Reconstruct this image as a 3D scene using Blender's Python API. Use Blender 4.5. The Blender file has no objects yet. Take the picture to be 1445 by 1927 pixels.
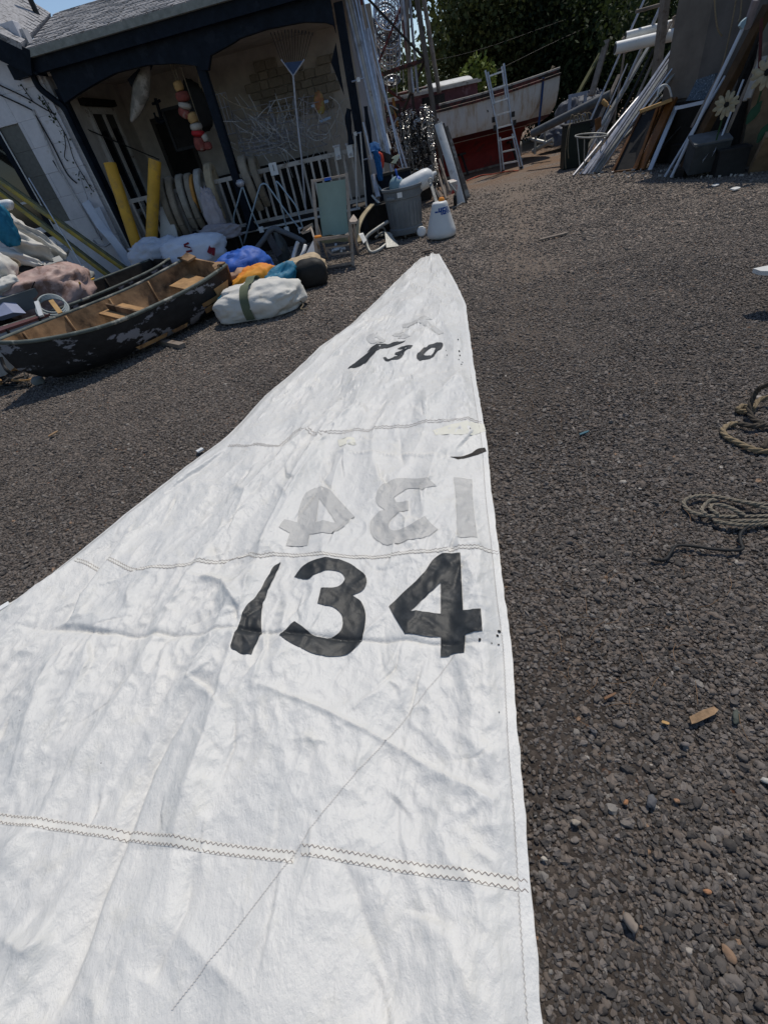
import bpy, bmesh, math, random
import numpy as np
from mathutils import Vector, Matrix
from mathutils.geometry import delaunay_2d_cdt

# ------------------------------------------------------------------ camera, sky, sun, exposure
scene = bpy.context.scene
COL = scene.collection
PW, PH, FOCAL = 1445.0, 1927.0, 836.0            # photo size and focal length in its pixels
EYE = np.array([0.0, 0.0, 1.6])
ROLL, PITCH = math.radians(13.3), math.atan2(704, 836)
_F = np.array([0, math.cos(PITCH), -math.sin(PITCH)])
_R0 = np.array([1.0, 0, 0]); _U0 = np.cross(_R0, _F)
_R = math.cos(ROLL) * _R0 - math.sin(ROLL) * _U0
_U = math.sin(ROLL) * _R0 + math.cos(ROLL) * _U0
cam_d = bpy.data.cameras.new('camera')
cam = bpy.data.objects.new('camera', cam_d); COL.objects.link(cam)
cam.matrix_world = Matrix(((_R[0], _U[0], -_F[0], EYE[0]), (_R[1], _U[1], -_F[1], EYE[1]),
                           (_R[2], _U[2], -_F[2], EYE[2]), (0, 0, 0, 1)))
cam_d.sensor_fit = 'VERTICAL'; cam_d.sensor_height = 36.0
cam_d.lens = FOCAL / PH * 36.0
cam_d.clip_start = 0.05; cam_d.clip_end = 3000
scene.camera = cam

SUN_EL, SUN_AZ = math.radians(61), math.radians(34)     # azimuth from +Y towards +X
world = bpy.data.worlds.new('World'); scene.world = world
world.use_nodes = True
nt = world.node_tree; nt.nodes.clear()
sky = nt.nodes.new('ShaderNodeTexSky'); sky.sky_type = 'NISHITA'; sky.sun_disc = False
sky.sun_elevation = SUN_EL; sky.sun_rotation = SUN_AZ
sky.air_density = 1.0; sky.dust_density = 0.4; sky.ozone_density = 1.6; sky.altitude = 300
bg = nt.nodes.new('ShaderNodeBackground'); bg.inputs[1].default_value = 0.14
wo = nt.nodes.new('ShaderNodeOutputWorld')
nt.links.new(sky.outputs[0], bg.inputs[0]); nt.links.new(bg.outputs[0], wo.inputs[0])
sd = bpy.data.lights.new('sun', 'SUN'); sd.energy = 4.35; sd.angle = math.radians(0.53); sd.color = (1.0, 0.935, 0.84)
sun = bpy.data.objects.new('sun', sd); COL.objects.link(sun)
_sd = Vector((math.cos(SUN_EL) * math.sin(SUN_AZ), math.cos(SUN_EL) * math.cos(SUN_AZ), math.sin(SUN_EL)))
sun.rotation_euler = (-_sd).to_track_quat('-Z', 'Y').to_euler()
sun.location = (6, 10, 20)
scene.view_settings.view_transform = 'Standard'; scene.view_settings.look = 'None'
scene.view_settings.exposure = -0.45; scene.view_settings.gamma = 1.0
scene.view_settings.use_curve_mapping = False
scene.render.engine = 'CYCLES'
scene.cycles.max_bounces = 6; scene.cycles.diffuse_bounces = 3; scene.cycles.glossy_bounces = 3
scene.cycles.transparent_max_bounces = 6; scene.cycles.transmission_bounces = 3
scene.cycles.use_denoising = True

# ------------------------------------------------------------------ where things stand
def ray(px, py): return _F * FOCAL + _R * (px - PW / 2) - _U * (py - PH / 2)
def G(px, py, z=0.0):                       # point at height z
    d = ray(px, py); return EYE + d * ((z - EYE[2]) / d[2])
def A(px, py, Y):                           # point at distance Y ahead
    d = ray(px, py); return EYE + d * (Y / d[1])
def PLANE(px, py, p0, n):
    d = ray(px, py); return EYE + d * (((p0 - EYE) @ n) / (d @ n))
# porch frame: s runs left along the porch front, d runs back into the house
PO = np.array([1.22, 11.2, 0.0]); PU = np.array([-.9838, .1790, 0.0]); PN = np.array([.1790, .9838, 0.0]); ZUP = np.array([0, 0, 1.0])
def H(s, d, z): return PO + PU * s + PN * d + ZUP * z
def X(px, py, d=0.0): return PLANE(px, py, PO + PN * d, PN)
def SD(p): q = np.array(p) - PO; return q @ PU, q @ PN, q[2]

rng = np.random.default_rng(7); random.seed(7)
_perm = rng.permutation(256); _perm = np.concatenate([_perm, _perm])
_grad = rng.normal(size=(256, 3)); _grad /= np.linalg.norm(_grad, axis=1)[:, None]
def noise3(x, y, z=0.0):
    x = np.asarray(x, float); y = np.asarray(y, float); z = np.asarray(z, float) + np.zeros_like(x)
    xi, yi, zi = np.floor(x).astype(int), np.floor(y).astype(int), np.floor(z).astype(int)
    xf, yf, zf = x - xi, y - yi, z - zi
    u, v, w = (t * t * t * (t * (t * 6 - 15) + 10) for t in (xf, yf, zf))
    def g(dx, dy, dz):
        i = _perm[(_perm[(_perm[(xi + dx) & 255] + yi + dy) & 255] + zi + dz) & 255]
        gr = _grad[i]; return gr[..., 0] * (xf - dx) + gr[..., 1] * (yf - dy) + gr[..., 2] * (zf - dz)
    L = lambda a, b, t: a + (b - a) * t
    return L(L(L(g(0, 0, 0), g(1, 0, 0), u), L(g(0, 1, 0), g(1, 1, 0), u), v),
             L(L(g(0, 0, 1), g(1, 0, 1), u), L(g(0, 1, 1), g(1, 1, 1), u), v), w) * 1.6
def fbm(x, y, z=0.0, o=3):
    r = 0; a = 1.0; f = 1.0
    for k in range(o): r = r + a * noise3(np.asarray(x) * f, np.asarray(y) * f, np.asarray(z) * f + k * 7.3); a *= .5; f *= 2.03
    return r
def ridge(x, y, z=0.0): return 1 - np.minimum(1, 2.2 * np.abs(noise3(x, y, z)))

# ------------------------------------------------------------------ materials
MATS = {}
def _nodes(name):
    m = bpy.data.materials.new(name); m.use_nodes = True; t = m.node_tree; t.nodes.clear()
    o = t.nodes.new('ShaderNodeOutputMaterial'); b = t.nodes.new('ShaderNodeBsdfPrincipled')
    t.links.new(b.outputs[0], o.inputs[0]); return m, t, b
def _n(t, typ, **kw):
    n = t.nodes.new(typ)
    for k, v in kw.items():
        if k in n.inputs.keys(): n.inputs[k].default_value = v
        else: setattr(n, k, v)
    return n
def _math(t, op, a, b=None, clamp=False):
    n = t.nodes.new('ShaderNodeMath'); n.operation = op; n.use_clamp = clamp
    for i, v in enumerate((a, b)):
        if v is None: continue
        if isinstance(v, (int, float)): n.inputs[i].default_value = v
        else: t.links.new(v, n.inputs[i])
    return n.outputs[0]
def _mix(t, fac, a, b):
    n = t.nodes.new('ShaderNodeMix'); n.data_type = 'RGBA'
    for sock, v in ((n.inputs[0], fac), (n.inputs[6], a), (n.inputs[7], b)):
        if isinstance(v, (int, float)): sock.default_value = v
        elif isinstance(v, tuple): sock.default_value = (*v[:3], 1)
        else: t.links.new(v, sock)
    return n.outputs[2]
def _ramp(t, x, lo, hi):
    n = t.nodes.new('ShaderNodeMapRange'); n.inputs[1].default_value = lo; n.inputs[2].default_value = hi
    t.links.new(x, n.inputs[0]); return n.outputs[0]
def M(name, c, rough=.7, var=.25, scale=6, metal=0.0, bump=.25, c2=None, cut=.56, soft=.03, scale2=3.5, stretch=(1, 1, 1), spec=.25, rand=.12, bscale=3):
    """weathered surface: base colour c varied by noise, worn through to c2 where a second noise exceeds cut"""
    if name in MATS: return MATS[name]
    m, t, b = _nodes(name)
    tc = _n(t, 'ShaderNodeTexCoord'); mp = _n(t, 'ShaderNodeMapping'); mp.inputs['Scale'].default_value = stretch
    t.links.new(tc.outputs['Object'], mp.inputs[0])
    n1 = _n(t, 'ShaderNodeTexNoise', Scale=scale, Detail=6.0, Roughness=.62); t.links.new(mp.outputs[0], n1.inputs[0])
    lo = tuple(max(0, x * (1 - var * 1.4)) for x in c); hi = tuple(min(1, x * (1 + var)) for x in c)
    col = _mix(t, _ramp(t, n1.outputs[0], .3, .7), lo, hi)
    if c2:
        n2 = _n(t, 'ShaderNodeTexNoise', Scale=scale2, Detail=7.0, Roughness=.66); t.links.new(mp.outputs[0], n2.inputs[0])
        w = _ramp(t, n2.outputs[0], cut - soft, cut + soft); col = _mix(t, w, col, c2)
    if rand:
        oi = _n(t, 'ShaderNodeObjectInfo'); hs = _n(t, 'ShaderNodeHueSaturation')
        t.links.new(_math(t, 'ADD', _math(t, 'MULTIPLY', oi.outputs['Random'], rand * 2), 1 - rand), hs.inputs['Value'])
        t.links.new(col, hs.inputs['Color']); col = hs.outputs[0]
    t.links.new(col, b.inputs['Base Color'])
    b.inputs['Roughness'].default_value = rough; b.inputs['Metallic'].default_value = metal
    b.inputs['Specular IOR Level'].default_value = spec
    if bump:
        n3 = _n(t, 'ShaderNodeTexNoise', Scale=scale * bscale, Detail=5.0); t.links.new(mp.outputs[0], n3.inputs[0])
        bp = _n(t, 'ShaderNodeBump', Strength=bump, Distance=.01); t.links.new(n3.outputs[0], bp.inputs['Height'])
        t.links.new(bp.outputs[0], b.inputs['Normal'])
    MATS[name] = m; return m

# ------------------------------------------------------------------ mesh building
ORI = {}
def frame_of(w):
    w = np.array(w, float); w = w / (np.linalg.norm(w) + 1e-12)
    a = np.array([0, 0, 1.0]) if abs(w[2]) < .93 else np.array([1.0, 0, 0])
    u = np.cross(a, w); u /= np.linalg.norm(u); return u, np.cross(w, u), w
class MB:
    def __init__(s): s.v = []; s.f = []; s.mi = []; s.k = 0
    def add(s, v, f):
        o = len(s.v); s.v += [tuple(map(float, p)) for p in v]; s.f += [tuple(int(i) + o for i in q) for q in f]; s.mi += [s.k] * len(f); return s
    def box(s, c, size, ax=None):
        c = np.array(c, float); ax = np.eye(3) if ax is None else np.array(ax, float); h = np.array(size) / 2
        v = [c + ax[0] * h[0] * i + ax[1] * h[1] * j + ax[2] * h[2] * k for k in (-1, 1) for j in (-1, 1) for i in (-1, 1)]
        return s.add(v, [(0, 2, 3, 1), (4, 5, 7, 6), (0, 1, 5, 4), (2, 6, 7, 3), (0, 4, 6, 2), (1, 3, 7, 5)])
    def bar(s, p, q, w, h=None, up=None):
        p = np.array(p, float); q = np.array(q, float); d = q - p; L = np.linalg.norm(d)
        if up is None: u, v, d = frame_of(d)
        else:
            d = d / L; v = np.array(up, float); u = np.cross(v, d); u /= np.linalg.norm(u); v = np.cross(d, u)
        return s.box((p + q) / 2, (w, h or w, L), (u, v, d))
    def tube(s, pts, r, n=8, cap=True):
        P = [np.array(p, float) for p in pts]; N = len(P); rs = [r] * N if np.isscalar(r) else list(r)
        T = [P[min(i + 1, N - 1)] - P[max(i - 1, 0)] for i in range(N)]
        u, v, _ = frame_of(T[0]); V = []
        for i in range(N):
            t = T[i] / (np.linalg.norm(T[i]) + 1e-12)
            u = u - t * (u @ t); u /= np.linalg.norm(u) + 1e-12; v = np.cross(t, u)
            V += [P[i] + (u * math.cos(a) + v * math.sin(a)) * rs[i] for a in np.arange(n) * 2 * math.pi / n]
        F = [(i * n + j, i * n + (j + 1) % n, (i + 1) * n + (j + 1) % n, (i + 1) * n + j) for i in range(N - 1) for j in range(n)]
        if cap: F += [tuple(range(n))[::-1], tuple((N - 1) * n + j for j in range(n))]
        return s.add(V, F)
    def ring(s, c, axis, R, r, n=24, m=6, ell=1.0):
        u, v, w = frame_of(axis); V = []; F = []
        for i in range(n):
            a = 2 * math.pi * i / n; d = u * math.cos(a) + v * math.sin(a); ctr = np.array(c) + u * math.cos(a) * R + v * math.sin(a) * R * ell
            V += [ctr + d * r * math.cos(b) + w * r * math.sin(b) for b in np.arange(m) * 2 * math.pi / m]
        F = [(i * m + j, ((i + 1) % n) * m + j, ((i + 1) % n) * m + (j + 1) % m, i * m + (j + 1) % m) for i in range(n) for j in range(m)]
        return s.add(V, F)
    def lathe(s, prof, base, axis=(0, 0, 1), n=20, wob=0.0, ell=1.0):
        u, v, w = frame_of(axis); N = len(prof); V = []
        for (r, t) in prof:
            V += [np.array(base) + w * t + (u * math.cos(a) + v * math.sin(a) * ell) * r for a in np.arange(n) * 2 * math.pi / n]
        F = [(i * n + j, i * n + (j + 1) % n, (i + 1) * n + (j + 1) % n, (i + 1) * n + j) for i in range(N - 1) for j in range(n)]
        F += [tuple(range(n))[::-1], tuple((N - 1) * n + j for j in range(n))]
        return s.add(V, F)
    def prism(s, pts, vec):
        n = len(pts); P = [np.array(p, float) for p in pts]; vec = np.array(vec, float)
        V = P + [p + vec for p in P]
        return s.add(V, [tuple(range(n))[::-1], tuple(range(n, 2 * n))] + [(i, (i + 1) % n, n + (i + 1) % n, n + i) for i in range(n)])
    def grid(s, V, nu, nv, closed_u=False):
        F = [(j * nu + i, j * nu + (i + 1) % nu, (j + 1) * nu + (i + 1) % nu, (j + 1) * nu + i)
             for j in range(nv - 1) for i in range(nu if closed_u else nu - 1)]
        return s.add(V, F)
    def slab(s, path, side, w, th):
        """a flat strap of width w and thickness th following a path; side = across direction"""
        P = [np.array(p, float) for p in path]; N = len(P); V = []
        for i in range(N):
            t = P[min(i + 1, N - 1)] - P[max(i - 1, 0)]; t /= np.linalg.norm(t); sd_ = np.array(side, float); sd_ -= t * (sd_ @ t); sd_ /= np.linalg.norm(sd_); nn = np.cross(sd_, t)
            for a, b in ((-.5, -.3), (-.4, -.5), (.4, -.5), (.5, -.3), (.5, .3), (.4, .5), (-.4, .5), (-.5, .3)): V.append(P[i] + sd_ * w * a + nn * th * b)
        F = [(i * 8 + j, i * 8 + (j + 1) % 8, (i + 1) * 8 + (j + 1) % 8, (i + 1) * 8 + j) for i in range(N - 1) for j in range(8)]
        F += [tuple(range(8))[::-1], tuple((N - 1) * 8 + j for j in range(8))]
        return s.add(V, F)
    def build(s, name, mat, parent=None, smooth=False, kind=None, origin=None, fix=True):
        V = np.array(s.v, float)
        if parent is not None: o = ORI[parent.name]
        elif origin is not None: o = np.array(origin, float)
        else: lo, hi = V.min(0), V.max(0); o = np.array([(lo[0] + hi[0]) / 2, (lo[1] + hi[1]) / 2, lo[2]])
        me = bpy.data.meshes.new(name); me.from_pydata((V - o).tolist(), [], s.f)
        for m in (mat if isinstance(mat, (list, tuple)) else [mat]): me.materials.append(m)
        if any(s.mi): me.polygons.foreach_set('material_index', s.mi)
        if smooth is True: me.polygons.foreach_set('use_smooth', [True] * len(me.polygons))
        if fix:
            bm = bmesh.new(); bm.from_mesh(me); bmesh.ops.recalc_face_normals(bm, faces=bm.faces)
            if smooth == 'auto':
                for f in bm.faces: f.smooth = True
                for e in bm.edges:
                    if len(e.link_faces) == 2 and e.calc_face_angle(0) > .7: e.smooth = False
            bm.to_mesh(me); bm.free()
        me.update()
        ob = bpy.data.objects.new(name, me); COL.objects.link(ob)
        if parent is not None: ob.parent = parent; ORI[ob.name] = o
        else: ob.location = o; ORI[ob.name] = o
        if kind: ob['kind'] = kind
        return ob
def tag(o, label=None, cat=None, group=None, kind=None):
    for k, v in (('label', label), ('category', cat), ('group', group), ('kind', kind)):
        if v: o[k] = v
    return o
def thing(name, label, cat, loc=(0, 0, 0), group=None):
    o = bpy.data.objects.new(name, None); COL.objects.link(o); o.location = tuple(map(float, loc)); o.empty_display_size = .1
    ORI[o.name] = np.array(loc, float); return tag(o, label, cat, group)
def placed(name, me, parent, world, rot=None, scale=None):
    """another piece sharing mesh data, placed under its thing"""
    o = bpy.data.objects.new(name, me); COL.objects.link(o); o.parent = parent; o.location = tuple(np.array(world) - ORI[parent.name])
    if rot: o.rotation_euler = rot
    if scale: o.scale = scale
    return o
def copy_tree(o, parent=None):
    c = o.copy(); COL.objects.link(c)
    if parent: c.parent = parent
    for ch in list(o.children): copy_tree(ch, c)
    return c
def lerp(a, b, t): return np.array(a) * (1 - t) + np.array(b) * t
def spline(pts, n=8):
    P = [np.array(p, float) for p in pts]; out = []
    for i in range(len(P) - 1):
        p0, p1, p2, p3 = P[max(i - 1, 0)], P[i], P[i + 1], P[min(i + 2, len(P) - 1)]
        for k in range(n):
            t = k / n; out.append(.5 * ((2 * p1) + (p2 - p0) * t + (2 * p0 - 5 * p1 + 4 * p2 - p3) * t * t + (3 * p1 - p0 - 3 * p2 + p3) * t ** 3))
    return out + [P[-1]]
def bag_mesh(mb, c, r, rotz=0.0, seed=0, amp=.12, crease=.05, nu=56, nv=36, flat=.55, sq=.8, f=1.0, tilt=0.0):
    """a slumped cloth bundle: rounded body, flattened where it lies, pulled into folds"""
    th = np.linspace(0, 2 * math.pi, nu, endpoint=False); ph = np.linspace(-math.pi / 2, math.pi / 2, nv)
    T, Pp = np.meshgrid(th, ph); sg = lambda a: np.sign(a) * np.abs(a) ** sq
    x, y, z = sg(np.cos(Pp)) * sg(np.cos(T)), sg(np.cos(Pp)) * sg(np.sin(T)), sg(np.sin(Pp))
    n = fbm(x * 1.1 * f + seed, y * 1.1 * f, z * 1.1 * f, 2) * amp * 1.3
    q = fbm(x * 2 + seed * 3, y * 2, z * 2 + 9, 2) * .5
    n = n + (ridge(x * 2.3 * f + q + seed, y * 2.3 * f + q, z * 1.6 * f) - .45) * crease + (ridge(x * 5 * f + q, y * 5 * f + seed, z * 4 * f + q) - .45) * crease * .28
    k = 1 + n; x, y, z = x * k * r[0], y * k * r[1], z * k * r[2]
    z = z + tilt * x
    lo = -r[2] * flat; z = np.where(z < lo, lo + (z - lo) * .06, z) - lo + .01
    z = z - min(0.0, 0)
    ca, sa = math.cos(rotz), math.sin(rotz)
    V = np.stack([c[0] + x * ca - y * sa, c[1] + x * sa + y * ca, c[2] + z - z.min() + 0.0], -1).reshape(-1, 3)
    return mb.grid(V, nu, nv, True)
# ------------------------------------------------------------------ shared materials
m_white = M('white_paint', (.62, .62, .60), .6, .1, 5, c2=(.42, .40, .37), cut=.62)
m_offwhite = M('old_white_paint', (.42, .39, .35), .7, .15, 9, c2=(.20, .17, .14), cut=.6)
m_navy = M('navy_paint', (.0075, .0115, .019), .6, .25, 8, spec=.12, c2=(.013, .018, .027), cut=.6)
m_alu = M('dull_aluminium', (.50, .50, .52), .42, .15, 14, metal=.85, bump=.1)
m_pole = M('grey_mast_metal', (.42, .42, .45), .5, .25, 9, metal=.5, bump=.1, c2=(.22, .2, .19), cut=.64)
m_chrome = M('chrome', (.75, .75, .76), .12, .1, 20, metal=1.0, bump=.05)
m_dark = M('dark_steel', (.035, .033, .032), .5, .3, 12, metal=.4)
m_rust = M('red_brown_steel', (.15, .045, .038), .6, .3, 12, c2=(.035, .025, .022), cut=.5)
m_black = M('black_rubber', (.018, .018, .018), .65, .2, 10)
m_wood = M('grey_weathered_wood', (.24, .20, .165), .85, .3, 7, stretch=(1, 1, 1), c2=(.13, .10, .08), cut=.58)
m_wood2 = M('brown_varnished_wood', (.15, .065, .022), .5, .3, 7, c2=(.07, .035, .016), cut=.6)
m_tan = M('tan_canvas', (.42, .33, .22), .9, .15, 12, bump=.3)
m_rope = M('rope_fibre', (.23, .185, .125), .95, .2, 40, bump=.5)
m_canvas = M('white_canvas', (.60, .585, .54), .85, .07, 5, bump=.6, c2=(.47, .44, .37), cut=.64, soft=.06)
m_bluewhite = M('bluish_white_cloth', (.52, .56, .63), .85, .08, 5)
m_blue = M('blue_nylon', (.022, .10, .42), .6, .15, 9)
m_teal = M('teal_nylon', (.012, .14, .24), .6, .2, 9)
m_orange = M('orange_nylon', (.68, .24, .03), .7, .12, 9)
m_yellow = M('yellow_plastic', (.58, .325, .04), .6, .12, 4, c2=(.40, .235, .06), cut=.57, soft=.06)
m_plasticwhite = M('white_plastic', (.66, .67, .66), .45, .05, 4, c2=(.52, .51, .47), cut=.66)

# ------------------------------------------------------------------ ground
def ground_material():
    m, t, b = _nodes('lava_gravel_ground')
    tc = _n(t, 'ShaderNodeTexCoord'); P = tc.outputs['Object']
    v = _n(t, 'ShaderNodeTexVoronoi', Scale=58.0); t.links.new(P, v.inputs['Vector'])
    sep = _n(t, 'ShaderNodeSeparateColor'); t.links.new(v.outputs['Color'], sep.inputs[0])
    g = _math(t, 'POWER', sep.outputs[0], 2.2)
    stone = _mix(t, g, (.028, .024, .021), (.40, .335, .285))
    pale = _math(t, 'GREATER_THAN', sep.outputs[1], .975); stone = _mix(t, pale, stone, (.27, .24, .21))
    rust = _math(t, 'GREATER_THAN', sep.outputs[2], .985); stone = _mix(t, rust, stone, (.26, .12, .06))
    n1 = _n(t, 'ShaderNodeTexNoise', Scale=.55, Detail=5.0, Roughness=.6); t.links.new(P, n1.inputs[0])
    n2 = _n(t, 'ShaderNodeTexNoise', Scale=300.0, Detail=3.0); t.links.new(P, n2.inputs[0])
    dust = _mix(t, n2.outputs[0], (.085, .067, .053), (.25, .197, .155))
    # worn wheel track running away to the boat, and bare brown earth beside it
    sx = _n(t, 'ShaderNodeSeparateXYZ'); t.links.new(P, sx.inputs[0])
    ctr = _math(t, 'ADD', _math(t, 'MULTIPLY', sx.outputs[1], .375), .15)
    tr = _math(t, 'SUBTRACT', 1, _math(t, 'MULTIPLY', _math(t, 'ABSOLUTE', _math(t, 'SUBTRACT', sx.outputs[0], ctr)), 1.3), True)
    w = _math(t, 'ADD', _math(t, 'MULTIPLY', n1.outputs[0], .9), _math(t, 'MULTIPLY', tr, .34))
    w = _ramp(t, w, .47, .80)
    col = _mix(t, _math(t, 'MULTIPLY', w, .8), stone, dust)
    near = _ramp(t, sx.outputs[1], 6.5, 2.0); col = _mix(t, _math(t, 'MULTIPLY', near, .75), col, _mix(t, n2.outputs[0], (.009, .0075, .0065), (.036, .029, .025)))  # near ground painted darker for the shadowed gaps between stones
    far = _ramp(t, sx.outputs[1], 12.6, 15.2)
    n3 = _n(t, 'ShaderNodeTexNoise', Scale=1.3, Detail=4.0); t.links.new(P, n3.inputs[0])
    earth = _mix(t, n2.outputs[0], (.10, .058, .034), (.23, .15, .095))
    ef = _math(t, 'MULTIPLY', far, _ramp(t, n3.outputs[0], .32, .55)); col = _mix(t, ef, col, earth)
    t.links.new(col, b.inputs['Base Color']); b.inputs['Roughness'].default_value = .93; b.inputs['Specular IOR Level'].default_value = .25
    hgt = _math(t, 'ADD', _math(t, 'MULTIPLY', v.outputs['Distance'], -1.0), _math(t, 'MULTIPLY', n2.outputs[0], .25))
    bp = _n(t, 'ShaderNodeBump', Strength=.85, Distance=.012); t.links.new(hgt, bp.inputs['Height']); t.links.new(bp.outputs[0], b.inputs['Normal'])
    return m
xs = np.concatenate([[-900, -200, -60], np.linspace(-16, 18, 120), [60, 200, 900]])
ys = np.concatenate([[-300, -60], np.linspace(-4, 22, 92), [60, 200, 1200]])
Xg, Yg = np.meshgrid(xs, ys)
Zg = np.where((np.abs(Xg) < 18) & (Yg < 22) & (Yg > -4.1), .012 * fbm(Xg * .9, Yg * .9, 1.0) - .012, -.02)
mb = MB(); mb.grid(np.stack([Xg, Yg, Zg], -1).reshape(-1, 3), len(xs), len(ys))
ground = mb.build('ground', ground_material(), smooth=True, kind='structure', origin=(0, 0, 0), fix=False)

# ------------------------------------------------------------------ the sail: outline and height
SZ = .035
Lpx = [(800, 478), (780, 497), (745, 530), (700, 575), (660, 612), (600, 655), (560, 695), (500, 745), (460, 790), (420, 830), (375, 862), (300, 920), (235, 970), (150, 1040), (60, 1112), (0, 1150)]
Rpx = [(826, 478), (856, 530), (876, 572), (885, 640), (893, 700), (905, 770), (916, 830), (925, 930), (938, 1030), (950, 1130), (963, 1220), (975, 1400), (988, 1530), (998, 1660), (1008, 1790), (1020, 1927)]
Lw = np.array([G(*p, .01)[:2] for p in Lpx] + [(-2.66, 1.05), (-3.2, .1), (-3.7, -1.0)])
Rw = np.array([G(*p, .01)[:2] for p in Rpx] + [(.02, -.5), (-.05, -1.0)])
YT = min(Lw[0, 1], Rw[0, 1])
def sail_x(y):
    xl = np.interp(y, Lw[::-1, 1], Lw[::-1, 0]); xr = np.interp(y, Rw[::-1, 1], Rw[::-1, 0]); return xl, xr + np.where(np.asarray(y) < 7.2, .007 * noise3(np.asarray(y, float) * 5, np.zeros_like(np.asarray(y, float)), 3.) + .004 * noise3(np.asarray(y, float) * 17, np.zeros_like(np.asarray(y, float)), 9.), 0)
def px2(pts, z=SZ): return [G(*p, z)[:2] for p in pts]
def sc7(pts): return [(420 + x * .4014, 1000 + y * .4014) for x, y in pts]
def sc8(pts): return [(560 + x * .2768, 760 + y * .2768) for x, y in pts]
def scT(pts): return [(640 + x * .2076, 460 + y * .2076) for x, y in pts]
# creases: (pixel polyline, width m, height m, 'r' ridge / 's' step)
FOLDS = [([(410, 1275), (325, 1387), (290, 1450), (242, 1568), (190, 1692), (163, 1779), (104, 1927)], .022, -.016, 'r'),
         ([(410, 1275), (325, 1387), (290, 1450), (242, 1568), (190, 1692), (163, 1779), (104, 1927)], .06, .012, 's'),
         ([(368, 1615), (355, 1715), (310, 1810), (290, 1850)], .03, -.012, 'r'),
         ([(249, 1000), (204, 1059), (156, 1121), (131, 1173)], .03, .02, 's'),
         ([(104, 1194), (0, 1256)], .04, .016, 'r'), ([(114, 1235), (0, 1322)], .03, .014, 'r'), ([(131, 1180), (90, 1300), (20, 1480)], .09, .03, 'r'),
         ([(0, 1180), (110, 1183), (190, 1195), (330, 1200), (440, 1192), (560, 1202), (700, 1206), (880, 1213), (950, 1215)], .010, -.010, 'r'),
         ([(100, 1180), (140, 1178), (190, 1192), (225, 1196)], .02, .007, 's'), ([(130, 1165), (180, 1160), (215, 1180)], .05, .012, 'r'),
         ([(250, 1100), (247, 1150)], .02, .014, 'r'), ([(350, 1085), (420, 1095), (448, 1140), (458, 1155)], .03, .022, 'r'), ([(448, 1143), (455, 1190)], .015, -.014, 'r'),
         ([(490, 1055), (470, 1120), (440, 1240), (380, 1450), (330, 1600)], .10, .034, 'r'), ([(640, 760), (560, 900), (505, 1010), (488, 1060)], .07, .034, 'r'),
         ([(455, 1170), (400, 1230), (330, 1330)], .02, .010, 'r'), ([(420, 1240), (360, 1290)], .02, .01, 'r'),
         ([(470, 1290), (600, 1335), (740, 1400), (860, 1470), (985, 1530)], .012, .009, 'r'), ([(740, 1400), (860, 1470), (985, 1530)], .03, -.006, 's'),
         ([(640, 1600), (690, 1740), (730, 1850), (745, 1927)], .05, -.014, 'r'), ([(820, 1730), (870, 1830), (900, 1927)], .05, .012, 'r'),
         ([(300, 1720), (420, 1830), (500, 1900)], .03, .008, 'r'), ([(0, 1640), (60, 1560)], .03, .014, 'r'), ([(0, 1760), (70, 1795), (110, 1760)], .03, .02, 'r'),
         ([(625, 852), (700, 856), (780, 862), (850, 868)], .010, .010, 'r'), ([(640, 838), (720, 830), (915, 806)], .03, .006, 'r'),
         ([(845, 866), (880, 852), (914, 842)], .02, -.016, 'r'), ([(440, 985), (470, 930), (500, 895), (540, 850), (600, 800), (690, 720)], .05, .022, 'r'),
         ([(455, 900), (450, 925), (490, 945)], .02, .012, 'r'), ([(520, 905), (545, 945), (590, 870)], .015, .010, 'r'), ([(300, 940), (380, 880), (430, 840)], .03, .012, 's'),
         ([(700, 560), (760, 545), (805, 515)], .03, .02, 'r'), ([(640, 640), (720, 600), (760, 605)], .03, .02, 'r'), ([(720, 650), (700, 700), (670, 770), (600, 830)], .05, .02, 'r'),
         ([(880, 690), (840, 730), (790, 780)], .03, .018, 'r'), ([(770, 640), (800, 625), (840, 640)], .03, .014, 'r'), ([(750, 530), (830, 560)], .03, .018, 'r'), ([(700, 740), (760, 710), (850, 700)], .03, .012, 'r'),
         ([(560, 740), (640, 660), (720, 580)], .05, .02, 'r')]
FOLDS = [(px2(p), w, a * 1.75, k) for p, w, a, k in FOLDS]
_ax = np.array([.42, 1.0]); _ax /= np.linalg.norm(_ax)
for i in range(430):
    y = rng.uniform(-.6, 7.4) if i < 270 else rng.uniform(.0, 2.4); xl, xr = sail_x(y); x = rng.uniform(xl + .05, xr - .03)
    th = math.atan2(_ax[1], _ax[0]) + (rng.normal(0, .38) if rng.random() < .8 else rng.uniform(-1.6, 1.6))
    L = rng.uniform(.05, .30) * (1 + .14 * y); d = np.array([math.cos(th), math.sin(th)]); k = np.array([-d[1], d[0]]) * rng.normal(0, .10) * L
    c = np.array([x, y]); a = rng.choice([-1, 1]) * rng.uniform(.003, .011) * (1 + .22 * max(y, 0))
    FOLDS.append(([c - d * L / 2, c + k, c + d * L / 2], rng.uniform(.004, .013) * (1 + .12 * max(y, 0)), a, 'r' if rng.random() < .75 else 's'))
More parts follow.
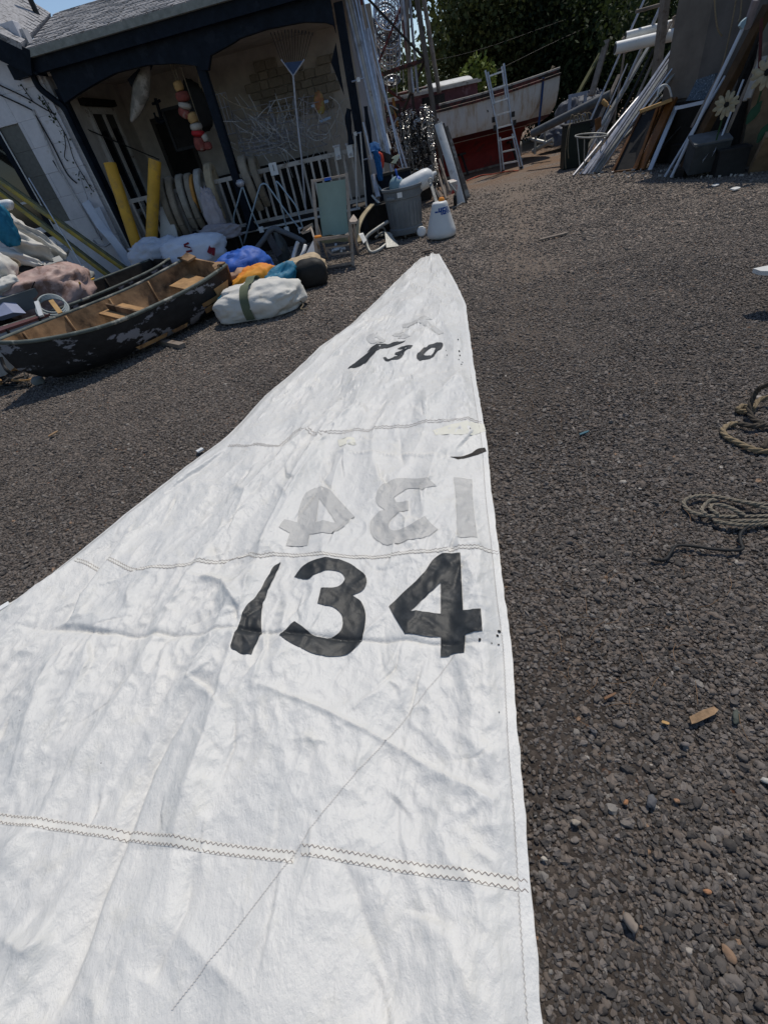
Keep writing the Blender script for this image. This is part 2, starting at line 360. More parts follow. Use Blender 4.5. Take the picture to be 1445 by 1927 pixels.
def sail_z(x, y):
    x = np.asarray(x, float); y = np.asarray(y, float); xl, xr = sail_x(y)
    # broad billows, long soft folds along the sail, crumple
    u = x * _ax[1] - y * _ax[0]; v = x * _ax[0] + y * _ax[1]
    z = .032 * fbm(u * 2.6, v * .9, 2.0, 2) + .028 * (ridge(u * 3.1 + .4 * noise3(x, y, 5.), v * .75, 8.) - .5)
    wr = np.clip(.55 + .75 * noise3(x * 1.1, y * 1.1, 40.), .1, 1.3)
    q = .30 * noise3(x * 4, y * 4, 3.)
    z = z + wr * (.0145 * (ridge(u * 7 + q, v * 3 + q, 11.) - .5) + .0075 * (ridge(x * 13 + q, y * 11 - q, 21.) - .5) + .0026 * (ridge(u * 30 + q * 2, v * 19, 33.) - .5))
    for pts, w, a, kind in FOLDS:
        P = np.array(pts); lo, hi = P.min(0) - 6 * w, P.max(0) + 6 * w
        k = np.nonzero((x > lo[0]) & (x < hi[0]) & (y > lo[1]) & (y < hi[1]))[0] if x.ndim else None
        if k is not None and len(k) == 0: continue
        xs_, ys_ = x[k], y[k]; best = np.full(len(xs_), 9.); sgn = np.zeros(len(xs_)); par = np.zeros(len(xs_)); ns = len(P) - 1
        for j in range(ns):
            d = P[j + 1] - P[j]; L2 = d @ d + 1e-12
            tt = ((xs_ - P[j, 0]) * d[0] + (ys_ - P[j, 1]) * d[1]) / L2; tc = np.clip(tt, 0, 1)
            dx, dy = xs_ - P[j, 0] - tc * d[0], ys_ - P[j, 1] - tc * d[1]; dist = np.hypot(dx, dy)
            mm = dist < best; best = np.where(mm, dist, best); sgn = np.where(mm, np.sign(d[0] * dy - d[1] * dx), sgn); par = np.where(mm, (j + tc) / ns, par)
        env = np.clip(np.minimum(par, 1 - par) * 5, 0, 1) ** .7 if len(pts) > 3 else np.sin(np.clip(par, 0, 1) * math.pi)
        if kind == 'r': z[k] += a * env * np.exp(-best / w)
        else: z[k] += a * env * sgn * np.exp(-best / (2.2 * w)) * (1 - np.exp(-best / (.25 * w)))
    e = np.minimum(np.minimum(x - xl, xr - x) * 9, np.clip((YT - y) * 6, 0, 9)); e = np.clip(e, 0, 1)
    rip = .013 * np.maximum(0, noise3(y * 4.3, x * .2, 61.)) + .006 * np.maximum(0, noise3(y * 13, x * .2, 67.))
    return .012 + rip * (1 - .6 * e) + np.maximum(z + .034, .0) * (.25 + .75 * e) * np.clip(.15 + e, 0, 1)
def sail_material(name='sailcloth', k=1.0):
    m, t, b = _nodes(name)
    tc = _n(t, 'ShaderNodeTexCoord'); P = tc.outputs['Object']
    n1 = _n(t, 'ShaderNodeTexNoise', Scale=2.2, Detail=6.0, Roughness=.6); t.links.new(P, n1.inputs[0])
    n2 = _n(t, 'ShaderNodeTexNoise', Scale=9.0, Detail=6.0, Roughness=.65); t.links.new(P, n2.inputs[0])
    col = _mix(t, _ramp(t, n1.outputs[0], .35, .68), tuple(k * q for q in (.585, .585, .566)), tuple(k * q for q in (.655, .645, .612)))
    col = _mix(t, _math(t, 'MULTIPLY', _ramp(t, n2.outputs[0], .56, .78), .5), col, tuple(k * q for q in (.60, .58, .51)))
    sp = _n(t, 'ShaderNodeTexVoronoi', Scale=5.5); t.links.new(P, sp.inputs['Vector'])
    spot = _math(t, 'LESS_THAN', sp.outputs['Distance'], .012); col = _mix(t, spot, col, (.12, .10, .09))
    t.links.new(col, b.inputs['Base Color'])
    b.inputs['Roughness'].default_value = .42; b.inputs['Specular IOR Level'].default_value = .4
    mp = _n(t, 'ShaderNodeMapping'); mp.inputs['Rotation'].default_value = (0, 0, -.4); mp.inputs['Scale'].default_value = (1.0, .7, 1); t.links.new(P, mp.inputs[0])
    n3 = _n(t, 'ShaderNodeTexNoise', Scale=26.0, Detail=7.0, Roughness=.62); t.links.new(mp.outputs[0], n3.inputs[0])
    n4 = _n(t, 'ShaderNodeTexNoise', Scale=9.0, Detail=2.0); t.links.new(mp.outputs[0], n4.inputs[0])
    rd = _math(t, 'ABSOLUTE', _math(t, 'SUBTRACT', n3.outputs[0], .5)); rd2 = _math(t, 'ABSOLUTE', _math(t, 'SUBTRACT', n4.outputs[0], .5))
    hh = _math(t, 'ADD', _math(t, 'MULTIPLY', rd, -1.0), _math(t, 'MULTIPLY', rd2, -1.6))
    bp = _n(t, 'ShaderNodeBump', Strength=.6, Distance=.016); t.links.new(hh, bp.inputs['Height']); t.links.new(bp.outputs[0], b.inputs['Normal'])
    return m
yy = [-1.0]
while yy[-1] < YT: yy.append(yy[-1] + max(.0054, .0016 * (yy[-1] ** 2 + 2.2)))
yy = np.array(yy); yy[-1] = YT; NU = 540
xl, xr = sail_x(yy); tt = np.linspace(0, 1, NU)
SX = xl[:, None] * (1 - tt) + xr[:, None] * tt; SY = np.repeat(yy[:, None], NU, 1)
sail = thing('sail', 'long white crinkled sail spread flat on the gravel with black 134 and T30', 'sail', (0, 2.5, 0))
mb = MB(); mb.grid(np.stack([SX.ravel(), SY.ravel(), sail_z(SX.ravel(), SY.ravel())], -1), NU, len(yy))
m_sail = sail_material()
mb.build('sailcloth', m_sail, sail, smooth=True, fix=False)
def inside(poly, x, y):
    P = np.array(poly); r = np.zeros(len(x), bool); j = len(P) - 1
    for i in range(len(P)):
        c = ((P[i, 1] > y) != (P[j, 1] > y)) & (x < (P[j, 0] - P[i, 0]) * (y - P[i, 1]) / (P[j, 1] - P[i, 1] + 1e-15) + P[i, 0]); r ^= c; j = i
    return r
def smooth_loop(P, n=5):
    P = [np.array(p) for p in P]; N = len(P); out = []
    for i in range(N):
        p0, p1, p2, p3 = P[i - 1], P[i], P[(i + 1) % N], P[(i + 2) % N]
        a, b_ = p1 - p0, p2 - p1; sharp = (a @ b_) / (np.linalg.norm(a) * np.linalg.norm(b_) + 1e-12) < .5
        c = p3 - p2; sharp2 = (b_ @ c) / (np.linalg.norm(b_) * np.linalg.norm(c) + 1e-12) < .5
        t1 = (p2 - p0) / 2 if not sharp else (p2 - p1); t2 = (p3 - p1) / 2 if not sharp2 else (p2 - p1)
        for k in range(n):
            t = k / n; out.append((2 * t**3 - 3 * t**2 + 1) * p1 + (t**3 - 2 * t**2 + t) * t1 + (-2 * t**3 + 3 * t**2) * p2 + (t**3 - t**2) * t2)
    return out
def patch(name, outer, holes, mat, lift, step, label=None):
    """flat print lying on the sail: triangulated outline that follows every crease"""
    loops = [smooth_loop(px2(outer))] + [smooth_loop(px2(h)) for h in holes]
    pts = []; edges = []
    for lp in loops:
        o = len(pts); pts += [tuple(p) for p in lp]; edges += [(o + i, o + (i + 1) % len(lp)) for i in range(len(lp))]
    P = np.array(pts); lo, hi = P.min(0), P.max(0)
    gx, gy = np.meshgrid(np.arange(lo[0], hi[0], step), np.arange(lo[1], hi[1], step)); gx, gy = gx.ravel(), gy.ravel()
    k = inside(loops[0], gx, gy)
    for h in loops[1:]: k &= ~inside(h, gx, gy)
    pts += list(zip(gx[k], gy[k]))
    vo, _e, fo, *_r = delaunay_2d_cdt([Vector(p) for p in pts], edges, [], 0, 1e-5)
    V = np.array([(v.x, v.y) for v in vo]); Fc = np.array([V[list(f)].mean(0) for f in fo])
    k = inside(loops[0], Fc[:, 0], Fc[:, 1])
    for h in loops[1:]: k &= ~inside(h, Fc[:, 0], Fc[:, 1])
    mb = MB(); mb.add(np.column_stack([V, sail_z(V[:, 0], V[:, 1]) + lift]), [f for f, q in zip(fo, k) if q])
    ob = mb.build(name, mat, sail, smooth=True, fix=True)
    if label: ob['label'] = label
    return ob
m_ink = M('black_sail_number', (.026, .029, .031), .5, .15, 16, bump=.2, c2=(.040, .044, .047), cut=.58, soft=.08, scale2=14, rand=0)
m_ghost = sail_material('number_showing_through', .70); m_ghost2 = sail_material('letters_showing_through', .80)
patch('sail_number', sc7([(275, 152), (240, 178), (215, 240), (170, 330), (120, 400), (95, 470), (62, 570), (85, 590), (115, 602), (152, 602), (165, 560), (190, 490), (192, 420), (195, 370), (215, 310), (245, 235), (265, 180)]), [], m_ink, .004, .008, 'black digit 1')
patch('sail_number', sc7([(340, 228), (380, 185), (440, 160), (505, 152), (580, 160), (640, 190), (672, 225), (675, 260), (655, 290), (610, 312), (650, 340), (668, 390), (665, 450), (650, 515), (600, 570), (520, 595), (440, 592), (370, 570), (310, 540), (282, 518), (350, 450), (385, 475), (420, 500), (470, 508), (520, 500), (555, 470), (565, 430), (555, 395), (520, 372), (455, 365), (470, 290), (520, 285), (560, 265), (577, 240), (560, 215), (515, 208), (460, 220), (408, 250)]), [], m_ink, .004, .008, 'black digit 3')
patch('sail_number', sc7([(1010, 132), (1113, 130), (1120, 290), (1125, 385), (1208, 388), (1216, 495), (1135, 495), (1130, 575), (1070, 575), (1055, 583), (1018, 585), (1020, 495), (855, 497), (778, 358), (930, 225)]), [sc7([(1022, 258), (1020, 390), (880, 390)])], m_ink, .004, .008, 'black digit 4')
patch('number_from_behind', sc8([(1060, 510), (1185, 508), (1190, 660), (1222, 935), (1090, 948), (1075, 640)]), [], m_ghost, .003, .010, 'grey reversed 1 showing through')
patch('number_from_behind', sc8([(948, 590), (850, 632), (810, 600), (760, 585), (700, 610), (655, 640), (670, 670), (755, 672), (758, 742), (700, 745), (640, 780), (620, 830), (640, 860), (720, 865), (800, 845), (870, 810), (958, 880), (880, 930), (780, 955), (640, 965), (560, 940), (500, 880), (495, 800), (540, 745), (590, 720), (545, 690), (533, 640), (560, 590), (620, 545), (700, 522), (800, 525), (880, 550)]), [], m_ghost, .003, .010, 'grey reversed 3 showing through')
patch('number_from_behind', [(578, 935), (594, 922), (616, 922), (668, 973), (637, 1006), (610, 1010), (585, 1010), (580, 1031), (540, 1031), (548, 1008), (530, 1003), (540, 988), (562, 988), (566, 965)], [[(602, 942), (634, 988), (596, 988)]], m_ghost, .003, .010, 'grey reversed 4 showing through')
patch('sail_number', scT([(595, 885), (520, 925), (430, 965), (370, 995), (300, 1060), (200, 1120), (70, 1140), (130, 1085), (200, 1030), (290, 985), (245, 992), (300, 950), (330, 930), (430, 915), (520, 895)]), [], m_ink, .004, .03, 'black letter T')
patch('sail_number', scT([(522, 970), (560, 948), (665, 952), (630, 985), (590, 1000), (580, 1030), (540, 1065), (470, 1085), (420, 1088), (395, 1065), (420, 1055), (440, 1070), (490, 1055), (535, 1035), (500, 1020), (510, 1000), (555, 985), (590, 968)]), [], m_ink, .004, .03, 'small black digit 3')
patch('sail_number', scT([(740, 960), (800, 920), (880, 885), (920, 890), (932, 910), (915, 940), (870, 975), (840, 1010), (790, 1035), (720, 1048), (695, 1030), (700, 1000)]), [scT([(760, 985), (830, 935), (865, 935), (850, 965), (820, 1000), (770, 1003)])], m_ink, .004, .03, 'small black digit 0')
patch('number_from_behind', scT([(240, 870), (270, 845), (350, 845), (410, 875), (390, 905), (330, 912), (270, 905)]), [scT([(300, 880), (340, 865), (370, 880), (330, 890)])], m_ghost2, .003, .03, 'faint grey reversed 0')
patch('number_from_behind', scT([(470, 820), (500, 800), (580, 795), (540, 820), (590, 830), (640, 855), (580, 865), (520, 860), (560, 845), (490, 830)]), [], m_ghost2, .003, .03, 'faint grey reversed 3')
patch('number_from_behind', scT([(560, 720), (680, 700), (740, 680), (840, 710), (780, 715), (940, 810), (880, 825), (790, 780), (720, 740), (640, 755), (570, 750)]), [], m_ghost2, .003, .03, 'faint grey reversed T')
m_tear = M('torn_dark_edge', (.05, .045, .04), .9, .4, 30)
patch('tear', [(846, 861), (862, 856), (885, 848), (898, 841), (912, 838), (915, 845), (905, 849), (893, 852), (870, 858)], [], m_tear, .003, .03, 'ragged black tear at the edge')
# seams: cream tape, two rows of zigzag thread
m_tape = M('seam_tape', (.665, .65, .60), .6, .05, 8, rand=0)
m_thread = M('brown_thread', (.23, .19, .165), .9, .1, 30, rand=0)
def seam(pts, w, rows, step, tw=.0016, tape=True, name='seam', thread=None):
    P = np.array(spline([(*p, 0) for p in px2(pts)], 10))[:, :2]
    seg = np.linalg.norm(np.diff(P, axis=0), axis=1); s = np.concatenate([[0], np.cumsum(seg)])
    def at_(q): return np.array([np.interp(q, s, P[:, 0]), np.interp(q, s, P[:, 1])]).T
    def nor(q): d = at_(q + .004) - at_(q - .004); d /= np.linalg.norm(d, axis=1)[:, None] + 1e-12; return np.column_stack([-d[:, 1], d[:, 0]])
    if tape:
        q = np.arange(0, s[-1], .012); c, n = at_(q), nor(q); V = np.stack([c - n * w / 2, c - n * w / 6, c + n * w / 6, c + n * w / 2], 1).reshape(-1, 2)
        mb = MB(); mb.grid(np.column_stack([V, sail_z(V[:, 0], V[:, 1]) + .0012]), 4, len(q)); tp = mb.build(name, m_tape, sail, smooth=True)
    mb = MB()
    for off in rows:
        q = np.arange(0, s[-1], step); c, n = at_(q), nor(q); zz = np.where(np.arange(len(q)) % 2 == 0, 1, -1) * step * .42
        p = c + n * (off + zz)[:, None]
        for i in range(len(p) - 1):
            d = p[i + 1] - p[i]; k = np.array([-d[1], d[0]]); k /= np.linalg.norm(k) + 1e-12
            mb.add([(*(p[i] - k * tw / 2), 0), (*(p[i] + k * tw / 2), 0), (*(p[i + 1] + k * tw / 2), 0), (*(p[i + 1] - k * tw / 2), 0)], [(0, 1, 2, 3)])
    V = np.array(mb.v); V[:, 2] = sail_z(V[:, 0], V[:, 1]) + .0026; mb.v = V.tolist()
    ob = mb.build('zigzag_stitching', thread or m_thread, sail)
    if tape: ob.parent = tp; ORI[ob.name] = ORI[sail.name]
seam([(-70, 1531), (0, 1540), (120, 1556), (240, 1573), (400, 1597), (560, 1617)], .030, (-.0105, .0105), .0085)
seam([(572, 1603), (700, 1622), (800, 1637), (900, 1652), (998, 1665)], .030, (-.0105, .0105), .0085)
seam([(145, 1055), (165, 1060), (190, 1072)], .022, (-.008, .008), .009, .0018)
seam([(205, 1056), (225, 1063), (250, 1072), (300, 1071), (370, 1062), (440, 1050), (468, 1044), (490, 1055), (520, 1047), (580, 1050), (640, 1053), (780, 1047), (938, 1035)], .022, (-.008, .008), .009, .0018)
seam([(430, 838), (472, 843), (527, 841)], .02, (-.008, .008), .014, .003, False)
seam([(527, 841), (560, 814), (577, 815), (601, 825), (623, 821), (670, 814), (726, 807), (795, 801), (836, 796), (908, 792)], .02, (-.012, .012), .014, .003, False)
seam([(855, 1232), (800, 1300), (700, 1425), (600, 1550), (560, 1610), (460, 1740), (330, 1905)], .01, (0,), .004, .0013, False, thread=M('pale_thread', (.50, .475, .44), .9, .1, 30, rand=0))
# hem up the right edge
hem = [(x - (8 + 19 * max(0, (y - 700)) / 1200), y) for x, y in Rpx[1:]]
seam(hem[3:], .02, (0,), .006, .0011, False, thread=M('pale_thread', (.50, .475, .44), .9, .1, 30, rand=0))
m_hem = sail_material('hem_tape', 1.06)
def hemstrip(E, sgn):
    P = np.array(E); q = np.arange(-.9, YT - .05, .03); x = np.interp(q, P[::-1, 1], P[::-1, 0]); c = np.column_stack([x, q])
    w = .034; V = np.stack([c + [sgn * .002, 0], c + [sgn * w / 2, 0], c + [sgn * w, 0]], 1).reshape(-1, 2)
    mb = MB(); mb.grid(np.column_stack([V, sail_z(V[:, 0], V[:, 1]) + .0015]), 3, len(q)); mb.build('hem', m_hem, sail, smooth=True)
hemstrip(Rw, -1); hemstrip(Lw, 1)
# batten pocket: yellowed reinforcement and its end tab
m_pocket = M('yellowed_pocket', (.68, .665, .575), .6, .06, 8, rand=0)
patch('batten_pocket', [(838, 808), (910, 793), (914, 806), (880, 822), (820, 825), (815, 816)], [], m_pocket, .002, .03)
patch('batten_pocket', [(636, 831), (668, 829), (671, 840), (640, 845)], [], m_pocket, .0025, .03, 'small square end of the batten pocket')
m_dot = M('black_speck', (.02, .02, .02), .9, 0, 5, bump=0, rand=0)
for (x, y, r) in [(862, 642, 2), (864, 661, 2.5), (865, 667, 2), (863, 676, 1.6), (870, 679, 1.5), (868, 684, 2), (841, 668, 1.5), (839, 657, 1.2), (939, 1187, 5), (936, 1196, 4), (903, 1211, 4), (938, 1212, 3), (939, 1340, 2), (925, 1213, 2), (885, 812, 1.5)]:
    patch('speck', [(x + r * .62 * math.cos(a), y + r * .5 * math.sin(a) * random.uniform(.7, 1.4)) for a in np.arange(7) * .9], [], m_dot, .0035, .03)
# corner tabs hanging off the left edge
for (x, y) in ((377, 848), (10, 1142)):
    p = G(x, y, .02); mb = MB(); mb.box(p + [0, 0, .004], (.05, .035, .012), (np.array([.8, .6, 0]), np.array([-.6, .8, 0]), ZUP)); mb.build('batten_tab', m_plasticwhite, sail)
mb = MB(); p = G(803, 474, .02); mb.box(p + [0, 0, .012], (.16, .05, .025)); mb.build('headboard', m_wood, sail)

# ------------------------------------------------------------------ loose gravel over the ground
def stone_material():
    m, t, b = _nodes('lava_stone')
    oi = _n(t, 'ShaderNodeObjectInfo'); r = oi.outputs['Random']
    h2 = _math(t, 'FRACT', _math(t, 'MULTIPLY', r, 57.31)); h3 = _math(t, 'FRACT', _math(t, 'MULTIPLY', r, 913.7))
    g = _math(t, 'POWER', r, 1.7)
    col = _mix(t, g, (.040, .0355, .032), (.205, .178, .157))
    warm = _math(t, 'GREATER_THAN', h2, .72); col = _mix(t, _math(t, 'MULTIPLY', warm, .7), col, (.165, .128, .10))
    col = _mix(t, _math(t, 'GREATER_THAN', h3, .982), col, (.24, .22, .195))
    col = _mix(t, _math(t, 'LESS_THAN', h3, .0022), col, (.30, .185, .11))
    col = _mix(t, _math(t, 'GREATER_THAN', h3, .997), col, (.42, .38, .33))
    tc = _n(t, 'ShaderNodeTexCoord'); n = _n(t, 'ShaderNodeTexNoise', Scale=140.0, Detail=4.0); t.links.new(tc.outputs['Object'], n.inputs[0])
    col2 = _mix(t, _ramp(t, n.outputs[0], .35, .7), col, _mix(t, .45, col, (.15, .135, .125)))
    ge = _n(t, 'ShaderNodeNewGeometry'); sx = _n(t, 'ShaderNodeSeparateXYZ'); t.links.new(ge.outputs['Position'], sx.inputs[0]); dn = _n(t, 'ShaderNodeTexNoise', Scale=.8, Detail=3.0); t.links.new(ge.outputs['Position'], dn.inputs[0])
    dusty = _math(t, 'MULTIPLY', _ramp(t, sx.outputs[1], 1.6, 6.5), _ramp(t, dn.outputs[0], .2, .65)); col2 = _mix(t, _math(t, 'MULTIPLY', dusty, .5), col2, (.25, .205, .165))  # brighter tan painted into the stones with distance, patchy by noise
    t.links.new(col2, b.inputs['Base Color']); b.inputs['Roughness'].default_value = .85; b.inputs['Specular IOR Level'].default_value = .3
    bp = _n(t, 'ShaderNodeBump', Strength=.5, Distance=.003); t.links.new(n.outputs[0], bp.inputs['Height']); t.links.new(bp.outputs[0], b.inputs['Normal'])
    return m
def gravel_points():
    out = []
    for (y0, y1, dens, x0, x1, rm, rs) in ((-1.2, 2.3, 18000, -4.6, 4.4, .0050, .36), (2.3, 4.2, 11500, -5.8, 6.2, .0057, .36), (4.2, 7.5, 6000, -6.8, 8.6, .0074, .36), (7.5, 13.8, 1300, -6, 9.8, .0105, .4)):
        n = int(dens * (y1 - y0) * (x1 - x0)); x = rng.uniform(x0, x1, n); y = rng.uniform(y0, y1, n)
        v = np.stack([x, y, np.full(n, -1.6)], -1); zc = v @ _F; px = PW / 2 + FOCAL * (v @ _R) / zc; py = PH / 2 - FOCAL * (v @ _U) / zc
        mg = 620; k = (zc > .2) & (rng.random(n) < np.exp(np.interp(y, [-2, 1.8, 2.6, 4.2, 5.6, 7.5, 9.5, 12, 13.8], np.log([18000, 18000, 9500, 5800, 2700, 1250, 520, 230, 60]))) / dens) & (px > -mg) & (px < PW + mg) & (py < PH + mg)
        xl, xr = sail_x(y); k &= ~((x > xl + .02) & (x < xr - .012) & (y < YT - .02))
        thin = fbm(x * .8 + 3, y * .8, 6.0); tr = np.clip(1 - np.abs(x - (.375 * y + .15)) * 1.5, 0, 1)
        thin2 = noise3(x * 3.3, y * 3.3, 14.)
        k &= rng.random(n) > np.clip(.04 + .42 * (thin + .45 * thin2) + .34 * tr, 0, .86)
        x, y = x[k], y[k]; n = len(x)
        r = np.interp(y, [1.8, 4.0, 7.0, 10.0], [.0050, .0057, .0074, .0104]) * np.exp(rng.normal(0, rs, n)); r = np.minimum(r, np.interp(y, [3, 9], [.0155, .022]))
        gz = .012 * fbm(x * .9, y * .9, 1.0) - .012
        out.append(np.column_stack([x, y, gz + r * rng.uniform(-.05, .42, n), r]))
    return np.concatenate(out)
gp = gravel_points(); N = len(gp)
me = bpy.data.meshes.new('gravel'); me.from_pydata(gp[:, :3].tolist(), [], [])
a = me.attributes.new('stone_scale', 'FLOAT_VECTOR', 'POINT'); a.data.foreach_set('vector', (gp[:, 3:4] * np.column_stack([rng.uniform(.9, 1.55, N), rng.uniform(.7, 1.1, N), rng.uniform(.62, .95, N)])).astype(np.float32).ravel())
a = me.attributes.new('stone_turn', 'FLOAT_VECTOR', 'POINT'); a.data.foreach_set('vector', np.column_stack([rng.normal(0, .28, N), rng.normal(0, .28, N), rng.uniform(0, 6.28, N)]).astype(np.float32).ravel())
a = me.attributes.new('stone_kind', 'INT', 'POINT'); a.data.foreach_set('value', rng.integers(0, 8, N).astype(np.int32))
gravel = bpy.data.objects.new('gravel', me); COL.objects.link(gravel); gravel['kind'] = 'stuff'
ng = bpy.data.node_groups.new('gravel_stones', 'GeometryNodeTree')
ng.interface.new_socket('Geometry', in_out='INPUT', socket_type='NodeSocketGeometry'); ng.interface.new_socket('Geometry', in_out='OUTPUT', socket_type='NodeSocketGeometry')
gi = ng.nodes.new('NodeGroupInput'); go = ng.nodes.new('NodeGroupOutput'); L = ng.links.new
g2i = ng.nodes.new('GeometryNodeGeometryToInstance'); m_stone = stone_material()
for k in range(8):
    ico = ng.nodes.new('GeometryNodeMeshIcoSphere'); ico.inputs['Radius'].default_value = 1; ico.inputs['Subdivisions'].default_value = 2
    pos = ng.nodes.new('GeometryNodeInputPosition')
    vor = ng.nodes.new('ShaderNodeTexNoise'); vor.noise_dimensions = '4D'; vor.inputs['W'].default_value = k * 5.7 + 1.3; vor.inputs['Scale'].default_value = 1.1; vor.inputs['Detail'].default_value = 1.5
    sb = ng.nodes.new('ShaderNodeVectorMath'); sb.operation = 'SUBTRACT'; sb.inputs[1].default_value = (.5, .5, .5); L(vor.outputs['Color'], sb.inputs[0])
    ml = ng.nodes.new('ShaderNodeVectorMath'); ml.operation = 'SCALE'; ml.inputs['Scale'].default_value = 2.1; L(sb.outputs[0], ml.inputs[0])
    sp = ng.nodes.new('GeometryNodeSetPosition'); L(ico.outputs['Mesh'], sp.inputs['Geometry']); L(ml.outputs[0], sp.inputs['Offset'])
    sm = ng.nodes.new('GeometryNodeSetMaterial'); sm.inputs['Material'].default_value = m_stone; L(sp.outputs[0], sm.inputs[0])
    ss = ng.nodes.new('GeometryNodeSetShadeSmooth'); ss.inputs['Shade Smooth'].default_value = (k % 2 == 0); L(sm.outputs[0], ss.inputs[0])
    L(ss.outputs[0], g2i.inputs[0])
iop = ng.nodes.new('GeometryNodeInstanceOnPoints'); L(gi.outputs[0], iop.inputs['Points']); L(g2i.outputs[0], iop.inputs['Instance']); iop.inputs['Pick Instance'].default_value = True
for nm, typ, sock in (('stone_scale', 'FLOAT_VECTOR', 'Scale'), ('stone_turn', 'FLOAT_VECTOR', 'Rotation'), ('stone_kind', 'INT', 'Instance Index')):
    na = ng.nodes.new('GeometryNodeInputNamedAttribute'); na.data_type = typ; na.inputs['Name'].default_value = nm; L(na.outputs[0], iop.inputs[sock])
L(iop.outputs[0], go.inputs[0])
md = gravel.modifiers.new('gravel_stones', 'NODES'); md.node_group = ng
print('gravel stones', N)
# ------------------------------------------------------------------ house with porch
m_block = M('white_painted_block', (.60, .59, .61), .8, .07, 4, c2=(.46, .43, .41), cut=.66, soft=.06, bump=.35, rand=.05, bscale=5)
m_mortar = M('grey_mortar', (.42, .41, .41), .9, .2, 20)
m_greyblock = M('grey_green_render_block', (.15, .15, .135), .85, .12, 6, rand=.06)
m_stucco = M('brown_stucco', (.40, .355, .305), .9, .15, 4, bump=.3)
m_stone = M('tan_wall_stone', (.24, .205, .16), .9, .2, 9, rand=.2, bump=.4)
m_shingle = M('grey_asphalt_shingle', (.35, .345, .35), .95, .3, 30, bump=.5, rand=0, c2=(.15, .145, .145), cut=.57, scale2=11)
m_glass = M('dark_window_glass', (.012, .014, .016), .08, .2, 2, bump=0, spec=.6)
m_deck = M('dark_porch_boards', (.05, .043, .037), .8, .3, 6)
m_void = M('dark_timber_and_voids', (.018, .016, .014), .9, .3, 6)  # dark timber, and the painted darkness of openings and cracks
m_trimgrey = M('greenish_grey_trim', (.24, .25, .225), .75, .2, 10)
house = thing('house', 'white block house with navy trimmed porch and grey shingle roof', 'house', H(3.0, 1.5, 0))
# porch deck and skirt
mb = MB(); nb = 16
for i in range(nb):
    d0 = i * 2.5 / nb; mb.box(H(2.62, d0 + .075, .415), (5.5, .15, .03), (PU, PN, ZUP))
mb.build('porch_floor', m_deck, house)
mb = MB(); mb.bar(H(-.12, .0, .43), H(3.3, .0, .43), .03, .10, PN); mb.build('skirt_board', m_white, house)
mb = MB(); mb.box(H(2.6, .10, .19), (5.3, .04, .38), (PU, PN, ZUP)); mb.build('porch_base', m_void, house)
for s in np.arange(.1, 5.3, .75):
    mb = MB(); mb.bar(H(s, .06, 0), H(s, .06, .38), .08, .05, PN); mb.build('porch_footing', m_void, house)
# back wall, inner side wall, ceiling
BW = 2.45
mb = MB(); mb.box(H(2.5, BW + .1, 1.75), (5.95, .2, 3.6), (PU, PN, ZUP)); mb.build('back_wall', m_stucco, house)
mb = MB(); mb.box(H(5.47, 1.3, 1.75), (.16, 2.3, 3.6), (PU, PN, ZUP)); mb.build('side_wall', m_stucco, house)
mb = MB(); mb.box(H(2.6, 1.2, 3.40), (5.6, 2.6, .06), (PU, PN, ZUP)); mb.build('porch_ceiling', m_stucco, house)
mb = MB(); mb.box(H(-.20, .85, 1.9), (.26, .12, 3.8), (PU, PN, ZUP)); mb.build('end_wall', M('lilac_grey_wall', (.46, .44, .46), .85, .08, 5), house)
# stones bared where the stucco has come away
outl = [(472, 122), (500, 120), (535, 114), (575, 116), (592, 128), (612, 105), (624, 70), (630, 62), (634, 120), (633, 180), (628, 190), (600, 215), (575, 222), (545, 228), (520, 222), (490, 208), (478, 195), (470, 160)]
ow = [SD(X(x, y, BW - .02))[0::2] for x, y in outl]; oP = np.array(ow)
sm = None; z = 1.75; row = 0
while z < 3.4:
    hgt = random.uniform(.12, .17); s = oP[:, 0].min() - random.uniform(0, .3)
    while s < oP[:, 0].max():
        w = random.uniform(.16, .36); c = np.array([[s + w / 2, z + hgt / 2]])
        if inside(oP, c[:, 0], c[:, 1])[0]:
            if sm is None:
                mb = MB(); mb.box((0, 0, 0), (1, 1, 1)); st = mb.build('stone', m_stone, house, origin=(0, 0, 0)); sm = st.data
                bm = bmesh.new(); bm.from_mesh(sm); bmesh.ops.bevel(bm, geom=bm.edges[:], offset=.07, segments=1, affect='EDGES'); bm.to_mesh(sm); bm.free()
                for v in sm.vertices: v.co = Vector(v.co) + Vector((ORI[house.name])) * 0
                sm.transform(Matrix.Translation(ORI[house.name])); o = st
            else: o = bpy.data.objects.new('stone', sm); COL.objects.link(o); o.parent = house
            o.location = tuple(H(s + w / 2, BW - .025 - random.uniform(0, .02), z + hgt / 2) - ORI[house.name]); o.rotation_euler = (0, 0, math.atan2(PU[1], PU[0])); o.scale = (w - .012, .06, hgt - .012)
        s += w
    z += hgt; row += 1
# navy posts
def post(s, w, z0, z1, lbl=None):
    mb = MB(); mb.bar(H(s, 0, z0), H(s, 0, z1), w, w, PN); mb.box(H(s, 0, z0 + .06), (w + .05, w + .05, .12), (PU, PN, ZUP)); return mb.build('porch_post', m_navy, house)
post(0, .15, .44, 3.3); post(2.62, .15, .44, 3.3)
mb = MB(); mb.bar(H(5.39, .02, .1), H(5.39, .02, 3.2), .12, .12, PN); mb.build('porch_post', m_navy, house)
mb = MB(); mb.bar(H(5.47, -.03, .1), H(5.47, -.03, 3.1), .035, .05, PN); mb.build('corner_trim', m_white, house)
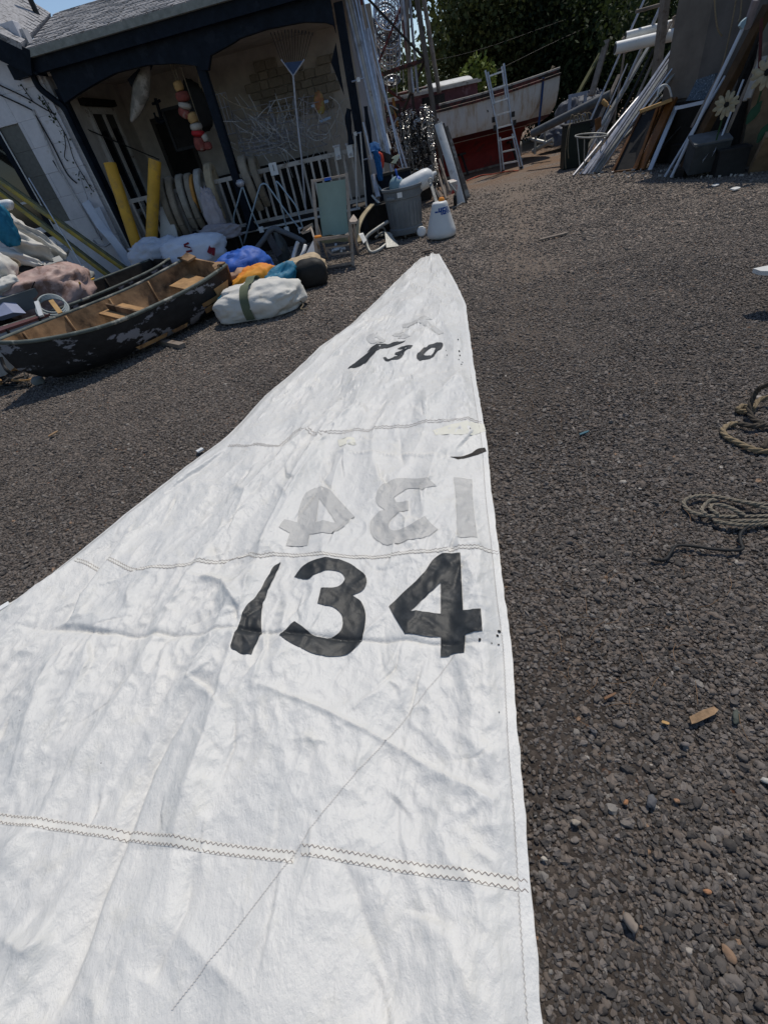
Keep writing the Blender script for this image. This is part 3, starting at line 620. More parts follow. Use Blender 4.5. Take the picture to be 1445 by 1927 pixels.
# arched fascia, built as its own outline with real thickness
arch = [(122, 194), (150, 174), (184, 154), (217, 137), (277, 122), (330, 119), (372, 124), (380, 132), (392, 132), (396, 104), (439, 80), (450, 72), (500, 55), (549, 45), (574, 41), (612, 42), (627, 47), (632, 62)]
lo = [X(x, y, -.16) for x, y in arch]
top = [H(SD(p)[0], -.16, 3.60) for p in lo]
mb = MB()
for i in range(len(lo) - 1): mb.add([lo[i], lo[i + 1], top[i + 1], top[i], *(q + PN * .12 for q in (lo[i], lo[i + 1], top[i + 1], top[i]))], [(0, 1, 2, 3), (7, 6, 5, 4), (0, 4, 5, 1), (3, 2, 6, 7), (0, 3, 7, 4), (1, 5, 6, 2)])
mb.build('arched_fascia', m_navy, house)
mb = MB(); mb.bar(H(-.45, -.24, 3.50), H(5.93, -.24, 3.50), .19, .14, PN); mb.build('eave_board', m_navy, house)
mb = MB(); mb.bar(H(-.5, -.34, 3.64), H(5.80, -.34, 3.64), .10, .12, PN); mb.build('gutter', m_trimgrey, house)
mb = MB(); mb.box(H(2.7, -.16, 3.60), (6.3, .32, .03), (PU, PN, ZUP)); mb.build('soffit', m_navy, house)
# roof of the porch: rows of tabbed shingles on a deck
def shingled(corners, rows, tabs, name='roof'):
    a, b, c, d = [np.array(p, float) for p in corners]          # eave left, eave right, ridge right, ridge left
    nrm = np.cross(b - a, d - a); nrm /= np.linalg.norm(nrm); nrm *= 1 if nrm[2] > 0 else -1
    mb = MB(); mb.prism([a, b, c, d], -nrm * .08); rf = mb.build(name, m_shingle, house)
    mb = MB()
    for r in range(rows):
        t0, t1 = r / rows, (r + 1.25) / rows; t1 = min(t1, 1)
        for k in range(tabs):
            u0, u1 = (k + (r % 2) * .5 + .03) / tabs, (k + (r % 2) * .5 + .97) / tabs
            if u0 >= 1: continue
            u1 = min(u1, 1)
            P = [lerp(lerp(a, b, u), lerp(d, c, u), t) for u, t in ((u0, t0), (u1, t0), (u1, t1), (u0, t1))]
            e = random.uniform(.010, .020); V = [P[0] + nrm * e, P[1] + nrm * e, P[2] + nrm * .004, P[3] + nrm * .004]
            mb.add(P[:2] + V, [(2, 3, 4, 5), (0, 1, 3, 2)])
    sh = mb.build('shingles', m_shingle, rf, fix=False); sh['kind'] = 'stuff'; return rf
shingled([H(5.44, -.40, 3.69), H(-.6, -.40, 3.69), H(-.6, 2.6, 4.63), H(6.13, 2.6, 4.63)], 22, 26)
# front wall of coursed white blocks, windowed at its left end
bx = MB(); bx.box((0, 0, 0), (1, 1, 1)); bobj = bx.build('block', m_block, house, origin=(0, 0, 0)); bme = bobj.data
bm = bmesh.new(); bm.from_mesh(bme); bmesh.ops.bevel(bm, geom=bm.edges[:], offset=.018, segments=1, affect='EDGES'); bm.to_mesh(bme); bm.free()
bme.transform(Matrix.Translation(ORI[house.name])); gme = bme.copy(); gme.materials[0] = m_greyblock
first = True
for r in range(10):
    z = .1 + r * .4
    s = 5.56
    k0 = r % 2
    while s < 9.0:
        w = .4 if (s == 5.56 and k0) else .8
        e = min(s + w, 6.43) if s < 6.43 else s + w
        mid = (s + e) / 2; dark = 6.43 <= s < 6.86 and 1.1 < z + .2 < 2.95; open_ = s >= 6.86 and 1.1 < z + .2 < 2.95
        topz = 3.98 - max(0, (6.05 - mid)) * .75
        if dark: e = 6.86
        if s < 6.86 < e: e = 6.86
        if not open_ and z < topz and e - s > .04:
            if first: o = bobj; first = False
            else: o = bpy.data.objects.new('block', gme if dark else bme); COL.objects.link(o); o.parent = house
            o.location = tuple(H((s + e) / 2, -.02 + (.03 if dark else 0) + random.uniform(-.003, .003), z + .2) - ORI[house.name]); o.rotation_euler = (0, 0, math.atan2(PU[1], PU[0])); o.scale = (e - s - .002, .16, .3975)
        s = e
mb = MB(); mb.box(H(7.3, .05, 2.0), (3.6, .16, 4.0), (PU, PN, ZUP)); mb.build('wall_core', m_mortar, house)
w_ = None
mb = MB()
for (s0, s1, z0, z1) in ((6.87, 7.0, 1.1, 2.95), (7.0, 8.8, 2.85, 2.95), (7.0, 8.8, 1.1, 1.2), (7.85, 7.95, 1.2, 2.85)): mb.box(H((s0 + s1) / 2, -.05, (z0 + z1) / 2), (s1 - s0, .1, z1 - z0), (PU, PN, ZUP))
win = mb.build('window', m_navy, house)
mb = MB(); mb.box(H(7.43, -.04, 2.02), (.84, .02, 1.64), (PU, PN, ZUP)); o = mb.build('pane', m_glass, win); ORI[o.name] = ORI[house.name]
mb = MB(); mb.bar(H(6.86, -.105, 1.1), H(6.86, -.105, 2.95), .02, .02, PN); mb.build('window_edge', m_white, win)
mb = MB(); mb.box(H(7.43, -.06, 1.75), (.84, .03, .04), (PU, PN, ZUP)); mb.build('glazing_bar', m_white, win)
# left roof: its plane meets the porch roof in a valley
eL, eR = H(7.4, -.42, 5.0), H(5.43, -.42, 3.755)
shingled([eL, eR, H(6.12, 2.4, 4.60), H(8.0, 2.4, 6.1)], 16, 14)
mb = MB(); q = eR - eL; mb.bar(eL + [0, 0, -.23] + PN * .04, eR + [0, 0, -.23] + PN * .04, .34, .05, PN); mb.build('eave_board', m_navy, house)
mb = MB(); mb.bar(eL + PN * .26 + [0, 0, -.37], eR + PN * .26 + [0, 0, -.37], .40, .03, ZUP); mb.build('soffit', m_navy, house)
mb = MB(); p0 = X(62, 8, 1.8); mb.tube([p0 - [0, 0, .4], p0 + [0, 0, .6]], .05, 10); mb.build('vent_pipe', m_dark, house)
# downpipe elbow at the corner
mb = MB(); mb.tube(spline([X(62, 140, -.16), X(75, 165, -.16), X(105, 190, -.12), X(122, 205, -.08), X(150, 262, -.08), X(245, 455, -.08)], 6), .055, 8); mb.build('downpipe', m_navy, house)
# two cables and a chain stapled to the wall
mb = MB(); mb.tube(spline([X(-20, 148, -.14), X(0, 160, -.14), X(50, 184, -.14), X(100, 213, -.13), X(180, 250, .5), X(300, 300, 1.6)], 6), .012, 6); mb.build('cable', m_black, house)
mb = MB(); mb.tube(spline([X(-20, 168, -.14), X(0, 178, -.14), X(55, 204, -.14), X(66, 215, -.13), X(98, 270, -.13), X(126, 325, -.13), X(145, 345, -.13)], 6), .013, 6); mb.build('cable', m_black, house)
mb = MB(); mb.tube([X(62, 206, -.125), X(112, 318, -.125), X(190, 450, -.125)], .022, 6); mb.build('conduit', m_mortar, house)
mb = MB(); mb.tube(spline([X(100, 302, -.13), X(140, 366, -.13), X(192, 452, -.13)], 3), .01, 6); mb.build('cable', m_black, house)
# door and sidelight in the inner side wall (faces the porch)
SW = 5.385
def SWP(d, z): return H(SW, d, z)
mb = MB()
for (d0, d1, z0, z1) in ((.60, .68, .45, 2.95), (1.62, 1.70, .45, 2.95), (.68, 1.62, 2.85, 2.95), (.68, 1.62, 1.12, 1.2), (1.12, 1.2, 1.2, 2.85)): mb.box(SWP((d0 + d1) / 2, (z0 + z1) / 2) - PU * .03, (.08, d1 - d0, z1 - z0), (PU, PN, ZUP))
dr = mb.build('door_frame', m_offwhite, house)
mb = MB(); mb.box(SWP(1.15, 2.0) - PU * .015, (.03, .92, 1.7), (PU, PN, ZUP)); mb.build('pane', m_glass, dr)
mb = MB(); mb.box(SWP(1.15, 3.03) - PU * .06, (.12, 1.3, .10), (PU, PN, ZUP)); mb.build('lintel', m_void, house)
mb = MB(); mb.box(SWP(1.15, .78) - PU * .02, (.05, .92, .6), (PU, PN, ZUP)); mb.build('door_panel', m_deck, dr)
mb = MB()
for (s0, s1, z0, z1) in ((4.1, 4.18, .5, 2.6), (4.85, 4.93, .5, 2.6), (4.1, 4.93, 2.6, 2.7)): mb.box(H((s0 + s1) / 2, BW - .03, (z0 + z1) / 2), (s1 - s0, .06, z1 - z0), (PU, PN, ZUP))
bd = mb.build('doorway', m_deck, house)
mb = MB(); mb.box(H(4.5, BW - .01, 1.5), (.7, .03, 2.2), (PU, PN, ZUP)); mb.build('door', m_void, bd)
# solid dark block standing in for dark openings low on the back wall
mb = MB(); mb.box(H(2.3, BW - .35, .95), (2.6, .5, .95), (PU, PN, ZUP)); mb.build('dark_block', m_void, house)

# ------------------------------------------------------------------ porch railing
rail = thing('porch_railing', 'off white porch railing with square balusters between the navy posts', 'railing', H(2.7, 0, .44))
for s0, s1 in ((.09, 2.54), (2.70, 5.3)):
    mb = MB(); mb.bar(H(s0, 0, 1.38), H(s1, 0, 1.38), .07, .06, PN); mb.build('top_rail', m_offwhite, rail)
    mb = MB(); mb.bar(H(s0, 0, .56), H(s1, 0, .56), .06, .05, PN); mb.build('bottom_rail', m_offwhite, rail)
first = None
for s in list(np.arange(.22, 2.5, .165)) + list(np.arange(2.83, 5.25, .165)):
    if first is None:
        mb = MB(); mb.bar(H(s, 0, .585), H(s, 0, 1.35), .042, .042, PN); first = mb.build('baluster', m_offwhite, rail); s_first = s
    else:
        o = first.copy(); COL.objects.link(o); o.location = tuple(PU * (s - s_first)); o.rotation_euler = (0, 0, random.uniform(-.004, .004))

# ------------------------------------------------------------------ things on the porch
def solo(mb, name, mat, label, cat, group=None, smooth=False, kind=None):
    return tag(mb.build(name, mat, None, smooth), label, cat, group, kind)
for a_, b_, lb in (((207, 307), (262, 475), 'yellow plastic tube leaning left beside the navy corner post'), ((292, 301), (285, 468), 'upright yellow plastic tube standing right of its leaning twin')):
    p, q = X(*a_, -.35), X(*b_, -.6); mb = MB(); d = (q - p) / np.linalg.norm(q - p)
    mb.lathe([(.112, 0), (.112, np.linalg.norm(q - p) + .1), (.095, np.linalg.norm(q - p) + .1), (.095, .02), (.09, 0)][:2], p, d, 22)
    solo(mb, 'yellow_tube', m_yellow, lb, 'tube', 'yellow tubes on the porch', 'auto')
# old lifebelts hung over the rail
m_belt = [M('lifebelt_canvas_%s' % n, c, .9, .2, 8, bump=.35) for n, c in (('a', (.20, .165, .12)), ('b', (.24, .20, .15)), ('c', (.30, .27, .22)), ('d', (.25, .215, .165)), ('e', (.42, .20, .05)), ('f', (.32, .31, .28)), ('g', (.36, .29, .19)))]
belts = [((303, 347), (338, 440), .20, 0, 'brown canvas lifebelt hung on the rail, leftmost of the row'), ((318, 343), (352, 440), .19, 1, 'brown canvas lifebelt second from the left in the row on the rail'),
         ((337, 338), (368, 425), .20, 2, 'pale brown canvas lifebelt third from the left on the rail'), ((353, 336), (382, 425), .18, 3, 'dull brown canvas lifebelt just left of the orange one'),
         ((362, 338), (376, 395), .10, 4, 'narrow orange lifebelt in the middle of the row'), ((371, 328), (392, 412), .19, 5, 'grey canvas lifebelt just right of the orange one'),
         ((391, 317), (418, 408), .24, 6, 'wide tan lifebelt with a column of dark lettering'), ((455, 303), (490, 392), .24, 1, 'dark khaki lifebelt right of the middle post, left one of two'), ((474, 303), (503, 384), .20, 0, 'dark khaki lifebelt right of the middle post, right one of two')]
for (a_, b_, w, k, lb) in belts:
    p, q = X(*a_, -.10), X(*b_, -.16); up = (p - q) / np.linalg.norm(p - q); L_ = np.linalg.norm(p - q)
    path = [p + PN * .22 - ZUP * .28, p + PN * .20 - ZUP * .06, p + PN * .12 + ZUP * .02, p, lerp(p, q, .2) - PN * .05, lerp(p, q, .5) - PN * .09, lerp(p, q, .8) - PN * .06, q + PN * .01]
    w *= .66; path[4] = path[4] - PN * .05; path[5] = path[5] - PN * .10 - PU * .03; path[6] = path[6] - PN * .06 - PU * .02
    t = thing('lifebelt', lb, 'lifebelt', q, 'old lifebelts hung over the porch railing')
    mb = MB(); sp = spline(path, 5); mb.slab(sp, PU + up * .02, w, .12); mb.build('pad', m_belt[k], t, 'auto')
    mb = MB()
    for u in (.8,): c = sp[int(len(sp) * (.45 + u * .5))]; mb.box(c - PN * .055, (w * 1.02, .02, .03), (PU, PN, ZUP))
    mb.build('band', M('belt_webbing', (.13, .11, .085), .9, .2, 9), t)
    if k == 6:
        mb = MB(); n_ = (q - p) / L_; rt = np.cross(-PN, -n_); glyphs = {'D': ['11', '1 1', '1 1', '1 1', '11'], 'A': [' 1', '1 1', '111', '1 1', '1 1'], 'N': ['1 1', '111', '111', '1 1', '1 1'], 'I': ['111', ' 1', ' 1', ' 1', '111'], 'E': ['111', '1', '11', '1', '111'], 'L': ['1', '1', '1', '1', '111'], 'W': ['1 1', '1 1', '111', '111', '1 1']}
        for i, ch in enumerate('DANIELW'):
            base = lerp(p, q, .40 + i * .062) - PN * (.25 - .004 * i) - PU * .0
            for r, rowt in enumerate(glyphs[ch]):
                for cc, bit in enumerate(rowt):
                    if bit == '1': mb.box(base - PU * (cc - 1) * .012 + n_ * r * .010, (.011, .004, .009), (PU, PN, ZUP))
        mb.build('lettering', m_ink, t)
# strings of wooden net buoys
m_red = M('faded_red_paint', (.26, .07, .055), .75, .25, 12, c2=(.34, .25, .2), cut=.62); m_bright = M('red_paint', (.40, .022, .025), .6, .15, 9)
m_bone = M('cream_paint', (.46, .42, .36), .8, .15, 9); m_buff = M('buff_wood', (.44, .27, .11), .8, .2, 9)
def buoys(path, spec, lb):
    t = thing('buoy_string', lb, 'buoy', X(*path[-1], .35), 'strings of wooden buoys hanging in the porch')
    P = np.array([X(*p, .35) for p in path]); s = np.concatenate([[0], np.cumsum(np.linalg.norm(np.diff(P, axis=0), axis=1))]); at_ = lambda q: np.array([np.interp(q * s[-1], s, P[:, i]) for i in range(3)])
    for (t0, t1, r, m) in spec:
        a, b = at_(t0), at_(t1); L_ = np.linalg.norm(b - a); mb = MB(); mb.lathe([(r * .45, 0), (r * .9, L_ * .12), (r, L_ * .4), (r, L_ * .65), (r * .8, L_ * .9), (r * .4, L_)], a, b - a, 12); mb.build('float', m, t, 'auto')
    mb = MB(); mb.tube([H(SD(P[0])[0], .35, 3.36)] + list(P), .008, 6); mb.build('line', m_rope, t)
buoys([(332, 152), (341, 172), (350, 200), (347, 222)], [(0, .28, .09, m_buff), (.27, .55, .13, m_red), (.55, .75, .12, m_bone), (.72, 1, .12, m_red)], 'string of buff, red and white buoys hanging left of the middle post')
buoys([(358, 212), (368, 232), (372, 245), (380, 285)], [(0, .28, .10, m_buff), (.27, .47, .12, m_bone), (.45, .62, .13, m_bright), (.6, 1, .12, m_red)], 'lower string of buoys with a bright red band beside the dark picture')
buoys([(383, 252), (388, 265), (395, 282)], [(0, .5, .07, m_bone), (.5, 1, .08, m_red)], 'short pair of small red and white buoys near the middle post')
t = thing('framed_picture', 'dark framed picture hanging on the porch back wall', 'picture', X(350, 262, 1.2))
mb = MB(); c = X(346, 240, 1.2); mb.box(c, (.62, .03, .66), (PU, PN, ZUP)); mb.build('canvas', m_void, t)
mb = MB()
for dx, dz, sx, sz in ((-.31, 0, .05, .70), (.31, 0, .05, .70), (0, .33, .62, .05), (0, -.33, .62, .05)): mb.box(c + PU * dx + ZUP * dz - PN * .02, (sx, .05, sz), (PU, PN, ZUP))
mb.build('frame', m_black, t)
t = thing('wall_anchor', 'small dark blue anchor hanging on the porch wall', 'anchor', X(305, 228, 1.3))
mb = MB(); mb.tube([X(293, 185, 1.3), X(304, 222, 1.3)], .035, 8); mb.build('shank', m_navy, t)
mb = MB(); mb.tube(spline([X(290, 212, 1.3), X(297, 226, 1.3), X(308, 228, 1.3), X(312, 212, 1.3)], 6), [.02] * 4 + [.04] * 10 + [.02] * 5, 8); mb.tube([X(287, 196, 1.3), X(302, 189, 1.3)], .025, 8); mb.build('arms', m_navy, t)
t = thing('carved_fish', 'grey carved fish hanging head down from the porch arch', 'carving', X(250, 228, .3))
cs = [X(278, 120, .3), X(272, 150, .3), (X(266, 172, .3)), X(257, 205, .3), X(247, 229, .3)]
mb = MB(); mb.tube(spline(cs, 6), list(np.interp(np.linspace(0, 1, 25), [0, .25, .5, .75, 1], [.05, .12, .15, .10, .02])), 10); mb.build('body', M('grey_driftwood', (.22, .20, .17), .9, .3, 7, c2=(.34, .31, .27), cut=.55), t, True)
mb = MB(); mb.prism([X(262, 128, .3), X(240, 150, .3), X(252, 170, .3), X(270, 160, .3)], PN * .03); mb.prism([X(272, 112, .3), X(292, 108, .3), X(284, 132, .3)], PN * .03); mb.build('fin', m_navy, t)
# dark bundle hanging by the middle post, pennant by the right post
t = thing('life_jacket', 'dark hanging oilskin bundle beside the middle porch post', 'oilskin', X(388, 248, .9))
mb = MB(); bag_mesh(mb, (0, 0, 0), (.22, .14, .40), 0, 5, .1, .08, 30, 22, 1.0); v = np.array(mb.v); v += X(388, 248, .9); mb.v = v.tolist(); mb.build('cloth', m_black, t, True)
mb = MB(); mb.tube([X(372, 130, .9), X(382, 195, .9)], .02, 6); mb.build('cord', m_rope, t)
mb = MB(); P = [X(623, 118, .15), X(632, 80, .15), X(638, 120, .15), X(648, 180, .15)]; mb.prism(P, PN * .02); solo(mb, 'pennant', m_navy, 'dark blue pennant hanging beside the right porch post', 'flag')
# fan rake standing upright
t = thing('fan_rake', 'blue headed fan rake standing tines up on the porch', 'rake', X(568, 400, -.2))
hp = [X(552, 143, -.12), X(556, 190, -.12), X(562, 250, -.15), X(568, 300, -.2), X(576, 400, -.2)]
mb = MB(); mb.tube(hp, .018, 8); mb.build('handle', m_pole, t)
mb = MB(); mb.prism([X(551, 141, -.12), X(535, 118, -.12), X(571, 114, -.12)], PN * .012); mb.build('head_plate', M('blue_rake_plastic', (.035, .06, .12), .6, .2, 9), t)
mb = MB(); mb.tube([X(552, 143, -.12), X(529, 112, -.12)], .012, 6); mb.tube([X(552, 143, -.12), X(573, 112, -.12)], .012, 6); mb.build('brace', m_pole, t)
for k in range(13):
    u = k / 12; mb = MB(); b0 = (531 + 42 * u, 117 - 4 * u); e = (510 + 78 * u, 62 - 6 * math.sin(u * 3.1)); mb.tube(spline([X(*b0, -.12), X(*lerp(b0, e, .6), -.13), X(*e, -.16), X(e[0] + 1, e[1] + 5, -.21)], 4), .006, 5); mb.build('tine', m_dark, t)
# wire crab traps and sagging line
def wirebox(c, ax, size, n, lb, mat=None, r=.006):
    mb = MB(); sx, sy, sz = size; ax = np.array(ax)
    pt = lambda a, b, c_: np.array(c) + ax[0] * (a - .5) * sx + ax[1] * (b - .5) * sy + ax[2] * (c_ - .5) * sz
    for i in range(n + 1):
        u = i / n
        for f in (0, 1):
            mb.tube([pt(u, f, 0), pt(u, f, 1)], r, 4); mb.tube([pt(0, f, u), pt(1, f, u)], r, 4); mb.tube([pt(f, u, 0), pt(f, u, 1)], r, 4); mb.tube([pt(f, 0, u), pt(f, 1, u)], r, 4)
    return solo(mb, 'wire_trap', mat or m_pole, lb, 'wire trap', 'wire traps piled on the porch')
def rotm(a, b): return (Matrix.Rotation(a, 3, 'Z') @ Matrix.Rotation(b, 3, 'X')).transposed()
for (x, y, d, a, b, s, n, lb) in ((482, 240, .7, .3, .5, (.75, .4, .5), 3, 'wire trap with wide mesh, leftmost on the porch'), (515, 255, .6, 1.1, .3, (.7, .5, .45), 3, 'wire trap tipped over right of the leftmost one'), (538, 225, .8, .2, -.3, (.5, .3, .55), 3, 'tall wire basket behind the rake handle'), (590, 230, .6, .7, .4, (.5, .3, .7), 4, 'leaning wire rack right of the rake handle'), (425, 215, .45, .2, .15, (.22, .05, .6), 3, 'short white wire ladder hung on the middle post'), (505, 272, .5, .6, .1, (1.0, .6, .2), 3, 'flat wire trap at the bottom of the pile')):
    c = X(x, y, d); wirebox(c, rotm(a, b), s, n, lb)
mb = MB()
for k in range(95):
    x, y = random.uniform(440, 650), random.uniform(215, 285); p = X(x, y, random.uniform(.1, .9)); q = p + np.array([random.uniform(-.4, .4), random.uniform(-.2, .2), random.uniform(-.5, .5)]); mb.tube(spline([p, lerp(p, q, .5) + [random.uniform(-.06, .06), 0, random.uniform(-.1, .1)], q], 4), .006, 5)
solo(mb, 'wire_tangle', M('pale_wire', (.46, .45, .43), .5, .2, 9), 'tangle of loose grey wire and rods among the traps', 'wire')
mb = MB(); mb.tube(spline([X(385, 165, .05), X(405, 172, .1), X(440, 195, .2), X(485, 210, .3), X(520, 212, .4), X(560, 206, .5)], 8), .010, 6); solo(mb, 'sagging_line', m_rope, 'pale rope sagging across the porch behind the middle post', 'rope')
t = thing('wall_figure', 'small orange and yellow figure on a blue barred rack', 'ornament', X(604, 215, .5))
mb = MB(); bag_mesh(mb, X(602, 200, .5) - [0, 0, .12], (.10, .08, .16), 0, 3, .2, .1, 20, 14, 1.0); mb.build('body', M('orange_brown_paint', (.34, .15, .07), .8, .3, 9, c2=(.30, .24, .08), cut=.5), t, True)
mb = MB(); mb.bar(X(586, 200, .48), X(618, 190, .48), .03, .04); mb.bar(X(602, 229, .48), X(622, 221, .48), .03, .04); mb.build('bars', M('pale_blue_paint', (.28, .36, .46), .7, .1, 9), t)
# jars clamped on the rail
for (x, y, lb) in ((636, 285, 'grey metal bracket clamped on the railing, left one'), (659, 281, 'grey metal bracket clamped on the railing nearest the right post')):
    t = thing('clamp_bracket', lb, 'bracket', X(x, y + 8, -.06), 'metal brackets clamped on the railing'); mb = MB(); c = X(x, y + 3, -.06); mb.box(c, (.11, .09, .20), (PU, PN, ZUP)); mb.build('body', m_white, t); mb = MB(); mb.box(c + ZUP * .11, (.14, .10, .03), (PU, PN, ZUP)); mb.tube([c - PN * .05 - ZUP * .05, c - PN * .10 - ZUP * .05], .02, 8); mb.build('screw', m_pole, t)
t = thing('price_card', 'white paper card hanging on the railing right of the lifebelts', 'card', X(516, 325, -.1)); mb = MB(); mb.box(X(515, 318, -.10), (.16, .006, .20), (PU, PN, ZUP)); mb.build('paper', m_plasticwhite, t); mb = MB(); mb.box(X(515, 316, -.106), (.012, .004, .10), (PU, PN, ZUP)); mb.build('pen_mark', m_ink, t)
# ------------------------------------------------------------------ rowing dinghies
m_hullblack = M('black_hull_paint', (.017, .017, .018), .6, .3, 7, c2=(.21, .21, .23), cut=.565, soft=.015, scale2=2.6, stretch=(1, 1, 2.2), bump=.35)
m_hullin = M('worn_brown_wood', (.12, .075, .042), .85, .5, 5, c2=(.34, .21, .11), cut=.50, soft=.10, scale2=2.4, bump=.5)
m_ply = M('bare_orange_ply', (.40, .235, .105), .8, .25, 6, c2=(.22, .13, .07), cut=.6, bump=.4)
m_gunw = M('grey_gunwale', (.10, .115, .105), .75, .3, 9, c2=(.30, .29, .25), cut=.58)
def dinghy(near, far, keel, label, outm, inm, gun_w=.035, th=.03, seats=(), rib=True):
    """near/far: gunwale polylines bow to stern, keel: keel polyline; planked skin with inner and outer face"""
    n = 26
    def rs(P):
        P = np.array(spline([np.array(p, float) for p in P], 12)); s = np.concatenate([[0], np.cumsum(np.linalg.norm(np.diff(P, axis=0), axis=1))])
        q = np.linspace(0, s[-1], n); return np.column_stack([np.interp(q, s, P[:, k]) for k in range(3)])
    a, b, k = rs(near), rs(far), rs(keel)
    t = thing('dinghy', label, 'rowing boat', k[n // 2])
    prof = [(0, 0), (.10, .30), (.28, .58), (.60, .82), (1, 1)]            # fraction down, fraction in: full bilge
    def skin(off):
        R = []
        for i in range(n):
            row = []; side = (b[i] - a[i]); L_ = np.linalg.norm(side); side = side / (L_ + 1e-9)
            for j in range(9):
                u = j / 4 if j <= 4 else (8 - j) / 4; e = a[i] if j <= 4 else b[i]
                ang = u * math.pi / 2; w = math.cos(ang) ** .30; d = math.sin(ang) ** 1.35
                c = k[i]; p = c + (e - c) * np.array([w, w, 0]) + np.array([0, 0, (e[2] - c[2]) * (1 - d)])
                row.append(p)
            ctr = (a[i] + b[i]) / 2; row = [p + ((np.array([ctr[0], ctr[1], p[2]]) - p) / (np.linalg.norm(np.array([ctr[0], ctr[1], p[2]]) - p) + 1e-6) * off * (0 if L_ < .03 else 1) + (np.array([0, 0, off * .8]) if 2 < j < 6 else 0)) for j, p in enumerate(row)]
            R.append(row)
        return R
    R = skin(0); mb = MB(); mb.grid([p for r in R for p in r], 9, n); mb.build('hull', outm, t, True, fix=False)
    Ri = skin(th); mb = MB(); mb.grid([p for r in Ri for p in r], 9, n); mb.build('inner_planking', inm, t, True, fix=False)
    for e, off in ((a, 0), (b, 0)):
        mb = MB(); mb.tube([p + [0, 0, .006] for p in e], gun_w * .62, 6); mb.build('gunwale', m_gunw, t, True)
    # transom
    tr = [R[-1][j] for j in range(9)]; ax = a[-1] - a[-2]; ax /= np.linalg.norm(ax)
    mb = MB(); mb.prism(tr[:1] + tr[1:8] + tr[8:], ax * .03); mb.build('transom', inm, t)
    mid = lambda f, z: None
    for (f0, f1, dz, m, nm) in seats:
        i0, i1 = int(f0 * (n - 1)), int(f1 * (n - 1)); i1 = max(i1, i0 + 1)
        def ins(i, dz):
            A_, B_ = Ri[i][0], Ri[i][8]; z = -dz; f = .06; return lerp(A_, B_, f) + [0, 0, z], lerp(A_, B_, 1 - f) + [0, 0, z]
        p0, q0 = ins(i0, dz); p1, q1 = ins(i1, dz); mb = MB(); mb.prism([p0, p1, q1, q0], (0, 0, -.03)); mb.build(nm, m, t)
    if rib:
        for i in range(4, n - 2, 5):
            mb = MB(); mb.tube([lerp(Ri[i][j], np.mean(Ri[i], axis=0), .03) for j in range(0, 9)], .016, 5); mb.build('rib', inm, t, True)
    return t, R, Ri, a, b, k
nearA = [(-4.02, 5.93, .52), (-3.55, 5.95, .43), (-2.84, 6.24, .36), (-2.24, 6.95, .35), (-1.80, 7.45, .39), (-1.48, 7.96, .45)]
farA = [(-4.02, 5.93, .52), (-3.92, 6.80, .45), (-3.40, 7.55, .43), (-2.90, 8.15, .45), (-2.20, 8.80, .56)]
keelA = [(-3.86, 6.02, .25), (-3.70, 6.25, .05), (-3.1, 6.75, .02), (-2.4, 7.6, .01), (-1.88, 8.36, .03)]
_nr = lambda P: [tuple(EYE + (np.array(p) - EYE) * .915) for p in P]; nearA, farA = _nr(nearA), _nr(farA); keelA = [(x * .915, y * .915, z) for x, y, z in keelA]
dA, RA, RiA, aA, bA, kA = dinghy(nearA, farA, keelA, 'worn black wooden dinghy with bare brown inside, nearest the sail', m_hullblack, m_hullin, seats=((.50, .60, .10, m_ply, 'thwart'), (.84, .97, .17, m_ply, 'stern_seat'), (.10, .24, .17, m_ply, 'bow_seat')))
# bare ply patches and broken bilge strip under the near side
def onhull(i, j0, f, out=.012):
    i0 = int(i); p = lerp(lerp(RA[i0][j0], RA[min(i0 + 1, 25)][j0], i - i0), lerp(RA[i0][j0 + 1], RA[min(i0 + 1, 25)][j0 + 1], i - i0), f); c = kA[i0] + [0, 0, .25]; d = p - c; return p + d / np.linalg.norm(d) * out
for (i0, i1, j, f0, f1) in ((10.5, 14.5, 2, .45, .85), (15, 17.2, 2, .5, .9), (19.6, 22.6, 1, .6, 1.6), (21.8, 24.4, 1, .1, .7)):
    L_ = [onhull(i, j, f0) for i in np.linspace(i0, i1, 6)]; L2 = [onhull(i, j if f1 <= 1 else j + 1, f1 if f1 <= 1 else f1 - 1) for i in np.linspace(i0 + .3, i1 - .25, 6)]
    mb = MB(); mb.grid(L_ + L2, 6, 2); mb.grid([p * .995 + kA[12] * .005 for p in L_ + L2], 6, 2); o = mb.build('bare_wood_patch', m_ply, dA)
mb = MB()
for f in (aA, bA):
    p = f[-2]; mb.ring(p + [0, 0, .05], (0, .3, 1), .03, .009, 12, 5); mb.tube([p, p + [0, 0, .05]], .012, 6)
mb.build('rowlock', m_dark, dA)
mb = MB(); mb.prism([lerp(aA[-1], bA[-1], .75) + [0, 0, .02], lerp(aA[-1], bA[-1], .98) + [0, 0, .05], bA[-2] + [0, 0, .02], lerp(aA[-2], bA[-2], .8) + [0, 0, 0]], (0, 0, .025)); mb.build('quarter_knee', m_hullin, dA)
mb = MB(); mb.prism([lerp(aA[-1], bA[-1], .22) + [0, 0, .0], aA[-1] + [0, 0, .02], aA[-3] + [0, 0, .02], lerp(aA[-2], bA[-2], .2)], (0, 0, .025)); mb.build('quarter_knee', m_hullin, dA)
mb = MB(); p = kA[11]; mb.prism([lerp(RiA[13][0], RiA[13][8], .10) - [0, 0, .02], lerp(RiA[13][0], RiA[13][8], .9) - [0, 0, .02], lerp(RiA[13][0], RiA[13][8], .78) - [0, 0, .30], lerp(RiA[13][0], RiA[13][8], .22) - [0, 0, .30]], (.02, .025, 0)); mb.build('bulkhead', m_hullin, dA)
mb = MB(); mb.box((-2.42, 6.42, .02), (.08, 1.4, .05), rotm(.72, 0)); solo(mb, 'skid_timber', m_wood, 'dark timber lying under the black dinghy', 'timber')
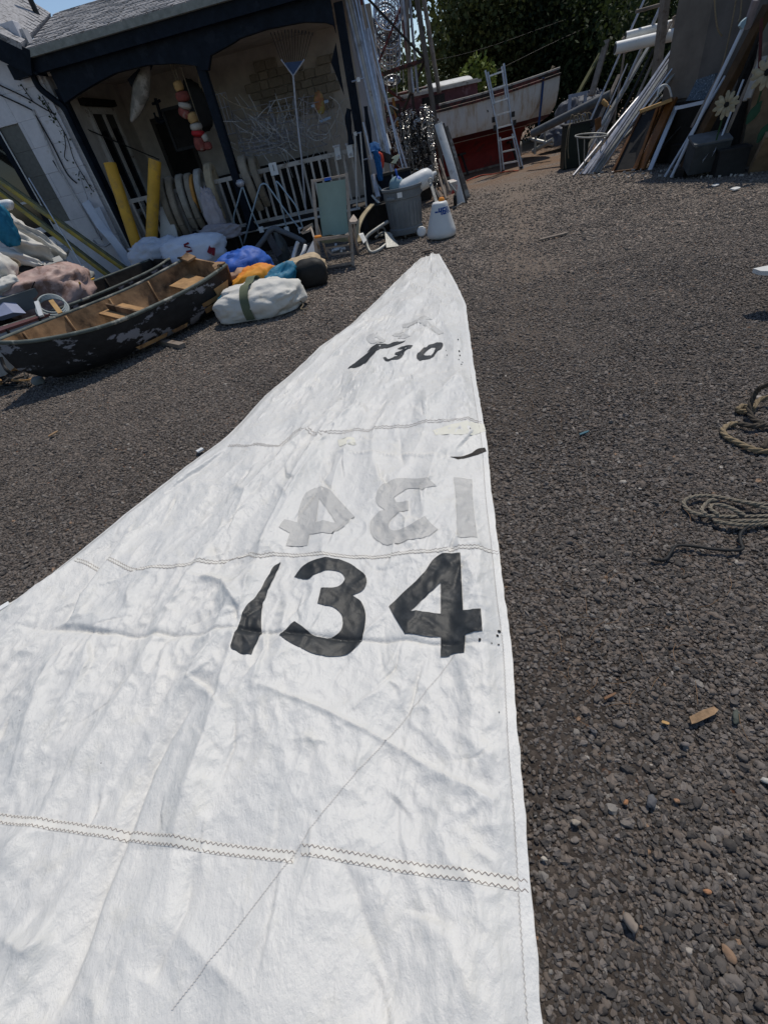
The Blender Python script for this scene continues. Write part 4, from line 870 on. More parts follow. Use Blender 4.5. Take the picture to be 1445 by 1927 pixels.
# second boat behind it, on its far side
nearB = [(-5.6, 6.3, .62), (-4.7, 6.75, .50), (-3.75, 7.9, .44), (-3.0, 9.0, .46), (-2.75, 9.7, .50)]
farB = [(-5.6, 6.3, .62), (-5.25, 7.3, .54), (-4.94, 7.8, .51), (-4.1, 9.0, .49), (-3.22, 10.23, .50)]
keelB = [(-5.45, 6.45, .3), (-5.1, 7.0, .06), (-4.2, 8.2, .03), (-3.0, 9.95, .06)]
dB, RB, RiB, aB, bB, kB = dinghy(nearB, farB, keelB, 'dark empty dinghy lying behind the worn black one', m_hullblack, M('dark_inner_wood', (.035, .028, .022), .85, .4, 6), seats=((.86, .98, .2, m_void, 'stern_seat'),))
mb = MB(); P = [RB[-1][j] for j in range(2, 7)]; mb.box((RB[-1][8] + RB[-1][4]) / 2 + [.05, .05, .02], (.3, .02, .3), rotm(-.6, 0)); mb.build('white_panel', m_white, dB)
# things lying in and by the boats
mb = MB(); mb.tube(spline([X(150, 532, -4.1), A(153, 534, 8.55), A(162, 531, 8.6), A(178, 524, 8.75)], 5), .014, 7); mb.tube(spline([A(152, 533, 8.55), A(152, 545, 8.5), A(156, 573, 8.35)], 5), .014, 7); solo(mb, 'yellow_line', M('yellow_rope', (.62, .36, .04), .7, .15, 30), 'yellow rope looped over the far gunwale of the second dinghy', 'rope')
t = thing('cable_coil', 'grey coiled hose with white handle lying inside the second dinghy', 'hose', A(105, 590, 7.3))
mb = MB(); c = A(100, 582, 7.4)
for k in range(4): mb.ring(c + np.array([.0, .02 * k, .02 * k]), (.3 + .05 * k, -.5, .8), .20 - .012 * k, .016, 26, 6)
mb.build('coil', M('grey_hose', (.30, .34, .34), .5, .1, 9), t, True)
mb = MB(); mb.bar(A(97, 566, 7.25), A(115, 590, 7.05), .06, .03); mb.build('wooden_handle', m_buff, t); mb = MB(); mb.bar(A(70, 568, 7.3), A(79, 595, 7.1), .055, .03); mb.build('white_handle', m_plasticwhite, t)
t = thing('storage_box', 'pale grey flat box with red brown rim behind the black dinghy bow', 'box', A(30, 625, 6.75))
c = (A(0, 628, 6.6) + A(80, 600, 7.2)) / 2 - [.12, -.05, .12]; d = A(80, 600, 7.2) - A(0, 628, 6.6); d /= np.linalg.norm(d); sx = np.cross(ZUP, d); sx /= np.linalg.norm(sx); upv = np.cross(d, sx)
mb = MB(); mb.box(c, (.34, .95, .26), (sx, d, upv)); mb.build('body', M('pale_grey_box', (.36, .40, .42), .6, .08, 6), t)
mb = MB(); mb.box(c + upv * .14, (.36, .97, .03), (sx, d, upv)); mb.build('rim', M('maroon_rim', (.09, .035, .032), .6, .2, 9), t)
mb = MB()
for k in (.25, -.25): mb.bar(c + d * k - sx * .18 + upv * .15, c + d * k - sx * .18 - upv * .05, .03, .02)
mb.build('strap', m_dark, t)
# clutter under the bow at the left edge
t = thing('strapped_board', 'grey board with black strap under the black dinghy bow', 'panel', G(15, 700))
mb = MB(); mb.prism([A(-40, 650, 5.9), A(8, 662, 5.9), A(33, 686, 6.0), A(12, 706, 6.05), A(-40, 720, 6.05)], (-.1, .12, 0)); mb.build('panel', M('grey_panel', (.38, .40, .41), .7, .1, 5), t)
mb = MB(); mb.tube(spline([A(2, 672, 5.8), A(8, 688, 5.75), A(14, 697, 5.7), A(26, 706, 5.72)], 5), .022, 6); mb.build('strap', m_black, t)
mb = MB()
for k in range(9):
    x = random.uniform(-30, 45); y = random.uniform(690, 722); mb.tube(spline([G(x, y, .03), G(x + random.uniform(10, 30), y - random.uniform(-6, 14), .07), G(x + random.uniform(20, 50), y + random.uniform(-14, 6), .02)], 6), .011, 6)
solo(mb, 'orange_line', M('pale_orange_rope', (.42, .24, .10), .8, .2, 30), 'tangled pale orange rope on the ground under the dinghy bow', 'rope')
mb = MB()
for k in range(7): mb.tube(spline([G(random.uniform(-30, 60), random.uniform(700, 730), .02) for q in range(3)], 6), .012, 5)
solo(mb, 'black_net', m_black, 'black netting lines on the ground below the dinghy bow', 'net')
mb = MB(); bag_mesh(mb, G(76, 722) , (.07, .05, .06), .3, 2, .2, .05, 16, 12); solo(mb, 'float_scrap', M('grey_scrap', (.20, .22, .22), .7, .1, 9), 'small grey float lying in the shade below the dinghy bow', 'float', smooth=True)

# ------------------------------------------------------------------ pile of sail bags and spars by the house wall
for a_, b_, lb in (((-25, 322), (243, 512), 'upper yellow mast leaning across the house window'), ((-12, 352), (205, 518), 'lower yellow mast leaning across the house window')):
    p, q = X(*a_, -.75), X(*b_, -1.1); d = (q - p) / np.linalg.norm(q - p); t = thing('yellow_mast', lb, 'mast', q, 'yellow masts leaning at the left')
    mb = MB(); mb.tube([p - d * .8, q + d * .5], .062, 10); mb.build('spar', M('faded_yellow_paint', (.40, .30, .06), .7, .2, 6, c2=(.22, .21, .11), cut=.52, soft=.05), t, 'auto')
    mb = MB(); u_ = np.cross(d, PN); u_ /= np.linalg.norm(u_); u_ = u_ if u_[2] > 0 else -u_; mb.bar(p - d * .8 + u_ * .055 - PN * .02, q + d * .5 + u_ * .055 - PN * .02, .05, .05, u_); mb.build('groove_rail', M('dull_olive_paint', (.13, .135, .09), .8, .2, 9), t)
for (pts, lb) in (([(162, 380), (190, 425), (212, 450), (252, 503)], 'upper bluish white plank leaning on the corner post'), ([(182, 392), (205, 440), (225, 468), (244, 506)], 'lower bluish white plank leaning on the corner post')):
    mb = MB(); P = [X(x, y, -.25 - .13 * i) for i, (x, y) in enumerate(pts)]; mb.slab(spline(P, 4), PU * .8 + ZUP * .5, .17, .04); solo(mb, 'white_plank', m_bluewhite, lb, 'plank', 'white planks by the corner post', 'auto')
t = thing('boat_hook', 'curved grey metal hook on a pole standing by the house wall', 'hook', X(195, 460, -.3)); mb = MB(); mb.tube([X(150, 330, -.2), X(190, 450, -.3)], .016, 7); mb.build('pole', m_pole, t); mb = MB(); mb.tube(spline([X(176, 452, -.3), X(185, 461, -.3), X(198, 463, -.3), X(209, 455, -.3), X(209, 445, -.3)], 6), .022, 7); mb.build('hook', m_pole, t)
mb = MB(); mb.tube([X(55, 335, -.8), X(172, 528, -1.4)], .012, 6); solo(mb, 'wire_stay', m_alu, 'thin bright wire stay crossing behind the yellow masts', 'wire')
mb = MB(); mb.tube([X(122, 485, -1.4), X(178, 528, -1.6)], .010, 6); solo(mb, 'wire_stay', m_alu, 'short thin wire stay low beside the dark dinghy', 'wire')
def blob(px, py, Y, r, rz, seed, name, mat, label, cat, group=None, **kw):
    mb = MB(); c = A(px, py, Y); bag_mesh(mb, (0, 0, 0), r, rz, seed, **kw); v = np.array(mb.v); v[:, 2] -= (v[:, 2].max() + v[:, 2].min()) / 2; mb.v = (v + c).tolist()
    return solo(mb, name, mat, label, cat, group, True)
# ground heap under them, grey tarps
blob(20, 560, 9.4, (1.3, 1.1, .55), .5, 3, 'tarp_heap', M('grey_tarp', (.30, .30, .29), .85, .15, 6), 'broad grey tarpaulin heap at the left edge behind the boats', 'tarpaulin', amp=.2, crease=.14)
def roll(pts, rad, mat, label, name='rolled_sail', cat='rolled sail', grp='rolled white sails in the left pile', nn=30, sd=0, tap=.75, flat=.55):
    P = spline(pts, 11); N_ = len(P); mb = MB(); V = []; T = [P[min(i + 1, N_ - 1)] - P[max(i - 1, 0)] for i in range(N_)]
    for i in range(N_):
        u, v, w = frame_of(T[i]); e = math.sin(math.pi * min(1, max(0, (i + .35) / (N_ - .3)))) ** .45
        for j in range(nn):
            a = 2 * math.pi * j / nn; k = rad * (.55 + .45 * e) * (1 + .20 * float(noise3(np.array([i * .18 + sd]), np.array([math.cos(a) * 1.6]), math.sin(a) * 1.6)[0]) + .10 * math.cos(a * 5 + i * .25 + sd) + .26 * (float(ridge(np.array([i * .11 + sd + .5 * math.cos(a)]), np.array([math.cos(a) * 2.1 + i * .05]), math.sin(a) * 2.1)[0]) - .5))
            V.append(P[i] + u * math.cos(a) * k + v * math.sin(a) * k * flat)
    mb.grid(V, nn, N_, True); mb.add(V[:nn], [tuple(range(nn))]); mb.add(V[-nn:], [tuple(range(nn))]); return solo(mb, name, mat, label, cat, grp, True)
roll([A(-20, 395, 9.6), A(15, 415, 9.7), A(50, 440, 9.8), A(95, 470, 10.0), A(122, 484, 10.1)], .21, m_canvas, 'topmost rolled white sail sloping down to the wall in the left pile', sd=1)
roll([A(-20, 430, 9.2), A(20, 445, 9.3), A(55, 465, 9.4), A(86, 488, 9.6)], .24, m_canvas, 'rolled white sail below the topmost one at the left edge', sd=4)
roll([A(-20, 470, 8.9), A(15, 478, 8.95), A(60, 495, 9.1), A(84, 508, 9.2)], .16, m_canvas, 'crumpled white sail in the middle of the left pile', sd=8)
roll([A(-25, 485, 8.3), A(0, 500, 8.3), A(18, 525, 8.3)], .25, m_canvas, 'bulging white sail bag at the left frame edge', 'sail_bag', sd=11)
roll([A(-30, 545, 7.9), A(10, 540, 8.0), A(38, 528, 8.1)], .20, m_canvas, 'white sail lying lowest in the left pile beside the brown tarpaulin', sd=14)
roll([A(80, 455, 10.6), A(105, 468, 10.7), A(125, 480, 10.7)], .20, M('grey_white_cloth', (.40, .41, .41), .85, .1, 6), 'grey white folded cloth against the wall under the yellow masts', 'folded_cloth', sd=17)
mb = MB(); mb.box(A(100, 508, 9.6), (.45, .3, .28), rotm(.5, .2)); tag(mb.build('grey_crate', M('grey_crate', (.33, .34, .34), .8, .1, 6)), 'plain grey block shaped crate under the rolled sails', 'crate')
t = thing('fender', 'slim white boat fender lying on top of the left pile', 'fender', A(5, 388, 9.2)); mb = MB(); mb.tube(spline([A(-20, 386, 9.2), A(0, 388, 9.2), A(18, 385, 9.2), A(26, 387, 9.2)], 4), [.07] * 10 + [.065, .05, .03], 12); mb.build('body', m_plasticwhite, t, True)
blob(2, 420, 9.0, (.17, .12, .30), .3, 6, 'teal_bag', m_teal, 'teal cloth bag on the rolled sails at the left edge', 'bag', amp=.12, crease=.12, flat=1.0)
mb = MB()
for k in range(5): mb.tube(spline([A(10 + 3 * k, 497, 8.7), A(20 + 2 * k, 487 + 2 * k, 8.65), A(35, 492 + 2 * k, 8.65), A(38 - k, 499, 8.62), A(28, 505 + k * 2, 8.6), A(40 + k, 515, 8.6)], 5), .014, 6)
solo(mb, 'rope_hank', m_rope, 'hank of tan rope lying among the white sails', 'rope')
mb = MB(); mb.tube(spline([A(70, 520, 9.0), A(80, 508, 9.0), A(76, 500, 9.0)], 5), .06, 8); mb.tube(spline([A(30, 520, 8.9), A(55, 510, 9.0), A(78, 522, 9.0)], 5), .09, 8); solo(mb, 'black_hose', m_black, 'thick black hose showing between the sails and brown tarpaulin', 'hose', smooth=True)
# brown tarpaulin bundle
t = thing('brown_tarpaulin', 'faded pink brown tarpaulin bundle beside the second dinghy', 'tarpaulin', A(85, 560, 8.3))
mb = MB(); c = A(92, 548, 8.4); bag_mesh(mb, (0, 0, 0), (.62, .42, .34), .55, 21, .16, .12, 52, 34, .6, .7); v = np.array(mb.v); v[:, 2] -= v[:, 2].mean(); mb.v = (v + c).tolist(); mb.build('cloth', M('pink_brown_tarp', (.36, .25, .22), .55, .2, 5, c2=(.17, .095, .07), cut=.56, soft=.03, scale2=1.6, bump=.5), t, True)
mb = MB(); mb.tube([A(38, 536, 8.0), A(52, 562, 7.95), A(66, 530, 8.0)], .008, 5); mb.build('lashing', m_dark, t)
mb = MB(); mb.prism([A(-20, 555, 7.7), A(0, 562, 7.7), A(26, 588, 7.5), A(-20, 602, 7.4)], (.1, .1, -.06)); solo(mb, 'blue_board', M('grey_blue_board', (.22, .25, .36), .6, .08, 5), 'grey blue board lying at the left edge by the dinghies', 'board')
mb = MB(); c = A(28, 568, 7.9); mb.box(c, (.62, .35, .24), rotm(.75, .1)); tag(mb.build('grey_bin', M('dark_grey_bin', (.13, .14, .14), .7, .1, 6)), 'dark grey open box between the blue board and brown tarpaulin', 'bin')
# bluish cloth heap with a red band by the porch
t = thing('sail_bundle', 'bluish white cloth heap against the porch behind the dinghies', 'sail bundle', G(310, 500))
mb = MB(); c = A(300, 478, 10.6); bag_mesh(mb, (0, 0, 0), (.52, .40, .30), .2, 31, .18, .15, 60, 40, .7, .75); v = np.array(mb.v); v[:, 2] -= v[:, 2].mean(); mb.v = (v + c).tolist(); mb.build('cloth', m_bluewhite, t, True)
t = thing('banner_bundle', 'white cloth bundle with a dark red stripe beside the porch skirt', 'cloth bundle', G(370, 490))
mb = MB(); c = A(365, 472, 10.3); bag_mesh(mb, (0, 0, 0), (.62, .42, .28), -.1, 35, .10, .05, 60, 40, .7, .75); v = np.array(mb.v); v[:, 2] -= v[:, 2].mean(); v += c; mb.v = v.tolist(); cb = mb.build('cloth', m_bluewhite, t, True)
def strap_on(v, nrm_dir, pts, w, mat, parent, lift=.012, name='stripe'):
    """a band that follows a cloth body: each point is taken to the nearest surface vertex and lifted a little"""
    path = []
    for p in pts:
        d = v - p; k = np.argmin((d * d).sum(1)); path.append(v[k] + np.array(nrm_dir) * lift)
    mb = MB(); mb.slab(path, np.cross(nrm_dir, path[-1] - path[0]), w, .006); return mb.build(name, mat, parent, 'auto')
m_dred = M('dark_red_cloth', (.19, .015, .025), .8, .1, 8)
fr = np.array([0, -.8, .6])
strap_on(v, fr, [A(353 + 8 * math.sin(k), 476 - 3 * k, 9.9) for k in np.linspace(0, 6, 6)], .035, m_dred, t, .03)
strap_on(v, fr, [A(396 + 2 * k, 470 + 2 * k, 9.85) for k in np.linspace(0, 5, 5)], .14, m_dred, t, .03)
blob(402, 402, 11.0, (.16, .14, .42), .2, 41, 'pale_rag', M('dusty_lilac_cloth', (.32, .29, .30), .9, .12, 9), 'dusty pale rag hanging below the wide tan lifebelt', 'rag', amp=.15, crease=.2, flat=1.0)
blob(410, 436, 10.8, (.42, .20, .16), .1, 43, 'pale_rag', M('dusty_lilac_cloth', (.32, .29, .30)), 'crumpled dusty rag on the porch edge below the railing', 'rag', amp=.15, crease=.22)
mb = MB(); mb.prism([X(302, 390, -.3), X(318, 386, -.3), X(334, 440, -.35), X(336, 455, -.38), X(302, 455, -.4)], PN * .03); solo(mb, 'white_board', m_white, 'broken edged white board standing right of the yellow tubes', 'board')
# ------------------------------------------------------------------ bags, deck chair and gear in front of the porch
def bagthing(name, label, c, r, rz, seed, mat, cat='bag', group=None, **kw):
    t = thing(name, label, cat, c, group); mb = MB(); bag_mesh(mb, c, r, rz, seed, **kw); v = np.array(mb.v); mb.build('cloth', mat, t, True); return t, v
t, v = bagthing('sail_bag', 'plump off white sail bag with a green band, nearest the sail', (-1.02, 6.62, 0), (.585, .37, .225), -.24, 51, m_canvas, 'sail bag', amp=.11, crease=.11, f=.55, nu=84, nv=52, flat=.62, sq=.72)
m_green = M('faded_green_band', (.115, .135, .085), .85, .12, 7)
import itertools
def band_round(v, c, axis, off, w, mat, parent, lift=.008, name='band', lo=.0):
    ax = np.array(axis, float); ax /= np.linalg.norm(ax); q = np.array(c) + ax * off; side = np.cross(ZUP, ax); path = []
    d = v - q; al = np.abs(d @ ax) < .05; S = v[al]
    for a in np.linspace(-.25, math.pi + .25, 26):
        dr = side * math.cos(a) + ZUP * math.sin(a); k = (S - q - ZUP * .12) @ dr; p = S[np.argmax(k)]; path.append((q + ZUP * .12) + dr * (k.max() + lift))
    mb = MB(); V = []
    for i, p in enumerate(path):
        V += [p - ax * w / 2, p + ax * w / 2]
    mb.grid(V, 2, len(path)); return mb.build(name, mat, parent, True)
axb = np.array([math.cos(-.24), math.sin(-.24), 0]); band_round(v, (-1.03, 6.62, 0), axb, .0, .12, m_green, t)
c = np.array((-1.03, 6.62, 0)) + axb * .50; mb = MB(); mb.lathe([(.14, 0), (.11, .06), (.05, .08), (.06, .10)], c + [0, 0, .15], axb, 12); mb.build('gathered_neck', m_canvas, t, True); mb = MB(); mb.ring(c + axb * .075 + [0, 0, .15], axb, .06, .012, 14, 6); mb.tube(spline([c + axb * .09 + [0, 0, .10], c + axb * .14 + [0, -.06, .04], c + axb * .10 + [0, -.16, .012], c + axb * .2 + [0, -.2, .012]], 6), .009, 6); mb.build('drawcord', m_rope, t, True)
t, v = bagthing('sail_bag', 'royal blue sail bag lying open behind the orange bag', (-1.34, 8.40, 0), (.46, .36, .34), .3, 54, m_blue, 'sail bag', amp=.12, crease=.12, f=.6, flat=.6)
mb = MB(); bag_mesh(mb, (-1.42, 8.10, .0), (.34, .20, .22), .1, 57, .12, .16, 40, 26, .6); mb.build('lining', M('peach_cloth', (.45, .29, .20), .85, .15, 6), t, True)
mb = MB()
for k in range(9): p = A(495 + k * 2.2, 503 + k * 3.6, 8.05); mb.box(p, (.035, .01, .03), rotm(.2, .6))
mb.build('white_lettering', m_plasticwhite, t)
bagthing('sail_bag', 'orange and yellow nylon bag squeezed behind the white one', (-1.02, 7.42, 0), (.42, .28, .27), .25, 60, M('orange_nylon_b', (.70, .30, .03), .7, .12, 4, c2=(.72, .20, .03), cut=.52, soft=.08, scale2=2), 'sail bag', amp=.12, crease=.10)
bagthing('sail_bag', 'teal nylon bag draped over the right end of the orange bag', (-.76, 7.26, .04), (.34, .15, .19), .50, 63, m_teal, 'sail bag', amp=.14, crease=.12, tilt=.35)
bagthing('sail_bag', 'teal cloth showing at the left end of the white bag', (-1.44, 6.86, 0), (.15, .14, .17), .2, 65, m_teal, 'sail bag', amp=.12, crease=.12)
t, v = bagthing('canvas_sack', 'tan canvas sack with a black round end near the deck chair', (-.42, 7.85, 0), (.42, .34, .22), .2, 67, m_tan, 'sack', amp=.14, crease=.13)
mb = MB(); bag_mesh(mb, (-.24, 7.52, 0), (.25, .17, .21), -.2, 69, .06, .03, 32, 22, .7); mb.build('black_lump', m_black, t, True)  # separate black lump set against the sack's right front
# deck chair
m_chair = M('bleached_chair_wood', (.34, .285, .235), .8, .2, 8, c2=(.22, .18, .15), cut=.6); m_sling = M('sage_green_canvas', (.225, .30, .265), .85, .06, 4, bump=.3)
t = thing('deck_chair', 'folding wooden deck chair with a sage green canvas sling', 'deck chair', G(632, 505))
TL, TR = A(588, 338, 8.98), A(652, 325.5, 8.72)
SL, SR = A(598, 446, 8.72), A(660, 448, 8.46)
fl, fr_ = G(601, 513), G(664.5, 500)
for a, b, nm in ((TL, lerp(TL, SL, 1.35), 'back_rail'), (TR, lerp(TR, SR, 1.35), 'back_rail')): mb = MB(); mb.bar(a, b, .034, .05); mb.build(nm, m_chair, t)
mb = MB(); mb.bar(A(590, 341, 8.97), A(651, 329.5, 8.72), .03, .03); mb.build('top_bar', m_chair, t)
mb = MB(); mb.bar(A(611, 338, 8.86), A(623, 335.5, 8.82), .036, .036); mb.build('blue_tape', m_blue, t)
FLs, FRs = A(592, 451, 8.36), A(655, 443, 8.06)
mb = MB(); mb.bar(FLs, FRs, .045, .04); mb.build('seat_bar', m_chair, t)
for a, b in ((FLs, fl), (A(660, 425, 8.3), fr_)): mb = MB(); mb.bar(a, b, .03, .045); mb.build('leg', m_chair, t)
for a, b in ((FLs + [0, 0, .02], lerp(TL, SL, 1.2)), (FRs + [0, 0, .02], lerp(TR, SR, 1.2))): mb = MB(); mb.bar(a, b, .03, .04); mb.build('seat_rail', m_chair, t)
bl, br = G(617, 487), G(675, 478)
for a, b in ((lerp(TL, SL, .72), bl), (lerp(TR, SR, .72), br)): mb = MB(); mb.bar(a, b, .028, .04); mb.build('leg', m_chair, t)
mb = MB(); mb.bar(lerp(fl, FLs, .12), lerp(fr_, A(660, 425, 8.3), .08), .035, .03); mb.build('foot_bar', m_chair, t)
for a, b in ((A(613, 467, 8.5), A(659, 460, 8.3)), (A(625, 479, 8.35), A(662, 474, 8.2)), (A(613, 467, 8.5), A(625, 479, 8.35))): mb = MB(); mb.bar(a, b, .03, .025); mb.build('stretcher', m_chair, t)
for P in ([(565, 437, 8.5), (572, 432, 8.5), (589, 423, 8.75), (590, 427, 8.75), (583, 436, 8.55), (570, 441, 8.5)], [(658, 419, 8.2), (666, 407, 8.5), (674, 418, 8.2), (671, 421, 8.15), (660, 422, 8.15)]): mb = MB(); mb.prism([A(*q) for q in P], (0, 0, .03)); mb.build('armrest', m_chair, t)
for a, b in ((A(586, 430, 8.6), A(592, 450, 8.4)), (A(666, 420, 8.25), A(672, 462, 8.3))): mb = MB(); mb.bar(a, b, .03, .03); mb.build('arm_post', m_chair, t)
nu, nv = 12, 22; V = []
for j in range(nv):
    u = j / (nv - 1)
    if u < .7: f = u / .7; a = lerp(A(596, 345.5, 8.95), A(606, 446, 8.80), f); b = lerp(A(650.5, 337, 8.71), A(655, 442, 8.56), f); sag = .05 * math.sin(math.pi * f)
    else: f = (u - .7) / .3; a = lerp(A(606, 446, 8.80), FLs + [.04, 0, .03], f); b = lerp(A(655, 442, 8.56), FRs + [-.04, 0, .03], f); sag = 0
    dip = .09 * math.sin(math.pi * min(1, max(0, (u - .45) / .5)))
    for i in range(nu): w = i / (nu - 1); V.append(lerp(a, b, w) + np.array([.0, sag, -dip + .012 * math.sin(w * 9 + u * 4) * math.sin(math.pi * w) * u]))
mb = MB(); mb.grid(V, nu, nv); mb.grid([p + np.array([0, .006, -.006]) for p in V], nu, nv); mb.build('sling', m_sling, t, True)
mb = MB(); mb.prism([A(593, 446, 8.34), A(603, 444.5, 8.32), A(606, 447, 8.28), A(592, 449, 8.32)], (0, 0, .02)); mb.build('orange_scrap', m_orange, t)
t = thing('plastic_wedge', 'upright white plastic wedge shaded behind the deck chair', 'wedge', G(585, 500)); mb = MB(); mb.prism([A(596, 440, 9.0), A(599, 493, 8.75), A(583, 500, 8.75), A(568, 492, 8.8)], (.02, .10, 0)); mb.build('body', m_plasticwhite, t)
t = thing('bent_tube', 'thick grey bent tube frame resting by the porch edge', 'tube', G(520, 480)); mb = MB(); mb.tube(spline([A(478, 474, 9.9), A(500, 446, 9.9), A(507, 435, 9.9), A(517, 430, 9.9), A(530, 435, 9.85), A(562, 449, 9.7), A(574, 457, 9.6)], 6), .045, 9); mb.build('tube', M('dark_grey_tube', (.10, .11, .12), .5, .15, 9), t, True)
mb = MB(); mb.tube(spline([A(561, 455, 9.4), A(556, 470, 9.4), A(552, 488, 9.3), A(562, 490, 9.2), A(571, 476, 9.2), A(575, 462, 9.3)], 6), .035, 8); mb.build('white_end', m_plasticwhite, t, True)
mb = MB(); mb.slab([A(505, 442, 9.9), A(515, 462, 9.85), A(527, 480, 9.8)], PU, .13, .02); solo(mb, 'dark_strap', M('dark_grey_strap', (.07, .07, .075), .8, .2, 9), 'flat dark grey strap hanging from the bent tube', 'strap', smooth='auto')
m_tube = M('pale_blue_tube', (.30, .37, .42), .4, .12, 9, metal=.5)
for P, lb, r in (([[(456, 351), (448, 380), (440, 414), (452, 447), (463, 482)], [(457, 351), (470, 388), (486, 426), (492, 432)]], 'folding pale blue tube frame left, under the khaki lifebelts', .017),
                 ([[(459, 459), (475, 400), (488, 356), (493, 347), (501, 347), (510, 358), (540, 400), (566, 433)]], 'bent pale tube frame arched right of the folding one', .017),
                 ([[(519, 345), (523, 343), (540, 365), (557, 388), (564, 410), (571, 432)], [(520, 345), (530, 388), (540, 432)]], 'pale tube walker frame leaning on the railing', .017)):
    t = thing('tube_frame', lb, 'frame', X(*P[0][-1], -.5), 'bent tube frames against the railing')
    for q in P: mb = MB(); mb.tube(spline([X(x, y, -.45) for x, y in q], 5), r, 7); mb.build('tube', m_tube, t, True)
    mb = MB(); e = X(*P[-1][-1], -.45); mb.box(e, (.09, .05, .10), (PU, PN, ZUP)); mb.build('foot', m_plasticwhite, t)
mb = MB(); mb.lathe([(.02, 0), (.07, .03), (.09, .08), (.05, .13)], X(455, 353, -.45), (0, 0, 1), 12); solo(mb, 'grey_mushroom_cap', m_pole, 'small grey knob on top of the left tube frame', 'knob', smooth=True)
mb = MB(); mb.lathe([(.10, 0), (.14, .10), (.13, .32), (.07, .42), (.06, .50)], G(536, 492), (0, 0, 1), 14); solo(mb, 'glass_demijohn', M('dull_glass', (.07, .08, .08), .15, .2, 5, bump=.05), 'dusty glass jug on the ground behind the tan sack', 'jug', smooth='auto')
# anchors and boards by the right post
t = thing('curved_board', 'tan curved board propped beside the deck chair', 'board', G(676, 456)); mb = MB(); P = spline([A(701, 385, 10.0), A(683, 407, 9.6), A(673, 432, 9.3), A(676, 456, 9.05)], 6); mb.slab(P, PU, .09, .035); mb.build('board', M('tan_board', (.33, .27, .17), .8, .2, 8), t, 'auto')
m_galv = M('galvanised_grey', (.30, .30, .28), .55, .2, 10, metal=.4)
t = thing('plough_anchor', 'grey plough anchor lying on the gravel left of the barrel', 'anchor', G(705, 474)); mb = MB(); mb.tube(spline([A(730, 417, 9.3), A(710, 430, 9.2), A(690, 446, 9.1), A(691, 462, 9.0), A(698, 475, 8.85), A(712, 471, 8.85), A(728, 459, 9.0)], 6), .030, 8); mb.build('shank', m_galv, t, True)
mb = MB(); p0 = A(724, 436, 9.15); mb.add([p0, A(734, 437, 9.1), A(751, 463, 8.9), A(727, 466, 8.85), A(735, 452, 9.2)], [(0, 1, 4), (1, 2, 4), (2, 3, 4), (3, 0, 4), (0, 3, 2, 1)]); mb.build('fluke', m_galv, t)
t = thing('small_anchor', 'smaller grey anchor behind the plough anchor', 'anchor', G(715, 458)); mb = MB(); mb.tube(spline([A(706, 448, 9.6), A(716, 440, 9.6), A(726, 436, 9.6)], 5), .022, 7); mb.ring(A(718, 436, 9.6), (0, 1, .3), .07, .016, 16, 6); mb.tube([A(733, 446, 9.5), A(748, 434, 9.6)], .02, 7); mb.build('shank', m_galv, t, True)
mb = MB(); mb.prism([A(676, 442, 9.0), A(684, 440, 9.05), A(690, 452, 8.95), A(684, 458, 8.9)], (0, .06, .01)); solo(mb, 'white_block', m_white, 'small white block under the curved tan board', 'block')
mb = MB()
for k in range(8): x = random.uniform(625, 655); p = G(x, 473 + random.uniform(-7, 5)); mb.tube([p + [0, 0, .03], p + np.array([random.uniform(-.2, .2), random.uniform(-.15, .15), .05])], .022, 6)
solo(mb, 'white_offcuts', m_plasticwhite, 'white plastic offcuts on the ground behind the deck chair', 'offcuts', kind='stuff')
# trash barrel on castors
m_barrel = M('grey_barrel_plastic', (.17, .185, .195), .5, .1, 4, c2=(.21, .225, .23), cut=.6, bump=.15)
bc = G(773, 449); bc = np.array([bc[0], bc[1] + .34, 0]); t = thing('trash_barrel', 'large grey ribbed trash barrel holding a white fender', 'barrel', bc)
mb = MB(); mb.lathe([(.29, .06), (.305, .07), (.31, .15), (.295, .17), (.297, .20), (.318, .56), (.32, .60), (.335, .61), (.34, .72), (.355, .73), (.365, .75), (.36, .775), (.33, .775), (.32, .70), (.28, .12)], bc, (0, 0, 1), 40); mb.build('body', m_barrel, t, 'auto')
for k in range(20):
    a = -2.7 + k * .26; d = np.array([math.cos(a), math.sin(a), 0]); mb = MB(); mb.bar(bc + d * .300 + [0, 0, .2], bc + d * .319 + [0, 0, .55], .018, .02, d); mb.build('rib', m_barrel, t)
for a in (.12, -2.4):
    d = np.array([math.cos(a), math.sin(a), 0]); mb = MB(); mb.lathe([(.10, 0), (.10, .05), (.05, .06)], bc + d * .30 + [0, 0, .64], d, 14, ell=.3); mb.build('handle', m_barrel, t, 'auto')
d = np.array([-.24, -.97, 0]); mb = MB(); mb.box(bc + d * .342 + [-.02, 0, .68], (.085, .006, .075), (np.array([.97, -.24, 0]), d, ZUP)); mb.build('white_label', m_plasticwhite, t)
mb = MB()
for a in (-.6, -1.9, 1.2, 2.6): d = np.array([math.cos(a), math.sin(a), 0]); mb.lathe([(.05, -.012), (.05, .012)], bc + d * .22 + [0, 0, .05], (d[1], -d[0], 0), 12)
mb.build('castor', m_galv, t, 'auto')
p = G(795, 446); mb = MB(); mb.lathe([(.075, -.02), (.085, 0), (.075, .03), (.03, .045)], p + [0, .04, .08], (-.2, -.9, .2), 18); mb.ring(p + [0, .01, .08], (-.2, -.9, .2), .05, .012, 16, 6); solo(mb, 'reel', m_plasticwhite, 'small pale wheel lying at the right foot of the barrel', 'wheel', smooth='auto')
